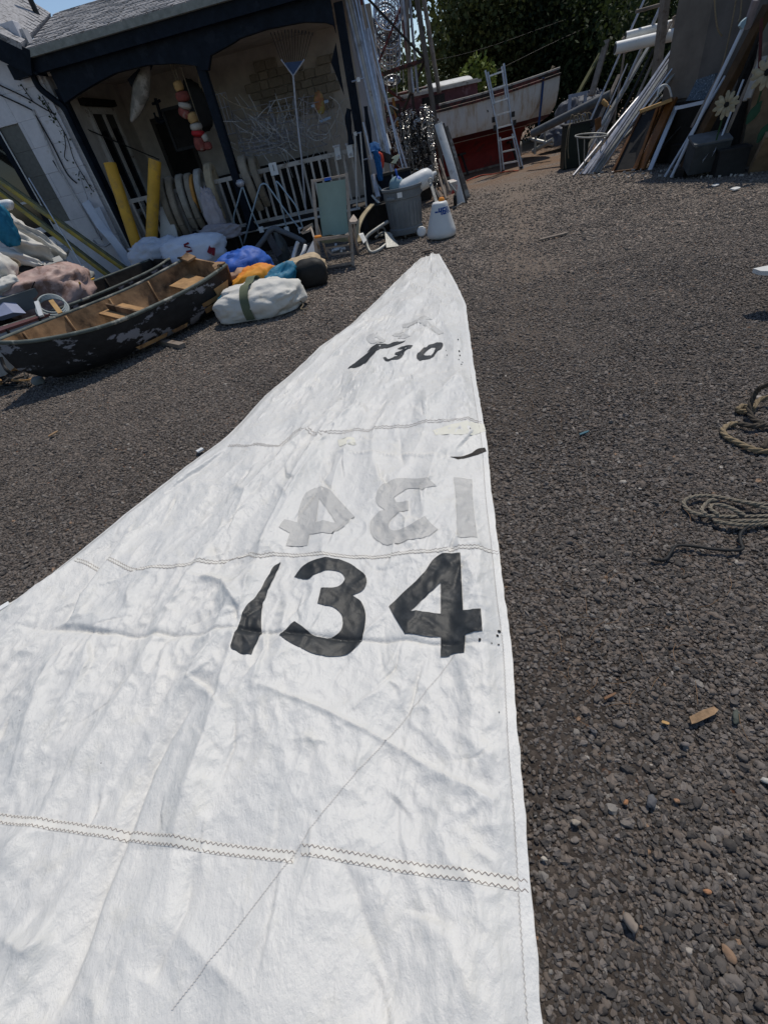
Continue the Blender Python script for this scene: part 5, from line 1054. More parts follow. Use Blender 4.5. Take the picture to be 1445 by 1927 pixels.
t = thing('white_fender', 'long white inflatable fender sticking out of the grey barrel', 'fender', A(785, 352, 9.75)); a_, b_ = A(752, 362, 9.7), A(811, 330, 9.75); mb = MB(); L_ = np.linalg.norm(b_ - a_); mb.lathe([(.10, 0), (.135, .04), (.15, .12), (.15, L_ * .5), (.15, L_ - .12), (.13, L_ - .03), (.08, L_ + .02), (.035, L_ + .04), (.035, L_ + .10)], a_, b_ - a_, 22); mb.build('body', m_plasticwhite, t, True)
mb = MB(); mb.ring(b_ + (b_ - a_) / L_ * .1, (0, 1, 0), .035, .014, 14, 6); mb.tube(spline([b_ + (b_ - a_) / L_ * .13, A(821, 342, 9.7), A(819, 362, 9.6)], 6), .014, 6); mb.build('lanyard', m_rope, t, True)
t = thing('ball_buoy', 'small pale blue ball buoy with a blue cap beside the fender', 'buoy', A(746, 350, 9.75)); mb = MB(); bag_mesh(mb, A(747, 352, 9.78) - [0, 0, .12], (.14, .13, .14), 0, 71, .01, .0, 24, 18, 1.0, 1.0); mb.build('ball', M('pale_blue_plastic', (.20, .30, .34), .5, .1, 5), t, True); mb = MB(); mb.lathe([(.09, 0), (.06, .06), (.02, .10)], A(749, 344, 9.75), (.05, 0, 1), 12); mb.tube([A(749, 338, 9.75), A(744, 318, 9.75)], .018, 6); mb.build('cap', m_blue, t, True)
# white cone buoy with blue writing
cb = G(837, 450); cb = np.array([cb[0], cb[1] + .22, 0]); t = thing('cone_buoy', 'white cone buoy with blue hand lettering right of the barrel', 'buoy', cb)
prof = [(.20, .0), (.245, .03), (.25, .09), (.235, .14), (.135, .47), (.125, .50), (.11, .515), (.04, .52)]
mb = MB(); mb.lathe(prof, cb, (.02, .0, 1), 32); mb.build('body', m_plasticwhite, t, True)
m_bl = M('blue_marker', (.02, .07, .26), .6, .1, 9, rand=0); GL = {'4': ['1 1', '1 1', '111', '  1', '  1'], '6': ['111', '1', '111', '1 1', '111'], 'V': ['1 1', '1 1', '1 1', '1 1', ' 1'], 'C': ['111', '1', '1', '1', '111'], '-': ['', '', '111', '', '']}
for k, ch in enumerate('-46VC'):
    mb = MB()
    for r, rowt in enumerate(GL[ch]):
        for cc, bit in enumerate(rowt):
            if bit == '1':
                a = -2.25 + k * .40 + cc * .11; z = .435 - r * .019; R_ = .135 + (.47 - z) * .303 + .003; d = np.array([math.cos(a), math.sin(a), 0]); mb.box(cb + d * R_ + [0, 0, z], (.021, .004, .021), (np.array([-d[1], d[0], 0]), d, ZUP))
    mb.build('blue_letter', m_bl, t)
mb = MB(); mb.lathe([(.05, 0), (.05, .03), (.03, .06)], cb + [.05, .02, .51], (.1, 0, 1), 12); mb.build('orange_knob', m_orange, t, True)
for P, lb in (([(810, 345, 9.5), (823, 388, 9.2)], 'grey bar leaning between barrel and cone buoy, left one'), ([(816, 352, 9.6), (833, 384, 9.35)], 'dark bar leaning on the cone buoy, right one')):
    mb = MB(); a_, b_ = A(*P[0]), A(*P[1]); mb.bar(a_, b_, .05, .03); mb.ring(a_ + [0, 0, .04], (0, 1, 0), .035, .01, 12, 5); solo(mb, 'iron_bar', m_galv if 'left' in lb else m_dark, lb, 'bar', 'iron bars behind the cone buoy')
# leaning boards, trolley
t = thing('sailboard', 'white board with dark edge leaning right of the metal tower', 'board', G(868, 384)); a_, b_ = G(868, 384), A(824, 233, 12.6); mb = MB(); mb.slab(spline([b_, lerp(b_, a_, .05), lerp(b_, a_, .5) - [0, .06, 0], a_], 6), (1, -.2, 0), .17, .05); mb.build('board', m_white, t, 'auto'); mb = MB(); q = np.array([.11, 0, -.02]); mb.bar(b_ + q, a_ + q, .05, .05); mb.build('dark_edge', m_dark, t)
mb = MB(); mb.slab([A(836, 240, 12.8), A(858, 310, 12.6), A(879, 374, 12.3)], (1, -.2, 0), .16, .03); solo(mb, 'peeling_plank', M('peeling_grey_plank', (.20, .17, .14), .9, .3, 12, c2=(.42, .39, .34), cut=.54), 'peeling grey plank leaning against the white board', 'plank', smooth='auto')
t = thing('hand_trolley', 'small hand trolley with black wheel beside the white board', 'trolley', G(858, 392)); c = G(857, 390); mb = MB(); mb.ring(c + [0, 0, .12], (.9, -.3, 0), .09, .035, 18, 8); mb.build('wheel', m_black, t, True); mb = MB(); mb.lathe([(.055, -.02), (.055, .02)], c + [0, 0, .12], (.9, -.3, 0), 14); mb.build('hub', m_galv, t); mb = MB(); mb.tube([A(843, 342, 11.6), A(857, 360, 11.5), c + [0, 0, .12]], .02, 6); mb.tube([c + [-.1, -.1, .01], c + [.18, 0, .06]], .014, 6); mb.build('frame', m_galv, t)
mb = MB(); mb.box(A(848, 352, 11.9), (.22, .18, .22), rotm(.3, .2)); tag(mb.build('red_white_can', M('red_white_paint', (.5, .48, .45), .6, .1, 5, c2=(.4, .05, .04), cut=.55)), 'white and red can standing behind the trolley wheel', 'can')
for (x0, y0, x1, y1, Y0, Y1, lb) in ((818, 305, 839, 375, 11.8, 11.0, 'grey stick right of the fender, left one'), (826, 300, 846, 360, 12.0, 11.4, 'dark stick standing against the red boat'), (833, 318, 838, 372, 12, 11.3, 'short stick with pale tip by the red boat')):
    mb = MB(); mb.tube([A(x0, y0, Y0), A(x1, y1, Y1)], .025, 7); solo(mb, 'stick', m_wood, lb, 'stick', 'sticks leaning by the boat')

# ------------------------------------------------------------------ masts and gear on the right porch corner
k = 0
for (x0, y0, x1, y1, r, m, lb) in ((648, -8, 712, 262, .030, m_pole, 'pale mast closest to the navy post'), (654, -8, 716, 258, .034, m_offwhite, 'off white mast second from the navy post'), (660, -8, 720, 255, .026, m_pole, 'pale mast third from the navy post'), (666, -8, 726, 262, .030, m_alu, 'shiny mast fourth from the navy post'), (673, -8, 732, 300, .024, m_pole, 'thin dark backed mast fifth from the navy post'),
                                 (681, -8, 747, 272, .016, m_alu, 'thin rod crossing left of the chrome hoops'), (698, 100, 772, 340, .024, m_pole, 'grey blue rod ending behind the fender')):
    a_, b_ = A(x0, y0, 11.5), A(x1, y1, 10.9); d = b_ - a_; mb = MB(); mb.tube([a_ - d * .1, b_ + d * .18], r, 8); solo(mb, 'spare_mast', m, lb, 'mast', 'spare masts leaning at the porch corner', 'auto')
a_, b_ = A(691, 55, 11.4), A(723, 255, 11.0); t = thing('boom', 'grey boom with white end fitting hanging at the porch corner', 'boom', b_); mb = MB(); mb.tube([a_, b_], .04, 9); mb.build('spar', m_pole, t, 'auto'); mb = MB(); mb.tube([b_, A(731, 283, 10.9)], .065, 10); mb.build('end_fitting', m_plasticwhite, t, 'auto')
for P, r, m, lb in (([(688, 200), (691, 225), (696, 255), (699, 285)], .045, m_navy, 'dark blue furled strip beside the right navy post'), ([(657, 205), (655, 222), (658, 250), (661, 272)], .06, m_navy, 'dark blue cloth tied to the left side of the right post')):
    y0_ = P[0][0]; mb = MB(); mb.tube(spline([A(x, y, 10.9) for x, y in P], 6), [r * (.85 + .15 * math.sin(i * .6 + y0_)) for i in range((len(P) - 1) * 6 + 1)], 8); solo(mb, 'blue_strip', m, lb, 'cloth', smooth=True)
roll([A(703, 270, 10.5), A(706, 285, 10.4), A(710, 300, 10.4), A(714, 320, 10.4), A(716, 340, 10.4)], .10, M('bright_blue_cloth', (.012, .085, .24), .85, .2, 12), 'bright blue cloth hanging at the right of the navy post', 'blue_rag', 'cloth', None, sd=23)
mb = MB(); bag_mesh(mb, A(717, 318, 10.5), (.07, .06, .13), .2, 75, .12, .1, 20, 14, 1.0); solo(mb, 'red_rag', M('red_cloth', (.45, .05, .03), .8, .1, 9), 'small red rag next to the bright blue cloth', 'rag', smooth=True)
t = thing('outboard_blade', 'black fin with a pale green propeller blade above the barrel', 'propeller', A(730, 300, 10.6)); mb = MB(); mb.prism([A(708, 280, 10.6), A(738, 292, 10.5), A(744, 300, 10.5), A(740, 309, 10.5), A(714, 303, 10.6)], (0, .06, 0)); mb.build('fin', m_dark, t); mb = MB(); mb.prism([A(737, 298, 10.4), A(743, 293, 10.4), A(753, 291, 10.4), A(750, 299, 10.4), A(744, 308, 10.4), A(736, 307, 10.4), A(742, 300, 10.4)], (0, .03, 0)); mb.build('blade', M('pale_green_paint', (.45, .48, .36), .6, .1, 8), t)
t = thing('storage_bin', 'dark navy bin standing between the navy post and the grey barrel', 'bin', A(742, 370, 10.8)); c = A(740, 330, 11.0); c[2] = .45; mb = MB(); mb.box(c, (.62, .35, .9), rotm(.1, 0)); mb.build('body', m_navy, t); mb = MB(); mb.box(c + [0, 0, .46], (.66, .39, .04), rotm(.1, 0)); mb.build('lid', m_dark, t)
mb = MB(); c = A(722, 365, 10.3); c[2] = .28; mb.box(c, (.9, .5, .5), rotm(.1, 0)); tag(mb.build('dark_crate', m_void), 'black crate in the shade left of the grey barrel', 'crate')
for k, (x0, y0, x1, y1, r, m) in enumerate(((702, 330, 712, 372, .05, m_pole), (708, 345, 737, 385, .018, m_tube), (700, 368, 722, 392, .02, m_plasticwhite), (683, 230, 700, 300, .012, m_alu), (668, 255, 672, 395, .016, m_offwhite), (678, 250, 690, 395, .016, m_offwhite))):
    mb = MB(); mb.tube([A(x0, y0, 10.5), A(x1, y1, 10.3)], r, 7); solo(mb, 'loose_tube', m, ['thick grey tube stub left of the dark bin', 'pale blue rod slanting towards the barrel', 'short white rod low by the curved board', 'thin bright rod below the dark blue strip', 'off white upright stick left of the right post', 'off white upright stick just right of the right post'][k], 'rod', 'loose rods at the porch corner', 'auto')
for (x, y, lb) in ((662, 252, 'upper cross rod clamped to the right post'), (690, 297, 'lower cross rod clamped to the right post'), (668, 150, 'highest cross rod on the right post')):
    mb = MB(); mb.tube([A(x - 6, y + 4, 11.0), A(x + 18, y - 3, 10.9)], .014, 6); mb.box(A(x + 6, y, 10.95), (.06, .06, .06)); solo(mb, 'cross_rod', m_alu, lb, 'rod', 'cross rods on the right post')

# ------------------------------------------------------------------ lattice tower hung with chrome hoops and chain
TY = 14.6
t = thing('lattice_tower', 'red brown steel lattice tower hung with chrome hoops', 'tower', G(790, 370)); legs = [((783, -12), (835, 338), TY - .6, .075), ((676, -12), (752, 355), TY - .2, .06), ((752, -12), (790, 300), TY + 1.0, .055)]
for (a_, b_, Y, r) in legs:
    p, q = A(*a_, Y), A(*b_, Y - .1); d = q - p; q = p + d * (p[2] / (p[2] - q[2])) if p[2] != q[2] else q; mb = MB(); mb.bar(p, q, r * 1.5, r * 1.2); mb.build('leg', m_rust if r < .07 else M('dark_brown_steel', (.13, .11, .096), .6, .3, 9, c2=(.06, .045, .038), cut=.6, stretch=(3, 3, .5)), t)
for (a_, b_, Y0, Y1, r) in (((696, 148), (801, 112), TY - .2, TY - .6, .07), ((690, -5), (800, 112), TY - .3, TY - .6, .045), ((762, -5), (700, 148), TY + .2, TY - .2, .04), ((680, 46), (702, 37), TY, TY + .5, .05), ((682, 46), (704, 70), TY, TY + .8, .04), ((757, 20), (740, 24), TY + .9, TY + .9, .05), ((765, 10), (757, 40), TY + .9, TY + .4, .04), ((700, 148), (760, 190), TY - .2, TY + .8, .05), ((800, 112), (745, 240), TY - .6, TY + .4, .045), ((704, 250), (825, 225), TY - .2, TY - .6, .05), ((712, 180), (726, 205), TY, TY + .8, .05)):
    mb = MB(); mb.bar(A(*a_, Y0), A(*b_, Y1), r, r); mb.build('brace', m_rust if Y0 >= TY - .2 else m_dark, t)
for k, (x0, x1, xr) in enumerate(((757, 778, .02), (764, 772, .03), (770, 786, .012), (796, 826, .03))):
    mb = MB(); mb.tube([A(x0, -8, TY - .3), A(x1, 175, TY - .5)], xr + .02, 7); solo(mb, 'hung_pole', m_wood if k % 2 else m_pole, ['grey pole behind the chrome hoops on their right', 'dark pole between hoops and right tower leg', 'thin grey pole close to the right tower leg', 'dark pole running along the right tower leg'][k], 'pole', 'poles hung inside the tower')
m_hoop = M('bright_hoop_metal', (.62, .62, .64), .25, .2, 20, metal=.9, bump=.05); m_hoopd = M('dull_hoop_metal', (.13, .13, .135), .35, .3, 20, metal=.8, bump=.05)
hoops = [(729, 24, .62, 1.0), (728, 43, .60, 1.2), (729, 58, .58, 1.2), (730, 72, .57, 1.1), (731, 86, .56, 1.0), (732, 99, .54, 1.0), (733, 112, .50, .9), (737, 152, .42, .6)]
for k, (x, y, D, e) in enumerate(hoops):
    c = A(x, y, TY + .15 + .05 * k); ax = np.array([.1, -.85, .3 + .05 * k]); R_ = D / 2
    h_ = thing('chrome_hoop', 'chrome wire hoop hanging in the lattice tower' if k < 7 else 'lowest single chrome hoop hanging below the stack in the tower', 'hoop', c - [0, 0, R_ * e], 'chrome hoops stacked in the lattice tower')
    h_['label'] = ('topmost chrome hoop with its spoked face, high in the tower', 'second chrome hoop from the top of the tower stack', 'third chrome hoop from the top of the tower stack', 'fourth chrome hoop from the top of the tower stack', 'fourth chrome hoop from the bottom of the tower stack', 'third chrome hoop from the bottom of the tower stack', 'chrome hoop just above the lowest hanging one', 'lowest single chrome hoop hanging below the stack in the tower')[k]
    mb = MB(); mb.ring(c, ax, R_, .024, 34, 8, e); mb.ring(c + np.array([.0, .06, -.02]), ax, R_ * .93, .016, 34, 6, e); mb.build('rim', m_hoop if k % 3 != 1 else m_hoopd, h_, True)
    mb = MB(); u, v_, w_ = frame_of(ax); mb.ring(c, ax, R_ * .68, .008, 26, 5, e)
    for i in range(14):
        a0 = i * 2 * math.pi / 14 + random.uniform(-.1, .1); mb.tube([c + (u * math.cos(a0) + v_ * math.sin(a0) * e) * R_ * .14, c + (u * math.cos(a0 + .3) + v_ * math.sin(a0 + .3) * e) * R_], .006, 4)
    mb.build('spokes', m_hoopd if k % 2 else m_hoop, h_)
    mb = MB(); mb.lathe([(.09, -.02), (.07, .02), (.03, .05)], c, ax, 14); mb.build('hub', m_chrome, h_, True)
mb = MB()
for k in range(9): x = 706 + 6 * k; mb.tube([A(x, -8, TY + .1), A(x + 5, 170 + random.uniform(-30, 20), TY + .1)], .012, 4)
solo(mb, 'hanging_wires', m_alu, 'thin bright wires from which the chrome hoops hang', 'wire')
# mass of chain and shackles under the hoops
def chain_mass():
    mb = MB(); mb2 = MB(); k = 0
    for st in range(74):
        u = random.random(); dep = random.uniform(0, .8); y0 = random.uniform(198, 262); y1 = y0 + random.uniform(45, 150); x = 750 + 62 * u; tgt = mb if random.random() < .45 else mb2; R_ = random.uniform(.018, .034)
        p = A(x, y0, TY - .7 - dep); q = A(x + (y1 - y0) * .13, min(y1, 352), TY - .8 - dep); n_ = int(np.linalg.norm(q - p) / (R_ * 1.75)); sway = random.uniform(-.05, .05)
        for i in range(n_):
            c = lerp(p, q, i / n_) + [sway * math.sin(i * .35), 0, 0]; a = random.uniform(-.4, .4) + (i % 2) * 1.57; tgt.ring(c, (math.cos(a), math.sin(a), .1), R_ * .62, R_ * .24, 7, 4, 1.0) if False else tgt.tube([c + [math.cos(a) * R_ * .5 * sx_, math.sin(a) * R_ * .5 * sx_, R_ * sz_] for sx_, sz_ in ((1, -.7), (1, .7), (-1, .7), (-1, -.7), (1, -.7))], R_ * .24, 4, False)
    while k < 200:
        u, v_ = random.random(), random.random(); p = A(752 + 62 * u + v_ * 12, 205 + 140 * v_, TY - .85 - random.uniform(0, .7)); R_ = random.uniform(.03, .075); ax = np.random.default_rng(k).normal(size=3)
        (mb if random.random() < .5 else mb2).ring(p, ax, R_, random.uniform(.008, .013), 10, 4, random.uniform(.5, 1.4)); k += 1
    for i in range(150):
        u, v_ = random.random(), random.random(); x = 715 + 100 * u + v_ * 10; y = 205 + 130 * v_; p = A(x, y, TY - .4 - random.uniform(0, .7)); d = np.array([random.uniform(-.3, .3), random.uniform(-.1, .1), random.uniform(-.5, .1)]); (mb2 if i % 2 else mb).tube(spline([p, p + d * .5 + np.random.default_rng(i).normal(0, .06, 3), p + d], 4), random.uniform(.006, .014), 4)
    return mb, mb2
c1, c2 = chain_mass(); t = thing('chain_heap', 'dense glinting mass of hanging chain and shackles inside the tower', 'chain', A(785, 350, TY - 1)); o = c1.build('bright_links', M('worn_chain', (.50, .49, .48), .28, .3, 30, metal=.8), t, fix=False); o['kind'] = 'stuff'; o = c2.build('dark_links', m_dark, t, fix=False); o['kind'] = 'stuff'
mb = MB(); c = A(786, 300, TY - .55); bag_mesh(mb, c - [0, 0, 1.25], (.32, .16, 1.0), 0, 81, .14, .12, 30, 30, .9); mb.build('packed_core', m_dark, t, True)
for k, (x, y, R_) in enumerate(((722, 246, .34), (734, 232, .30), (712, 262, .26))):
    mb = MB(); mb.ring(A(x, y, TY - .3), (.5, -.8, .1), R_, .022, 30, 6, 1.2); solo(mb, 'dark_hoop', m_dark, ['dark tyre hoop left of the chain mass, middle one', 'dark tyre hoop nearest the chain mass', 'dark tyre hoop furthest left of the chain mass'][k], 'hoop', 'dark hoops beside the chain', True)
mb = MB(); mb.bar(A(739, 185, TY + .3), A(750, 240, TY + .2), .09, .05); solo(mb, 'orange_plank', M('orange_wood', (.36, .17, .04), .7, .2, 8), 'orange brown plank upright behind the tower', 'plank')

# ------------------------------------------------------------------ sailing boat with ladder
ang = math.radians(10); bU = np.array([math.cos(ang), math.sin(ang), 0]); bN = np.array([-math.sin(ang), math.cos(ang), 0]); b0 = np.array([5.98, 17.25, 0]) + bN * .80
def B(s, o, z): return b0 + bU * s + bN * o + ZUP * z
boat = thing('sailing_boat', 'old white sailing boat with dark red bottom standing ashore', 'sailing boat', B(0, 0, 0))
ss = np.linspace(-5.6, 2.16, 34)
def sheer(s): return 1.70 + .018 * (s + 2.2) + .035 * max(0, s + .8) ** 1.6 / 1.6 + .012 * max(0, -3 - s) ** 2 * 3
def hbm(s): return 1.02 * (1 - (max(0, -s - 1.2) / 4.4) ** 2.2) * (1 - .16 * max(0, s) / 2.16)
def keelz(s):
    if s > 1.30: return .80 + (s - 1.30) * .06
    if s > 1.26: return .80 - (1.30 - s) / .04 * .78
    if s > -1.6: return .02
    return .02 + ((-1.6 - s) / 4.0) ** 1.5 * 1.6
def secs(z0f, z1f, n):
    out = []
    for s in ss:
        hb, kz, sh = max(.012, hbm(s)), min(keelz(s), .96), sheer(s); row = []
        for side in (-1, 1):
            pts = []
            for j in range(n):
                u = j / (n - 1); z = z0f(s, kz, sh) * (1 - u) + z1f(s, kz, sh) * u
                f = (z - kz) / (sh - kz)
                zz = (z - .02) / (sh - .02) if kz < .3 else f
                w = hb * min(1, (.10 + .98 * np.interp(zz, [0, .25, .38, .48, .58, .75, 1], [.02, .07, .25, .62, .86, .97, 1.0])) if kz < .3 else hb and (.02 + np.interp(f, [0, .1, .3, .6, 1], [.0, .45, .8, .95, 1])))
                pts.append(B(s, side * w, z))
            row.append(pts)
        out.append(row)
    return out
WL = .97
def shell(name, mat, z0f, z1f, n):
    S = secs(z0f, z1f, n); mb = MB()
    for k in (0, 1): mb.grid([p for r in S for p in r[k]], n, len(ss))
    e = S[-1]; mb.add(e[0] + e[1][::-1], [tuple(range(2 * n))])
    return mb.build(name, mat, boat, True, fix=False)
m_top = M('stained_white_hull', (.66, .645, .62), .6, .1, 3, c2=(.42, .32, .22), cut=.57, soft=.09, scale2=3.0, stretch=(1.6, 1.6, .45)); m_red = M('dark_red_antifouling', (.24, .026, .022), .7, .2, 3, c2=(.15, .03, .025), cut=.55)
tops = shell('topsides', m_top, lambda s, k, h: WL + .03, lambda s, k, h: h, 6)
shell('boot_stripe', M('maroon_stripe', (.075, .014, .015), .6, .2, 5), lambda s, k, h: WL - .09, lambda s, k, h: WL + .03, 3)
mb = MB()
S = secs(lambda s, k, h: WL - .115, lambda s, k, h: WL - .095, 2)
for k in (0, 1): mb.grid([p + (bN * (-.006 if k == 0 else .006)) for r in S for p in r[k]], 2, len(ss))
mb.build('white_line', m_offwhite, boat)
shell('red_bottom', m_red, lambda s, k, h: k, lambda s, k, h: WL - .09, 12)
mb = MB(); P = [B(s, -hbm(s) - .02, sheer(s) - .03) for s in ss]; mb.slab(P, ZUP, .06, .05); P = [B(s, hbm(s) + .02, sheer(s) - .03) for s in ss]; mb.slab(P, ZUP, .06, .05); mb.build('rubbing_strake', m_rust, boat, 'auto')
mb = MB()
for i in range(len(ss) - 1): s0, s1 = ss[i], ss[i + 1]; mb.add([B(s0, -hbm(s0), sheer(s0) - .02), B(s1, -hbm(s1), sheer(s1) - .02), B(s1, hbm(s1), sheer(s1) - .02), B(s0, hbm(s0), sheer(s0) - .02)], [(0, 1, 2, 3)])
mb.build('deck', m_offwhite, boat, fix=False)
mb = MB(); P = [B(s, -hbm(s) * .96, sheer(s) + .10) for s in ss[16:]]; mb.slab(P, ZUP, .05, .05); mb.build('white_toerail', m_offwhite, boat, 'auto')
mb = MB(); P = [B(s, -hbm(s) * .96, sheer(s) + .035) for s in ss[16:]]; mb.slab(P, ZUP, .10, .03); mb.build('maroon_coaming', m_rust, boat, 'auto')
m_maroon = M('faded_maroon_paint', (.12, .045, .05), .7, .2, 4, c2=(.20, .10, .11), cut=.56)
mb = MB(); mb.box(B(-2.6, 0, 1.90), (4.2, 1.5, .42), (bU, bN, ZUP)); cab = mb.build('cabin', m_maroon, boat)
mb = MB(); mb.box(B(-2.6, 0, 2.13), (4.4, 1.62, .06), (bU, bN, ZUP)); mb.box(B(-2.6, 0, 2.17), (4.3, 1.4, .05), (bU, bN, ZUP)); mb.build('cabin_roof', m_offwhite, boat)
for s in (-1.9, -3.3): mb = MB(); mb.box(B(s, -.755, 1.93), (.7, .02, .2), (bU, bN, ZUP)); o = mb.build('cabin_window', m_glass, cab); ORI[o.name] = ORI[boat.name]
mb = MB(); P = []; n_ = 12
for sgn in (0, 1):
    for i in range(n_): a = math.pi * i / (n_ - 1); P.append(B(-1.75 + 1.25 * sgn, -.55 * math.cos(a), 2.0 + .32 * math.sin(a) ** .6))
mb.add(P, [(i, i + 1, n_ + i + 1, n_ + i) for i in range(n_ - 1)] + [tuple(range(n_)), tuple(range(2 * n_ - 1, n_ - 1, -1))]); mb.build('white_hatch', m_white, boat, 'auto')
mb = MB(); mb.tube([B(-2.9, -.5, 2.24), B(-1.95, -.5, 2.25)], .03, 7); mb.build('handrail', m_rust, boat)
mb = MB(); mb.bar(B(2.17, 0, .9), B(2.20, 0, sheer(2.16) + .02), .06, .05); mb.build('stern_post', m_offwhite, boat)
mb = MB(); mb.slab([B(1.55, -.3, sheer(1.5) + .10), B(1.55, -hbm(1.5) - .03, sheer(1.5) + .02), B(1.52, -hbm(1.5) * .99 - .03, 1.4), B(1.48, -hbm(1.5) * .95 - .02, WL - .2)], bU, .07, .012); mb.build('blue_strap', M('blue_strap', (.03, .06, .16), .8, .1, 9), boat)
mb = MB(); mb.ring(B(2.12, -.55, sheer(2.1) + .12), (1, 0, .3), .07, .014, 14, 5); mb.tube(spline([B(2.0, -.6, sheer(2.1) + .1), B(2.12, -.6, sheer(2.1) + .16), B(2.2, -.5, sheer(2.1) + .05)], 5), .02, 6); mb.build('mooring_line', m_rope, boat)
mb = MB(); mb.tube([B(-.35, -hbm(0) - .02, 1.45), B(-.33, -hbm(0) - .02, 1.40)], .014, 6); mb.build('drain', m_dark, boat)
for s, o, lb in ((.85, -.55, 'dark jack stand under the boat nearest the ladder'), (-.9, -.55, 'dark jack stand under the boat behind the leaning white board'), (.85, .6, 'dark jack stand on the far side of the boat behind the ladder'), (-.9, .6, 'dark jack stand on the far side of the boat by the tower')):
    mb = MB(); mb.tube([B(s, o * 1.3, 0), B(s, o * .6, .52)], .035, 7); mb.box(B(s, o * .62, .54), (.22, .16, .05), (bU, bN, ZUP)); solo(mb, 'boat_stand', m_dark, lb, 'boat stand', 'stands under the sailing boat')
mb = MB(); mb.box(B(-.4, -.05, .01), (3.6, .3, .06), (bU, bN, ZUP)); solo(mb, 'keel_block', m_wood, 'pale timber block under the keel of the sailing boat', 'timber')
p = G(984, 296); mb = MB(); mb.ring(p + [0, .3, .22], (.9, -.4, 0), .16, .06, 20, 8); mb.lathe([(.11, -.03), (.11, .03)], p + [0, .3, .22], (.9, -.4, 0), 14); solo(mb, 'pneumatic_roller', M('grey_wheel', (.30, .29, .28), .8, .2, 8), 'grey trailer wheel beside the ladder foot', 'wheel', smooth='auto')
lad = thing('ladder', 'aluminium folding ladder leaning on the sailing boat', 'ladder', G(963, 321)); bl_, br_ = G(946, 324), G(980, 318); tl_, tr_ = A(914, 132, 16.15), A(946, 120, 16.05)
Yl = lambda u: lerp(bl_, tl_, u); Yr = lambda u: lerp(br_, tr_, u)
wid = lambda u: .5 + (.16 * (abs(u - .5) * 2) ** 2)
for a_, b_ in ((bl_, tl_), (br_, tr_)):
    o_ = (br_ - bl_) / np.linalg.norm(br_ - bl_); sg = 1 if a_ is bl_ else -1
    for (u0, u1, k0, k1) in ((0, .50, -.05, .045), (.46, 1.0, .045, -.02), (.0, .36, .03, .075), (.68, .98, .075, .04)):
        mb = MB(); mb.bar(lerp(a_, b_, u0) + o_ * sg * k0, lerp(a_, b_, u1) + o_ * sg * k1, .05, .035); mb.build('rail', m_alu, lad)
for i in range(8): u = .085 + i * .122; mb = MB(); mb.bar(Yl(u) + (Yr(u) - Yl(u)) * .05, Yr(u) + (Yl(u) - Yr(u)) * .05, .05, .035); mb.build('rung', m_alu, lad)
for u in (.46, .54): mb = MB(); mb.box(Yl(u) - [.03, .03, 0], (.07, .07, .12)); mb.build('hinge', m_dark, lad); mb = MB(); mb.box(Yr(u) + [.03, -.03, 0], (.07, .07, .12)); mb.build('hinge', m_dark, lad)
for q in (bl_, br_): mb = MB(); mb.box(q + [0, 0, .03], (.07, .09, .06)); mb.build('foot', m_black, lad)
mb = MB(); mb.tube(spline([G(878, 340, .015), G(905, 330, .015), G(925, 328, .015), G(950, 323, .015), G(975, 321, .015)], 6), .016, 6); solo(mb, 'red_hose', M('faded_red_hose', (.42, .09, .05), .7, .1, 9), 'thin faded red hose on the ground in front of the boat', 'hose', smooth=True)
mb = MB(); mb.tube([A(1000, 252, 15.3), A(1148, 178, 14.0)], .095, 12); solo(mb, 'mast_tube', M('dark_mast_tube', (.10, .105, .11), .5, .2, 8), 'thick dark mast tube lying right of the sailing boat', 'mast', smooth='auto')
t = thing('trailer', 'grey trailer drawbar on the ground right of the boat keel', 'trailer', G(1012, 292))
for a_, b_, r in ((A(1002, 285, 16.5), A(1040, 263, 16.0), .06), (A(1000, 262, 16.5), A(1040, 272, 16.0), .045), (A(1008, 250, 16.4), A(1006, 290, 16.4), .04), (A(1024, 245, 16.2), A(1026, 268, 16.2), .025)): mb = MB(); mb.tube([a_, b_], r, 8); mb.build('drawbar', m_galv, t, 'auto')
for (x, y, Y, r, sd, lb) in ((1072, 222, 18.6, (.42, .5, .6), 3, 'bluish grey tarpaulin heap right of the boat stern'), (1046, 252, 18.4, (.5, .5, .35), 5, 'dark bluish tarpaulin low beside the boat stern'), (1108, 205, 19.0, (.9, .6, .6), 8, 'grey tarpaulin heap behind the white window frame')):
    blob(x, y, Y, r, .2, 90 + sd, 'tarp_heap', M('blue_grey_tarp', (.085, .095, .12), .7, .2, 4), lb, 'tarpaulin', 'tarpaulins beyond the boat', amp=.15, crease=.14)
t = thing('window_frame', 'loose pale blue window frame propped behind the mast tube', 'frame', A(1095, 215, 15.5)); c = A(1085, 203, 15.4)
for dx, dz, sx, sz in ((-.24, 0, .07, .6), (.24, 0, .07, .6), (0, .27, .5, .07), (0, -.27, .5, .07)): mb = MB(); mb.box(c + [dx, dx * .2, dz], (sx, .05, sz)); mb.build('frame_bar', M('pale_blue_grey_paint', (.26, .29, .36), .7, .1, 9), t)
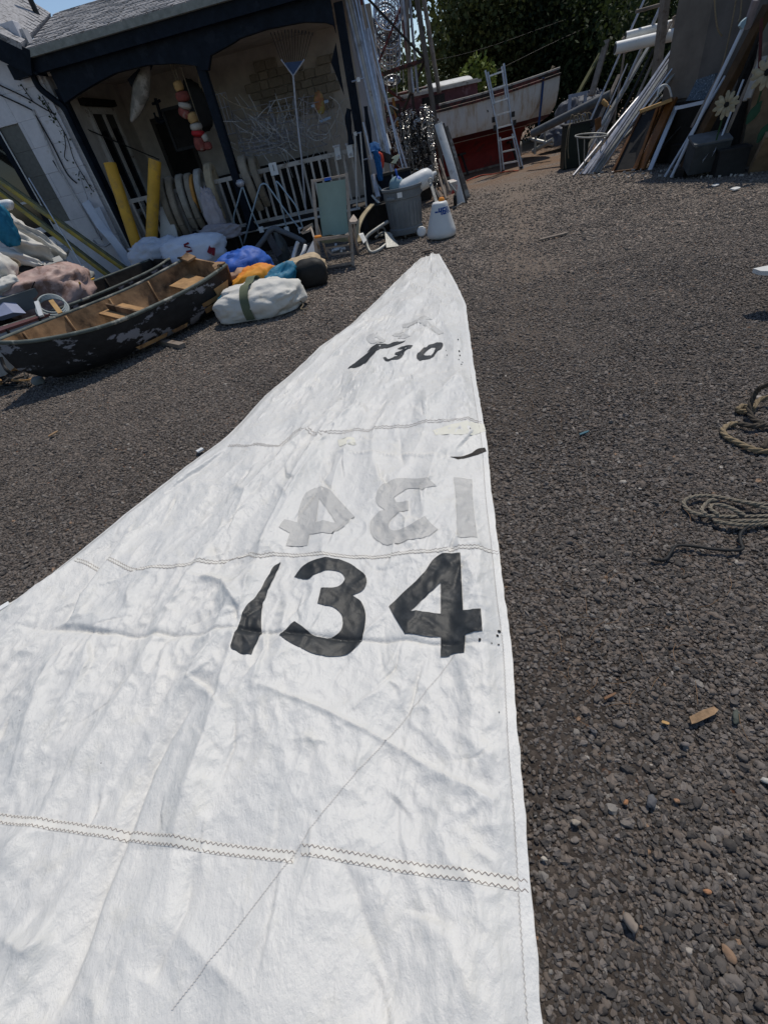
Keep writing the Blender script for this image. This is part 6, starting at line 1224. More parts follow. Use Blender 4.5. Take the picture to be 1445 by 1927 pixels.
# ------------------------------------------------------------------ salvage yard on the right: shed wall and everything leaning on it
shed = thing('shed', 'drab brown shed wall behind the leaning poles on the right', 'shed', (8.6, 9.8, 0))
m_shed = M('drab_shed_cladding', (.125, .112, .10), .85, .12, 3)
sA = A(1279, 30, 11.3); sA[2] = 0; sB = np.array([8.75, 6.6, 0]); sd_ = (sB - sA) / np.linalg.norm(sB - sA); sn = np.array([-sd_[1], sd_[0], 0]); sn = sn if sn[0] > 0 else -sn; sl = np.linalg.norm(sB - sA)
def S(f, o, z): return sA + sd_ * (f * sl) + sn * o + ZUP * z
mb = MB(); mb.box(S(.5, .5, 1.9), (sl, 1.0, 3.8), (sd_, sn, ZUP)); mb.build('wall', m_shed, shed)
mb = MB(); mb.box(S(.5, .45, 3.85), (sl + .3, 1.4, .10), (sd_, sn, ZUP)); mb.build('roof', m_dark, shed)
mb = MB(); P = [S(u, -.03, 2.55 + .30 * math.sin(u * math.pi * .9)) for u in np.linspace(0, .62, 9)]; mb.slab(P, ZUP, .09, .06); mb.build('arched_crack_strip', m_void, shed, 'auto')  # dark strip laid on the wall for the shaded crack between panels
for k, (f, z0, z1, w) in enumerate(((.07, 1.0, 2.45, .8), (.24, .95, 2.6, 1.0), (.46, 1.0, 2.5, 1.1))):
    mb = MB(); mb.box(S(f, -.02 - .006 * k, (z0 + z1) / 2), (w, .03, z1 - z0), (sd_, sn, ZUP)); mb.build('cladding_sheet', M('brown_sheet_%s' % 'abc'[k], ((.15, .13, .11), (.12, .108, .098), (.16, .14, .115))[k], .85, .2, 2.5), shed)
mb = MB(); mb.box(S(.30, -.05, .475), (sl * .62, .1, .95), (sd_, sn, ZUP)); mb.build('dark_void_slab', m_void, shed)  # solid slab painted dark for the shaded void at the shed foot
def pole(a, b, Ya, Yb, r, name, mat, label, group=None, n=8, flat=None, cat=None):
    """a at the ground end (Ya None: on the ground), b at the top end"""
    p = G(*a, .01) if Ya is None else A(*a, Ya); q = A(*b, Yb); mb = MB()
    if flat: mb.bar(p, q, flat[0], flat[1])
    else: mb.tube([p, q], r, n)
    return solo(mb, name, mat, label, cat or name.split('_')[-1], group, 'auto')
GP = 'metal poles leaning against the shed'
pole((1078, 331), (1210, 172), None, 12.6, .030, 'metal_pole', m_alu, 'brightest white metal pole at the front of the leaning bundle', GP)
pole((1098, 328), (1252, 118), None, 12.3, 0, 'metal_strip', m_pole, 'flat grey strip just right of the brightest pole', GP, flat=(.10, .03))
pole((1106, 327), (1327, 2), None, 11.6, 0, 'metal_strip', m_pole, 'longest flat strip rising to the top of the picture', GP, flat=(.11, .03))
pole((1113, 326), (1288, 70), None, 12.0, .028, 'metal_pole', m_pole, 'round grey pole in the middle of the leaning bundle', GP)
pole((1120, 325), (1300, 62), None, 11.8, 0, 'metal_strip', m_galv, 'punched flat strip right of the middle pole', GP, flat=(.09, .04))
pole((1127, 323), (1314, 48), None, 11.6, .026, 'metal_pole', m_pole, 'rightmost pole of the leaning bundle', GP)
pole((1090, 329), (1240, 146), None, 12.6, .018, 'metal_pole', m_chrome, 'thin shining rod between the bright pole and the strips', GP)
GL_ = 'lighter poles leaning left of the bundle'
pole((1071, 315), (1214, -6), None, 13.5, .024, 'thin_pole', m_pole, 'thin pole furthest left, crossing behind the black bin', GL_, cat='pole')
pole((1085, 312), (1236, 62), None, 13.4, 0, 'flat_bar', m_galv, 'wide grey flat bar behind the black bin', GL_, flat=(.14, .03))
pole((1100, 300), (1226, 80), 14.0, 13.6, 0, 'flat_bar', m_pole, 'wide grey flat bar with a raised edge, second from the left', GL_, flat=(.13, .03))
pole((1112, 300), (1246, 5), 13.6, 13.2, .034, 'thin_pole', m_pole, 'grey pole under the horizontal white tubes', GL_, cat='pole')
pole((1128, 300), (1229, 92), 13.2, 13.0, .03, 'thin_pole', m_dark, 'dark pole close to the leaning bundle', GL_, cat='pole')
pole((1085, 180), (1130, 100), 17.5, 17.6, 0, 'green_plank', M('moss_green_plank', (.13, .13, .06), .85, .2, 6), 'mossy green plank leaning in the shade left of the poles', None, flat=(.16, .05))
pole((1112, 180), (1142, 75), 17.0, 17.2, 0, 'grey_plank', m_wood, 'grey plank leaning in the shade beside the mossy one', None, flat=(.18, .05))
pole((1228, 190), (1252, -8), 12.6, 12.6, 0, 'wooden_post', m_wood, 'weathered post crossing behind the horizontal white tubes', None, flat=(.17, .12))
pole((1196, 22), (1246, 8), 12.9, 12.9, .03, 'branch', m_wood, 'bent grey branch near the top of the post')
for (a, b, Y, r, lb) in (((1157, 91), (1282, 62), 13.2, .105, 'lower white horizontal spar with an open end'), ((1177, 68), (1280, 41), 13.4, .075, 'upper white horizontal spar above the thicker one')):
    t = thing('white_spar', lb, 'spar', A(*a, Y), 'white spars lying across the posts'); p, q = A(*a, Y), A(*b, Y - .3); mb = MB(); mb.tube([p, q], r, 16); mb.build('tube', m_plasticwhite, t, 'auto'); mb = MB(); mb.lathe([(r * .8, -.004), (r * .8, .01)], p, p - q, 14); mb.build('dark_bore', m_dark, t)  # dark disc on the tube end paints in its shaded inside
mb = MB(); mb.bar(A(1172, 70, 13.2), A(1178, 100, 13.2), .05, .05); mb.bar(A(1268, 30, 13.0), A(1273, 150, 13.0), .06, .06); solo(mb, 'spar_rest', m_wood, 'wooden rests holding the white horizontal spars', 'rest')
# panels
t = thing('framed_glass', 'dark glass panel with a brown wooden frame leaning low against the shed', 'panel', G(1170, 320)); a_, b_, c_, d_ = G(1152, 325), G(1192, 320), A(1247, 195, 11.2), A(1206, 212, 11.6); mb = MB(); mb.prism([a_, b_, c_, d_], (.05, .03, -.01)); mb.build('pane', M('dusty_dark_glass', (.022, .02, .018), .55, .3, 4), t)
for p, q in ((a_, d_), (b_, c_), (d_, c_), (a_, b_)): mb = MB(); mb.bar(p, q, .05, .05); mb.build('frame_bar', m_wood2, t)
t = thing('brown_board', 'orange brown varnished board leaning right of the dark panel', 'board', G(1205, 319)); p, q = G(1205, 319), A(1266, 184, 10.9); mb = MB(); mb.bar(p, q, .20, .05); mb.build('board', M('orange_brown_varnish', (.16, .065, .018), .45, .25, 4), t); mb = MB(); mb.bar(A(1203, 210, 11.2), A(1264, 187, 10.9), .22, .05, ZUP); mb.build('pale_cap', m_buff, t)
pole((1196, 319), (1238, 200), None, 11.2, 0, 'brown_lath', m_wood2, 'narrow brown lath between the dark panel and the board', None, flat=(.05, .05))
pole((1222, 320), (1272, 200), None, 10.9, 0, 'white_lath', m_bluewhite, 'bluish white lath right of the orange brown board', None, flat=(.08, .03))
mb = MB(); mb.tube(spline([A(1236, 183, 10.6), A(1240, 166, 10.6), A(1250, 160, 10.6), (A(1258, 165, 10.6)), A(1263, 182, 10.6)], 6), .018, 7); solo(mb, 'white_hoop', m_plasticwhite, 'white plastic hoop above the orange brown board', 'hoop', smooth=True)
mb = MB(); mb.bar(A(1270, 204, 10.3), A(1332, 190, 9.9), .06, .05); solo(mb, 'white_rail', m_bluewhite, 'short white rail across the dark shed opening', 'rail')
mb = MB(); P = [A(1290, 190, 10.2), A(1310, 150, 10.3), A(1345, 138, 10.0), A(1337, 186, 9.9)]; mb.prism(P, (.06, 0, 0)); solo(mb, 'mosaic_panel', M('glittering_blue_grey', (.10, .13, .16), .35, .5, 60, c2=(.30, .36, .42), cut=.6, scale2=40, bump=.8), 'glittering blue grey panel on the white rail', 'panel')
t = thing('timber_beam', 'long brown square beam with white pipes leaning at the far right', 'beam', G(1280, 330)); p, q = G(1279, 332), A(1447, 10, 8.9); mb = MB(); mb.bar(p, q, .15, .12); mb.build('beam', M('brown_beam', (.085, .048, .022), .8, .3, 5), t)
pole((1250, 333), (1364, 143), None, 9.2, .022, 'white_pipe', m_bluewhite, 'thin white pipe left of the long brown beam', 'white pipes beside the brown beam')
pole((1262, 334), (1406, 34), None, 9.0, .026, 'white_pipe', m_bluewhite, 'longer white pipe touching the brown beam', 'white pipes beside the brown beam')
pole((1268, 330), (1300, 280), None, 9.6, .016, 'white_pipe', m_bluewhite, 'short white pipe at the foot of the brown beam', 'white pipes beside the brown beam')
t = thing('paddle', 'pale blue paddle on top of the longer white pipe', 'paddle', A(1400, 50, 8.9)); mb = MB(); mb.prism([A(1397, 55, 8.9), A(1391, 48, 8.9), A(1396, 40, 8.9), A(1405, 32, 8.9), A(1402, 46, 8.9)], (0, .04, 0)); mb.build('blade', M('pale_blue_blade', (.30, .42, .48), .6, .1, 9), t)
pole((1405, 50), (1424, -5), 9.0, 8.8, .06, 'rolled_cloth', M('lilac_roll', (.28, .25, .27), .85, .1, 9), 'lilac grey rolled cloth at the top right beside the beam', cat='cloth roll')
for (P, lb) in (([(1343, -6), (1346, 30), (1350, 55), (1358, 68)], 'pale hose looping down the shed wall'), ([(1385, -6), (1375, 50), (1362, 110), (1352, 140)], 'thin cord hanging straight across the shed wall'), ([(1395, -6), (1392, 30), (1388, 40)], 'short looped cord near the top right')):
    mb = MB(); mb.tube(spline([A(x, y, 9.6) for x, y in P], 6), .012, 6); solo(mb, 'wall_rope', m_rope, lb, 'cord', 'cords hanging on the shed', True)

# more of the tangle: thin bars, laths and rods crossing in the shade
GX = 'assorted rods in the leaning tangle'
for k, (a, b, Ya, Yb, w, m, lb) in enumerate((((1092, 322), (1180, 120), 12.9, 13.4, .03, m_pole, 'thin bar low behind the brightest pole'), ((1118, 318), (1265, 160), 12.2, 12.0, .05, m_galv, 'short wide bar in front of the bundle'), ((1140, 312), (1262, 40), 12.6, 12.9, .04, m_wood, 'wooden lath behind the bundle'), ((1150, 260), (1180, 60), 13.8, 13.9, .05, m_wood, 'upright lath behind the white spars'), ((1165, 240), (1232, 150), 13.4, 13.2, .04, m_rust, 'rusty bar behind the bundle'), ((1110, 260), (1165, 140), 13.9, 14.2, .06, m_wood, 'grey slat left of the lower spar'), ((1190, 230), (1330, 40), 11.3, 11.2, .03, m_alu, 'bright thin rod above the orange brown board'), ((1210, 215), (1300, 95), 11.2, 11.2, .05, m_galv, 'dull strip above the framed glass'), ((1300, 240), (1395, 60), 9.6, 9.4, .03, m_wood, 'thin lath left of the brown beam'), ((1330, 300), (1430, 60), 8.9, 8.8, .05, m_void, 'dark strip right of the brown beam'), ((1345, 300), (1440, 80), 8.8, 8.6, .035, m_wood, 'grey rod between beam and flower'), ((1290, 322), (1330, 230), 9.4, 9.5, .04, m_void, 'black lath in the shed opening'), ((1352, 270), (1398, 150), 8.7, 8.8, .03, m_bluewhite, 'pale rod passing behind the flower'), ((1225, 300), (1300, 215), 10.9, 10.7, .02, m_dark, 'dark rod behind the bluish white lath'))):
    pole(a, b, Ya, Yb, w * .5, 'loose_bar', m, lb, GX, cat='bar', **({} if k % 3 == 0 else {'flat': (w * 1.6, .02)}))
# crates and boxes at the foot
t = thing('grey_crate', 'grey wooden crate on its side below the upper flower', 'crate', G(1335, 322)); c = A(1333, 268, 8.8); c[2] = .30; ax = rotm(-.35, .22); mb = MB(); mb.box(c, (.52, .42, .4), ax); mb.build('body', M('grey_crate_wood', (.05, .054, .055), .85, .2, 8), t); mb = MB(); mb.box(c + [0, 0, .215], (.55, .45, .03), ax); mb.build('lid', M('pale_grey_lid', (.11, .115, .118), .8, .15, 8), t)
mb = MB(); mb.prism([G(1319, 329), A(1321, 302, 8.6), A(1349, 268, 8.6), A(1345, 284, 8.5)], (.05, .06, 0)); solo(mb, 'white_wedge', m_bluewhite, 'white triangular board standing before the grey crate', 'board')
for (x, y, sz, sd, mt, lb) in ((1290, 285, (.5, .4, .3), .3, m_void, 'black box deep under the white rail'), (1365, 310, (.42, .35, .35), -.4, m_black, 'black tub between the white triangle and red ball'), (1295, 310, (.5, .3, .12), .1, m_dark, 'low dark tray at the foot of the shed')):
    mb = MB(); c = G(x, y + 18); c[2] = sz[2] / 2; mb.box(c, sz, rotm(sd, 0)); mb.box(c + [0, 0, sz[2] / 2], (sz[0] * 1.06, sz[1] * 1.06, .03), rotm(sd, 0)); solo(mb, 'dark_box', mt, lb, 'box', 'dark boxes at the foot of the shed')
mb = MB(); bag_mesh(mb, G(1388, 318), (.10, .09, .09), 0, 91, .06, .02, 22, 16, .9); solo(mb, 'red_float', M('dull_red_float', (.16, .012, .014), .6, .2, 6), 'dull red float on the ground at the far right', 'float', smooth=True)
# boards at the far right
GB = 'weathered boards leaning at the far right'
pole((1408, 312), (1452, 120), None, 8.3, 0, 'weathered_board', M('tan_weathered_wood', (.19, .145, .10), .85, .25, 6), 'wide tan board leaning at the right frame edge', GB, flat=(.30, .05))
pole((1384, 312), (1432, 110), None, 8.8, 0, 'weathered_board', m_wood, 'grey board leaning left of the wide tan one', GB, flat=(.20, .05))
pole((1372, 305), (1412, 90), 8.8, 9.1, 0, 'weathered_board', m_void, 'dark board behind the upper flower', GB, flat=(.22, .06))
pole((1400, 190), (1432, 108), 8.5, 8.6, 0, 'weathered_board', m_offwhite, 'pale lath right of the upper flower', GB, flat=(.05, .04))
pole((1408, 185), (1440, 106), 8.4, 8.5, 0, 'weathered_board', m_offwhite, 'second pale lath beside the first', GB, flat=(.05, .04))
pole((1425, 320), (1460, 250), None, 7.8, 0, 'weathered_board', M('tan_round_log', (.20, .14, .085), .85, .25, 6), 'short tan slab lowest at the right frame edge', GB, flat=(.26, .1))
pole((1428, 130), (1432, 35), 8.4, 8.6, .02, 'red_rod', M('dull_red_rod', (.07, .012, .012), .6, .2, 6), 'dull red rod above the second flower', cat='rod')
m_petal = M('cream_petal', (.33, .285, .19), .75, .15, 7); m_disc = M('dark_flower_centre', (.012, .012, .011), .8, .2, 9); m_leafm = M('dark_green_metal_leaf', (.018, .06, .025), .6, .2, 8)
def flower(x, y, Y, R_, label):
    c = A(x, y, Y); t = thing('garden_flower', label, 'flower ornament', c - [0, 0, R_], 'painted flower ornaments at the far right'); ax = np.array([-.55, -.8, .12]); u, v, w = frame_of(ax)
    mb = MB(); mb.lathe([(R_ * .22, -.01), (R_ * .20, .02), (R_ * .1, .035)], c, ax, 12); mb.build('centre', m_disc, t, 'auto')
    for ring_, n_, r1, off in ((0, 11, 1.0, 0), (1, 9, .72, .012)):
        for i in range(n_):
            a = 2 * math.pi * (i + .5 * ring_) / n_ + random.uniform(-.1, .1); d = u * math.cos(a) + v * math.sin(a); s_ = -u * math.sin(a) + v * math.cos(a); L_ = R_ * r1 * random.uniform(.92, 1.08); b = R_ * .2; k = [(0, .06), (.35, .16), (.75, .19), (1, .07)]
            V = []
            for (f, wd) in k: p = c + d * (b + (L_ - b) * f) + w * (off + .03 * f * (1 - f)); V += [p - s_ * wd * R_ * .9, p + w * .012, p + s_ * wd * R_ * .9]
            mb = MB(); mb.grid(V, 3, 4); mb.build('petal', m_petal, t, True)
    mb = MB(); mb.tube([c + w * -.02, c - [0, 0, R_ * 2.6] + [.05, .1, 0]], .012, 6); mb.build('stem', m_leafm, t)
flower(1366, 197, 8.3, .165, 'cream flower ornament with a dark centre, whole one')
flower(1443, 136, 8.0, .20, 'tan flower ornament cut by the right frame edge')
for (x, y, lb) in ((1418, 212, 'dark green metal leaf beside the whole flower'), (1438, 248, 'dark green metal leaf low at the right edge')):
    mb = MB(); c = A(x, y, 8.0); d = np.array([.5, 0, .8]); s_ = np.array([.6, -.4, -.3]); V = []
    for f, w in ((0, .01), (.3, .07), (.6, .08), (1, .01)): p = c + d * (f - .5) * .3; V += [p - s_ * w, p + [0, -.02, 0], p + s_ * w]
    mb.grid(V, 3, 4); mb.grid([q + np.array([0, .008, 0]) for q in V], 3, 4); solo(mb, 'metal_leaf', m_leafm, lb, 'leaf ornament', 'green metal leaves at the far right', True)
# black bin with ropes, hoop stand
t = thing('rope_bin', 'black green bin full of pale rope left of the leaning poles', 'bin', G(1085, 312)); c = G(1088, 314); c = np.array([c[0], c[1] + .3, .42]); ax = rotm(-.25, 0); mb = MB(); mb.box(c, (.55, .5, .84), ax); mb.build('body', M('black_green_bin', (.016, .022, .017), .6, .2, 5), t); mb = MB(); mb.box(c + [0, 0, .43], (.60, .55, .04), ax); mb.build('rim', m_black, t)
for k in range(6):
    x = 1072 + k * 6; p = c + np.array([-.22 + .08 * k, -.1, .44]); mb = MB(); mb.tube(spline([p, p + [.03, -.02, .12 + .05 * random.random()], p + [.12, 0, .10], p + [.15, .02, -.02]], 6), .013, 6); mb.build('rope', m_rope, t, True)
mb = MB(); mb.tube(spline([c + [-.26, -.2, .46], c + [-.34, -.27, .3], c + [-.36, -.28, -.1], c + [-.33, -.3, -.4]], 6), .012, 6); mb.tube(spline([c + [-.25, -.2, .46], c + [-.30, -.27, .35], c + [-.31, -.28, .05], c + [-.28, -.3, -.2]], 6), .012, 6); mb.build('rope', m_rope, t, True)
t = thing('hoop_stand', 'grey metal hoop on thin legs standing before the black bin', 'stand', G(1115, 315)); c = A(1112, 255, 12.2); mb = MB(); mb.ring(c, (.1, -.1, 1), .34, .016, 30, 7); mb.build('hoop', m_galv, t, True)
for a in (.6, 2.2, 3.8, 5.2): d = np.array([math.cos(a), math.sin(a), 0]) * .33; mb = MB(); mb.tube([c + d, c + d * .55 - [0, 0, c[2]]], .012, 6); mb.build('leg', m_galv, t)
mb = MB(); mb.prism([A(1118, 225, 12.6), A(1130, 219, 12.6), A(1131, 238, 12.6), A(1120, 250, 12.6)], (.03, .05, 0)); solo(mb, 'rust_plate', m_wood2, 'small rust brown plate above the hoop stand', 'plate')
mb = MB(); mb.tube(spline([A(1133, 190, 13.6), A(1142, 198, 13.5), A(1149, 203, 13.4)], 5), [.05] * 5 + [.03] * 4 + [.01, .01], 8); solo(mb, 'horn', m_buff, 'small tan horn shaped float on the flat bars', 'float', smooth=True)
# scattered stones and scrap along the foot of the pile
mb = MB()
for k in range(60): p = G(random.uniform(1090, 1420), random.uniform(318, 336)); mb.box(p + [0, 0, .015], (random.uniform(.02, .07), random.uniform(.02, .05), .03), rotm(random.random() * 3, .2))
solo(mb, 'scrap_bits', m_offwhite, 'pale bits of scrap scattered along the foot of the pile', 'scrap', kind='stuff')

# ------------------------------------------------------------------ trees
m_bark = M('dark_bark', (.06, .048, .038), .9, .3, 6, bump=.6)
def leaf_mat(name, c, c2):
    m, t, b = _nodes(name); gi_ = _n(t, 'ShaderNodeNewGeometry'); r = gi_.outputs['Random Per Island']; col = _mix(t, r, c, c2); t.links.new(col, b.inputs['Base Color']); b.inputs['Roughness'].default_value = .7; b.inputs['Specular IOR Level'].default_value = .15
    tr = _n(t, 'ShaderNodeBsdfTranslucent'); t.links.new(_mix(t, .5, col, (.06, .085, .015)), tr.inputs[0]); ms = _n(t, 'ShaderNodeMixShader'); ms.inputs[0].default_value = .22; t.links.new(b.outputs[0], ms.inputs[1]); t.links.new(tr.outputs[0], ms.inputs[2])
    o = [n for n in t.nodes if n.type == 'OUTPUT_MATERIAL'][0]; t.links.new(ms.outputs[0], o.inputs[0]); return m
m_lf = [leaf_mat('dark_foliage', (.022, .036, .016), (.048, .066, .028)), leaf_mat('olive_foliage', (.042, .054, .020), (.105, .115, .044)), leaf_mat('blue_green_foliage', (.018, .032, .019), (.042, .058, .030))]
def leaves(mb, pts, size, rg, droop=.3):
    n = len(pts); d = rg.normal(size=(n, 3)); d[:, 2] -= droop; d /= np.linalg.norm(d, axis=1)[:, None]; q = rg.normal(size=(n, 3)); s = np.cross(d, q); s /= np.linalg.norm(s, axis=1)[:, None] + 1e-9
    L_ = size * rg.uniform(.7, 1.5, n)[:, None]; w = L_ * rg.uniform(.25, .42, n)[:, None]
    V = np.stack([pts - d * L_ * .5, pts + s * w, pts + d * L_ * .5, pts - s * w], 1).reshape(-1, 3); o = len(mb.v); mb.v += V.tolist(); F = (np.arange(n)[:, None] * 4 + np.arange(4) + o).tolist(); mb.f += [tuple(f) for f in F]; mb.mi += [mb.k] * n
def tree(x, y, hgt, lobes, nl, size, mat, label, group, seed, trunk_r=.25):
    rg = np.random.default_rng(seed); t = thing('tree', label, 'tree', (x, y, 0), group); mb = MB(); base = np.array([x, y, 0.]); top = base + [rg.normal(0, .4), rg.normal(0, .4), hgt * .75]
    mb.tube(spline([base, lerp(base, top, .4) + [rg.normal(0, .2), rg.normal(0, .2), 0], top], 6), list(np.linspace(trunk_r, trunk_r * .2, 13)), 9)
    for (cx, cy, cz, rx, ry, rz) in lobes: f = rg.uniform(.25, .7); mb.tube(spline([lerp(base, top, f), lerp(lerp(base, top, f), (cx, cy, cz), .5) + [0, 0, .3], (cx, cy, cz)], 5), list(np.linspace(trunk_r * .4, .03, 11)), 6)
    mb.build('trunk', m_bark, t, True); mb = MB(); vols = np.array([l[3] * l[4] * l[5] for l in lobes]) ** .75; vols /= vols.sum()
    for l, f in zip(lobes, vols):
        n = int(nl * f); nc = max(6, n // 34); d = rg.normal(size=(nc, 3)); d /= np.linalg.norm(d, axis=1)[:, None]; r = rg.uniform(.35, 1.0, nc)[:, None] ** .45; cl = np.array(l[:3]) + d * r * np.array(l[3:]) * (1 + .25 * noise3(d[:, 0] * 2 + seed, d[:, 1] * 2, d[:, 2] * 2))[:, None]
        idx = rg.integers(0, nc, n); pts = cl[idx] + rg.normal(size=(n, 3)) * np.array([.32, .32, .24]) * (size / .13); leaves(mb, pts, size, rg)
    mb.build('crown', mat, t, fix=False); return t
GT = 'dark trees standing behind the boat'
def lob(px, py, Y, r, rz=None): c = A(px, py, Y); return (*c, r, r, rz or r * .85)
b_ = A(905, 120, 24); tree(b_[0], 25.0, 11, [lob(905, 20, 24.5, 1.8), lob(945, -30, 25, 2.8), lob(884, 80, 24, 1.1), lob(945, 60, 25.5, 2.7), lob(915, 122, 24.5, 1.6), lob(960, 100, 26, 2.4), lob(990, 20, 26, 3.0), lob(885, -20, 24, 1.2), (b_[0] + .5, 25.2, 3.0, 2.6, 2, 2.2)], 34000, .145, m_lf[1], 'olive green dense tree at the left of the dark row, behind the ladder', GT, 5, .35)
b_ = A(1060, 100, 24); tree(b_[0], 25.5, 12, [lob(1030, 60, 25, 2.6), lob(1080, 0, 25, 3.0), lob(1040, -40, 26, 3.0), lob(1075, 110, 24.5, 2.6), lob(1010, 140, 26, 2.2), lob(1110, 60, 25, 2.8), (b_[0], 25.5, 2.5, 2.8, 2, 2.4)], 32000, .145, m_lf[2], 'dark blue green tree in the middle, above the boat stern', GT, 6, .4)
b_ = A(1180, 60, 22); tree(b_[0], 23, 12, [lob(1150, 40, 22, 2.3), lob(1200, -20, 22, 2.8), lob(1160, 110, 22, 2.2), lob(1215, 80, 21.5, 2.3), lob(1250, 10, 21, 2.6), lob(1120, 150, 23, 2.0), (b_[0], 22.5, 2.0, 2.6, 2, 2.0)], 28000, .135, m_lf[0], 'dark tree behind the leaning poles', GT, 7, .35)
b_ = A(1330, 0, 17); tree(b_[0] + 1, 16.5, 11, [lob(1290, 40, 18, 2.0), lob(1340, -60, 17, 3.0), lob(1400, -40, 16, 2.8), lob(1310, 110, 18, 2.2), (b_[0] + 1.5, 15.5, 5.5, 3.0, 3.0, 1.8)], 18000, .13, m_lf[0], 'dark tree rising behind the brown shed', GT, 8, .3)
for k, (px, py, Y, r, sd, lb) in enumerate(((715, 175, 33, 2.2, 21, 'small tree seen through the tower, left'), (762, 165, 36, 2.6, 22, 'small tree seen through the tower, right'), (812, 165, 40, 1.8, 23, 'small far tree in the gap right of the tower'))):
    c = A(px, py, Y); tree(c[0], Y, c[2], [(c[0], Y, c[2], r, r, r * .9), (c[0] + .8, Y, c[2] - 1.2, r, r, r * .8), (c[0] - .9, Y + .5, c[2] - 1.6, r, r, r)], 3200, .24, m_lf[1], lb, 'small trees beyond the tower', sd, .2)
# drooping branch tips hanging in at the top of the gap
t = thing('hanging_branch', 'sparse leafy branch hanging into the sky gap by the tower', 'branch', A(772, 0, 20)); rg = np.random.default_rng(31); mb = MB(); mb2 = MB()
for (x0, y0, x1, y1) in ((800, -30, 770, 8), (812, -20, 776, 24), (826, 30, 812, 92), (830, 60, 824, 95)):
    P = spline([A(x0, y0, 22), A((x0 + x1) / 2, (y0 + y1) / 2 - 4, 22), A(x1, y1, 22)], 8); mb2.tube(P, .015, 5); pts = np.repeat(np.array(P), 5, 0) + rg.normal(0, .16, (len(P) * 5, 3)); leaves(mb, pts, .17, rg, .8)
mb2.build('twig', m_bark, t); mb.build('leaves', m_lf[1], t, fix=False)
t = thing('sapling', 'bright green young plant behind the boat cabin', 'plant', A(905, 150, 18.9)); rg = np.random.default_rng(33); mb = MB(); mb2 = MB()
for (x0, y0, x1, y1) in ((898, 160, 895, 108), (905, 160, 903, 120), (890, 160, 884, 132), (915, 158, 912, 122), (872, 158, 870, 138), (925, 150, 922, 130)):
    P = spline([A(x0, y0, 18.9), A(x1, y1, 18.9)], 8); mb2.tube(P, .012, 5); pts = np.repeat(np.array(P), 7, 0) + rg.normal(0, .10, (len(P) * 7, 3)); leaves(mb, pts, .15, rg, -.2)
mb2.build('stem', m_bark, t); mb.build('leaves', leaf_mat('young_leaf', (.10, .14, .03), (.20, .24, .06)), t, fix=False)
# vine on the house corner
t = thing('wall_vine', 'thin dark vine climbing the white wall by the navy downpipe', 'vine', X(150, 330, -.2)); rg = np.random.default_rng(35); mb = MB(); mb2 = MB()
for P in ([(80, 180), (95, 205), (112, 232), (128, 262), (140, 300), (160, 335), (175, 360)], [(72, 184), (88, 200), (100, 222), (108, 225)], [(120, 245), (124, 272), (122, 295), (128, 302)], [(150, 322), (148, 332)], [(40, 158), (48, 170), (62, 190)]):
    Q = spline([X(x, y, -.14) for x, y in P], 5); mb2.tube(Q, .008, 4); n = int(len(Q) * .8); pts = np.array(Q)[rg.integers(0, len(Q), n)] + rg.normal(0, .035, (n, 3)) - PN * .03; leaves(mb, pts, .05, rg)
mb2.build('stem', m_void, t); mb.build('leaves', m_lf[0], t, fix=False)
for (a, b, Ya, Yb, lb) in (((690, 128), (1005, 58), 20, 21, 'upper overhead wire crossing in front of the dark trees'), ((700, 205), (990, 105), 19.5, 20, 'lower overhead wire passing above the boat')):
    p, q = A(*a, Ya), A(*b, Yb); mb = MB(); mb.tube([lerp(p, q, u) - [0, 0, .18 * math.sin(u * math.pi)] for u in np.linspace(-.6, 1.5, 18)], .006, 5); solo(mb, 'overhead_wire', m_dark, lb, 'wire', 'overhead wires')

# ------------------------------------------------------------------ foreground: ropes and litter on the gravel
def rope3(pts, r, name, mat, parent, pitch=9):
    P = spline(pts, 14); seg = np.concatenate([[0], np.cumsum([np.linalg.norm(P[i + 1] - P[i]) for i in range(len(P) - 1)])]); q = np.arange(0, seg[-1], r * .9); P = np.column_stack([np.interp(q, seg, np.array(P)[:, k]) for k in range(3)]); mb = MB(); T = np.gradient(P, axis=0); T /= np.linalg.norm(T, axis=1)[:, None]
    for k in range(3):
        a = q / (r * pitch) * 2 * math.pi + k * 2.094; u = np.cross(T, [0, 0, 1.0]); u /= np.linalg.norm(u, axis=1)[:, None] + 1e-9; v = np.cross(u, T); mb.tube(list(P + u * np.cos(a)[:, None] * r * .5 + v * np.sin(a)[:, None] * r * .5), r * .56, 6)
    return mb.build(name, mat, parent, True)
def sr(pts): return [(1180 + x * .2075, 700 + y * .2075) for x, y in pts]
m_gr = M('grey_tan_rope', (.20, .175, .135), .95, .2, 60, bump=.4); m_br = M('brown_tan_rope', (.24, .185, .115), .95, .25, 50, bump=.4); m_dr = M('dark_old_rope', (.075, .062, .048), .95, .3, 40)
t = thing('coiled_rope', 'loosely coiled thin grey rope lying on the gravel at the right', 'rope', G(1380, 965))
for P, z in (([(1500, 1270), (1277, 1240), (1000, 1170), (750, 1125), (600, 1130), (510, 1180), (560, 1260), (700, 1300), (900, 1312), (1140, 1310), (1400, 1300)], .02), ([(1060, 1300), (900, 1220), (780, 1205), (750, 1240), (820, 1292)], .028), ([(800, 1165), (755, 1160), (700, 1205), (670, 1255), (720, 1295)], .03), ([(780, 1350), (1000, 1385), (1277, 1375), (1450, 1370)], .016), ([(930, 1355), (1100, 1352), (1277, 1345), (1450, 1335)], .022), ([(980, 1165), (1120, 1190), (1300, 1205), (1450, 1210)], .03)):
    rope3([G(x, y, z + .008 * math.sin(i * 2)) for i, (x, y) in enumerate(sr(P))], .0088, 'loop', m_gr, t)
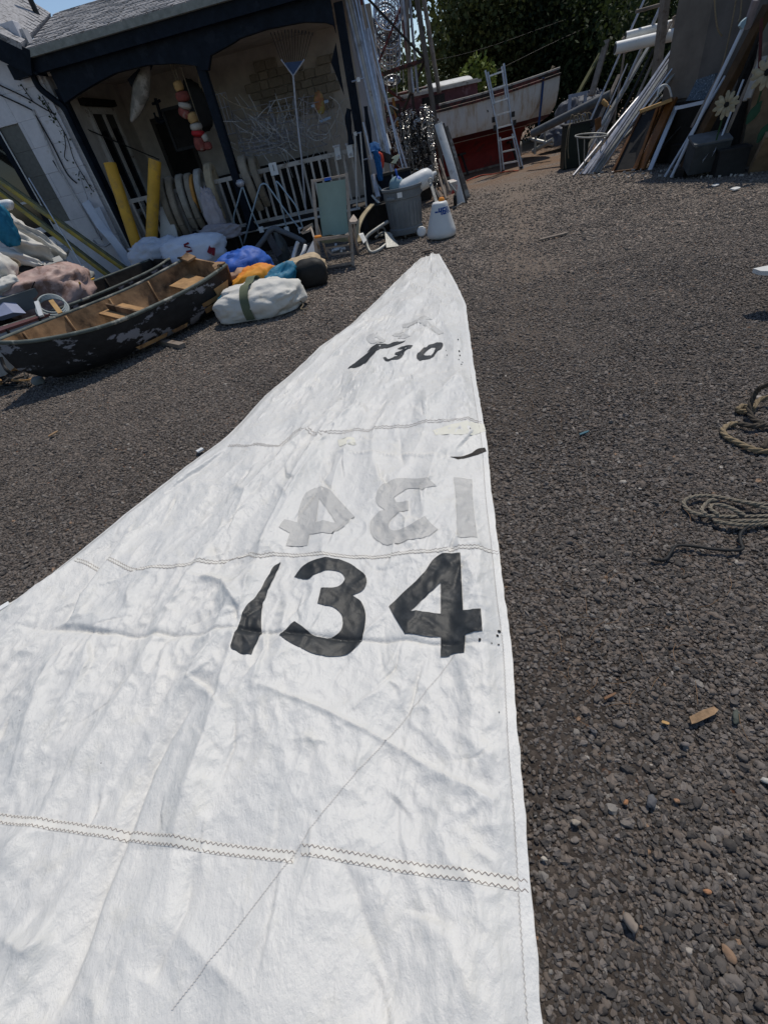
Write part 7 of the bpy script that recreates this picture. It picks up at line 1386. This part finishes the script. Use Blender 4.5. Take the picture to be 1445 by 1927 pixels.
t = thing('thick_rope', 'thick twisted tan and dark rope tangled at the right frame edge', 'rope', G(1420, 800))
for P, m, zs in (([(1450, 725), (1277, 718), (1150, 705), (1000, 640), (890, 580), (865, 520), (930, 475), (1010, 468)], m_br, [.02] * 8), ([(1010, 468), (1120, 490), (1277, 478), (1450, 480)], m_dr, [.02, .03, .03, .03]), ([(1450, 60), (1270, 115), (1180, 165), (1130, 250), (1105, 340), (1140, 430), (1230, 465)], m_dr, [.22, .19, .14, .09, .05, .03, .04]), ([(990, 345), (1050, 305), (1130, 330), (1190, 255), (1290, 225), (1450, 210)], m_br, [.02, .025, .03, .04, .05, .06]), ([(1220, 690), (1300, 610), (1450, 560)], m_dr, [.03, .05, .06]), ([(990, 348), (1080, 360), (1160, 340)], m_br, [.015, .015, .015])):
    rope3([G(x, y, z) for (x, y), z in zip(sr(P), zs)], .0145, 'strand', m, t)
t = thing('black_rope', 'thin black rope with a whipped end and wire hook on the gravel', 'rope', G(1300, 1040))
mb = MB(); mb.tube(spline([G(x, y, .014) for x, y in sr([(1110, 1400), (1060, 1425), (1020, 1480), (1030, 1560), (1045, 1595), (1000, 1615), (800, 1608), (600, 1580), (450, 1575), (390, 1640), (350, 1695), (290, 1705)])], 8), .0068, 8); mb.build('rope', m_black, t, True)
mb = MB(); mb.tube([G(x, y, .014) for x, y in sr([(300, 1704), (260, 1700), (220, 1690)])], .0085, 8); mb.build('whipping', m_dark, t, True); mb = MB(); mb.tube(spline([G(x, y, .012) for x, y in sr([(220, 1692), (150, 1692), (90, 1670), (50, 1640), (70, 1622), (120, 1630)])], 6), .0028, 6); mb.build('wire_hook', m_dark, t, True)
t = thing('white_table', 'white board on a dark base cut by the right frame edge', 'table', G(1450, 545)); c = G(1466, 516, .26); mb = MB(); mb.prism([G(1414, 513, .26), G(1448, 506, .26), G(1520, 500, .26), G(1525, 520, .26), G(1428, 518, .26)], (0, 0, .03)); mb.build('top', m_white, t); mb = MB(); mb.box(c - [-.55, -.05, .14], (.5, .25, .24)); mb.build('base', m_dark, t)
def chip(px, size, rz, mat, label, name='wood_chip', cat='wood chip'):
    mb = MB(); c = G(*px); L_, w, h = size; ax = rotm(rz, .12); P = [(-.5, -.4), (-.35, -.5), (.3, -.48), (.5, -.2), (.46, .35), (.1, .5), (-.42, .42)]; mb.prism([c + ax[0] * x * L_ + ax[1] * y * w + [0, 0, .007] for x, y in P], ax[2] * h); return solo(mb, name, mat, label, cat)
chip((1320, 1348), (.105, .024, .008), .16, M('split_wood', (.27, .175, .10), .85, .3, 40), 'flat tan wood chip on the gravel at the lower right')
chip((1098, 817), (.07, .014, .006), .2, M('teal_scrap', (.02, .10, .14), .6, .1, 9), 'small teal scrap by the sail edge', 'plastic_scrap', 'scrap')
mb = MB(); p = G(1172, 1722, .008); q = G(1198, 1750, .010); mb.tube(spline([p, lerp(p, q, .3) + [.002, 0, .002], lerp(p, q, .7) + [-.002, 0, .002], q], 3), [.006, .010, .012, .012, .013, .012, .012, .012, .012, .008], 9); solo(mb, 'stick_end', m_wood, 'grey brown stick end low on the gravel', 'stick', smooth='auto')
chip((1146, 1312), (.05, .008, .006), .2, m_wood2, 'thin brown splinter on the gravel left of the tan chip', 'splinter', 'splinter')
chip((1250, 1362), (.022, .009, .005), -.6, m_buff, 'small orange tan splinter beside the tan chip', 'splinter', 'splinter')
chip((1345, 350), (.12, .07, .012), .3, m_white, 'white scrap on the gravel before the pile', 'white_scrap', 'scrap'); chip((1382, 357), (.15, .09, .015), .3, m_white, 'white scrap furthest right on the open gravel', 'white_scrap', 'scrap')
chip((1041, 447), (.45, .05, .02), .05, m_wood, 'dark splinter lying in the middle of the drive', 'splinter', 'splinter'); chip((102, 818), (.10, .025, .008), .9, M('split_wood', (.27, .175, .10)), 'small tan chip on the gravel left of the sail')
def pebble(px, r, col, label, sq=(1.3, .8, .6)):
    mb = MB(); r *= .62; bag_mesh(mb, G(*px) - [0, 0, r * .15], (r * sq[0], r * sq[1], r * sq[2]), random.uniform(-1, 1), random.randint(0, 99), .25, .03, 16, 12, .8, 1.0); solo(mb, 'pebble', M('pebble_%d' % int(col[0] * 1000), col, .85, .2, 60), label, 'stone', 'larger stones on the gravel', True)
pebble((1383, 1350), .027, (.085, .095, .08), 'long greenish stone right of the tan wood chip', (1.5, .6, .5)); pebble((1082, 1548), .016, (.30, .26, .21), 'pale buff stone low beside the sail edge'); pebble((1288, 1401), .016, (.17, .15, .14), 'grey stone below the tan wood chip'); pebble((1023, 1616), .011, (.40, .36, .30), 'cream stone right beside the sail edge'); pebble((1115, 1375), .016, (.13, .125, .125), 'blue grey stone left of the tan chip'); pebble((1177, 1510), .011, (.32, .16, .08), 'small orange stone in the lower gravel'); pebble((1272, 1508), .013, (.34, .20, .12), 'peach stone in the lower gravel', (1, .8, .8)); pebble((1330, 1678), .012, (.33, .17, .09), 'orange stone near the bottom right'); pebble((1225, 1508), .024, (.10, .10, .105), 'broad dark grey stone in the lower gravel'); pebble((1440, 1470), .016, (.48, .46, .42), 'white stone at the right frame edge')
mb = MB()
for k in range(85):
    x, y = (random.uniform(1000, 1450), random.uniform(620, 1350)) if k < 100 else (random.uniform(1000, 1440), random.uniform(1350, 1900)); p = G(x, y, .012); L_ = random.uniform(.04, .12); a = random.uniform(0, 6.28); d = np.array([math.cos(a), math.sin(a), 0]) * L_; mb.tube(spline([p, p + d * .5 + np.array([-d[1], d[0], 0]) * random.uniform(-.2, .2) + [0, 0, .006], p + d], 3), .0008, 4)
solo(mb, 'pine_needles', M('dry_needle', (.20, .12, .065), .9, .3, 9), 'dry brown needles and stalks scattered over the gravel', 'needles', kind='stuff')
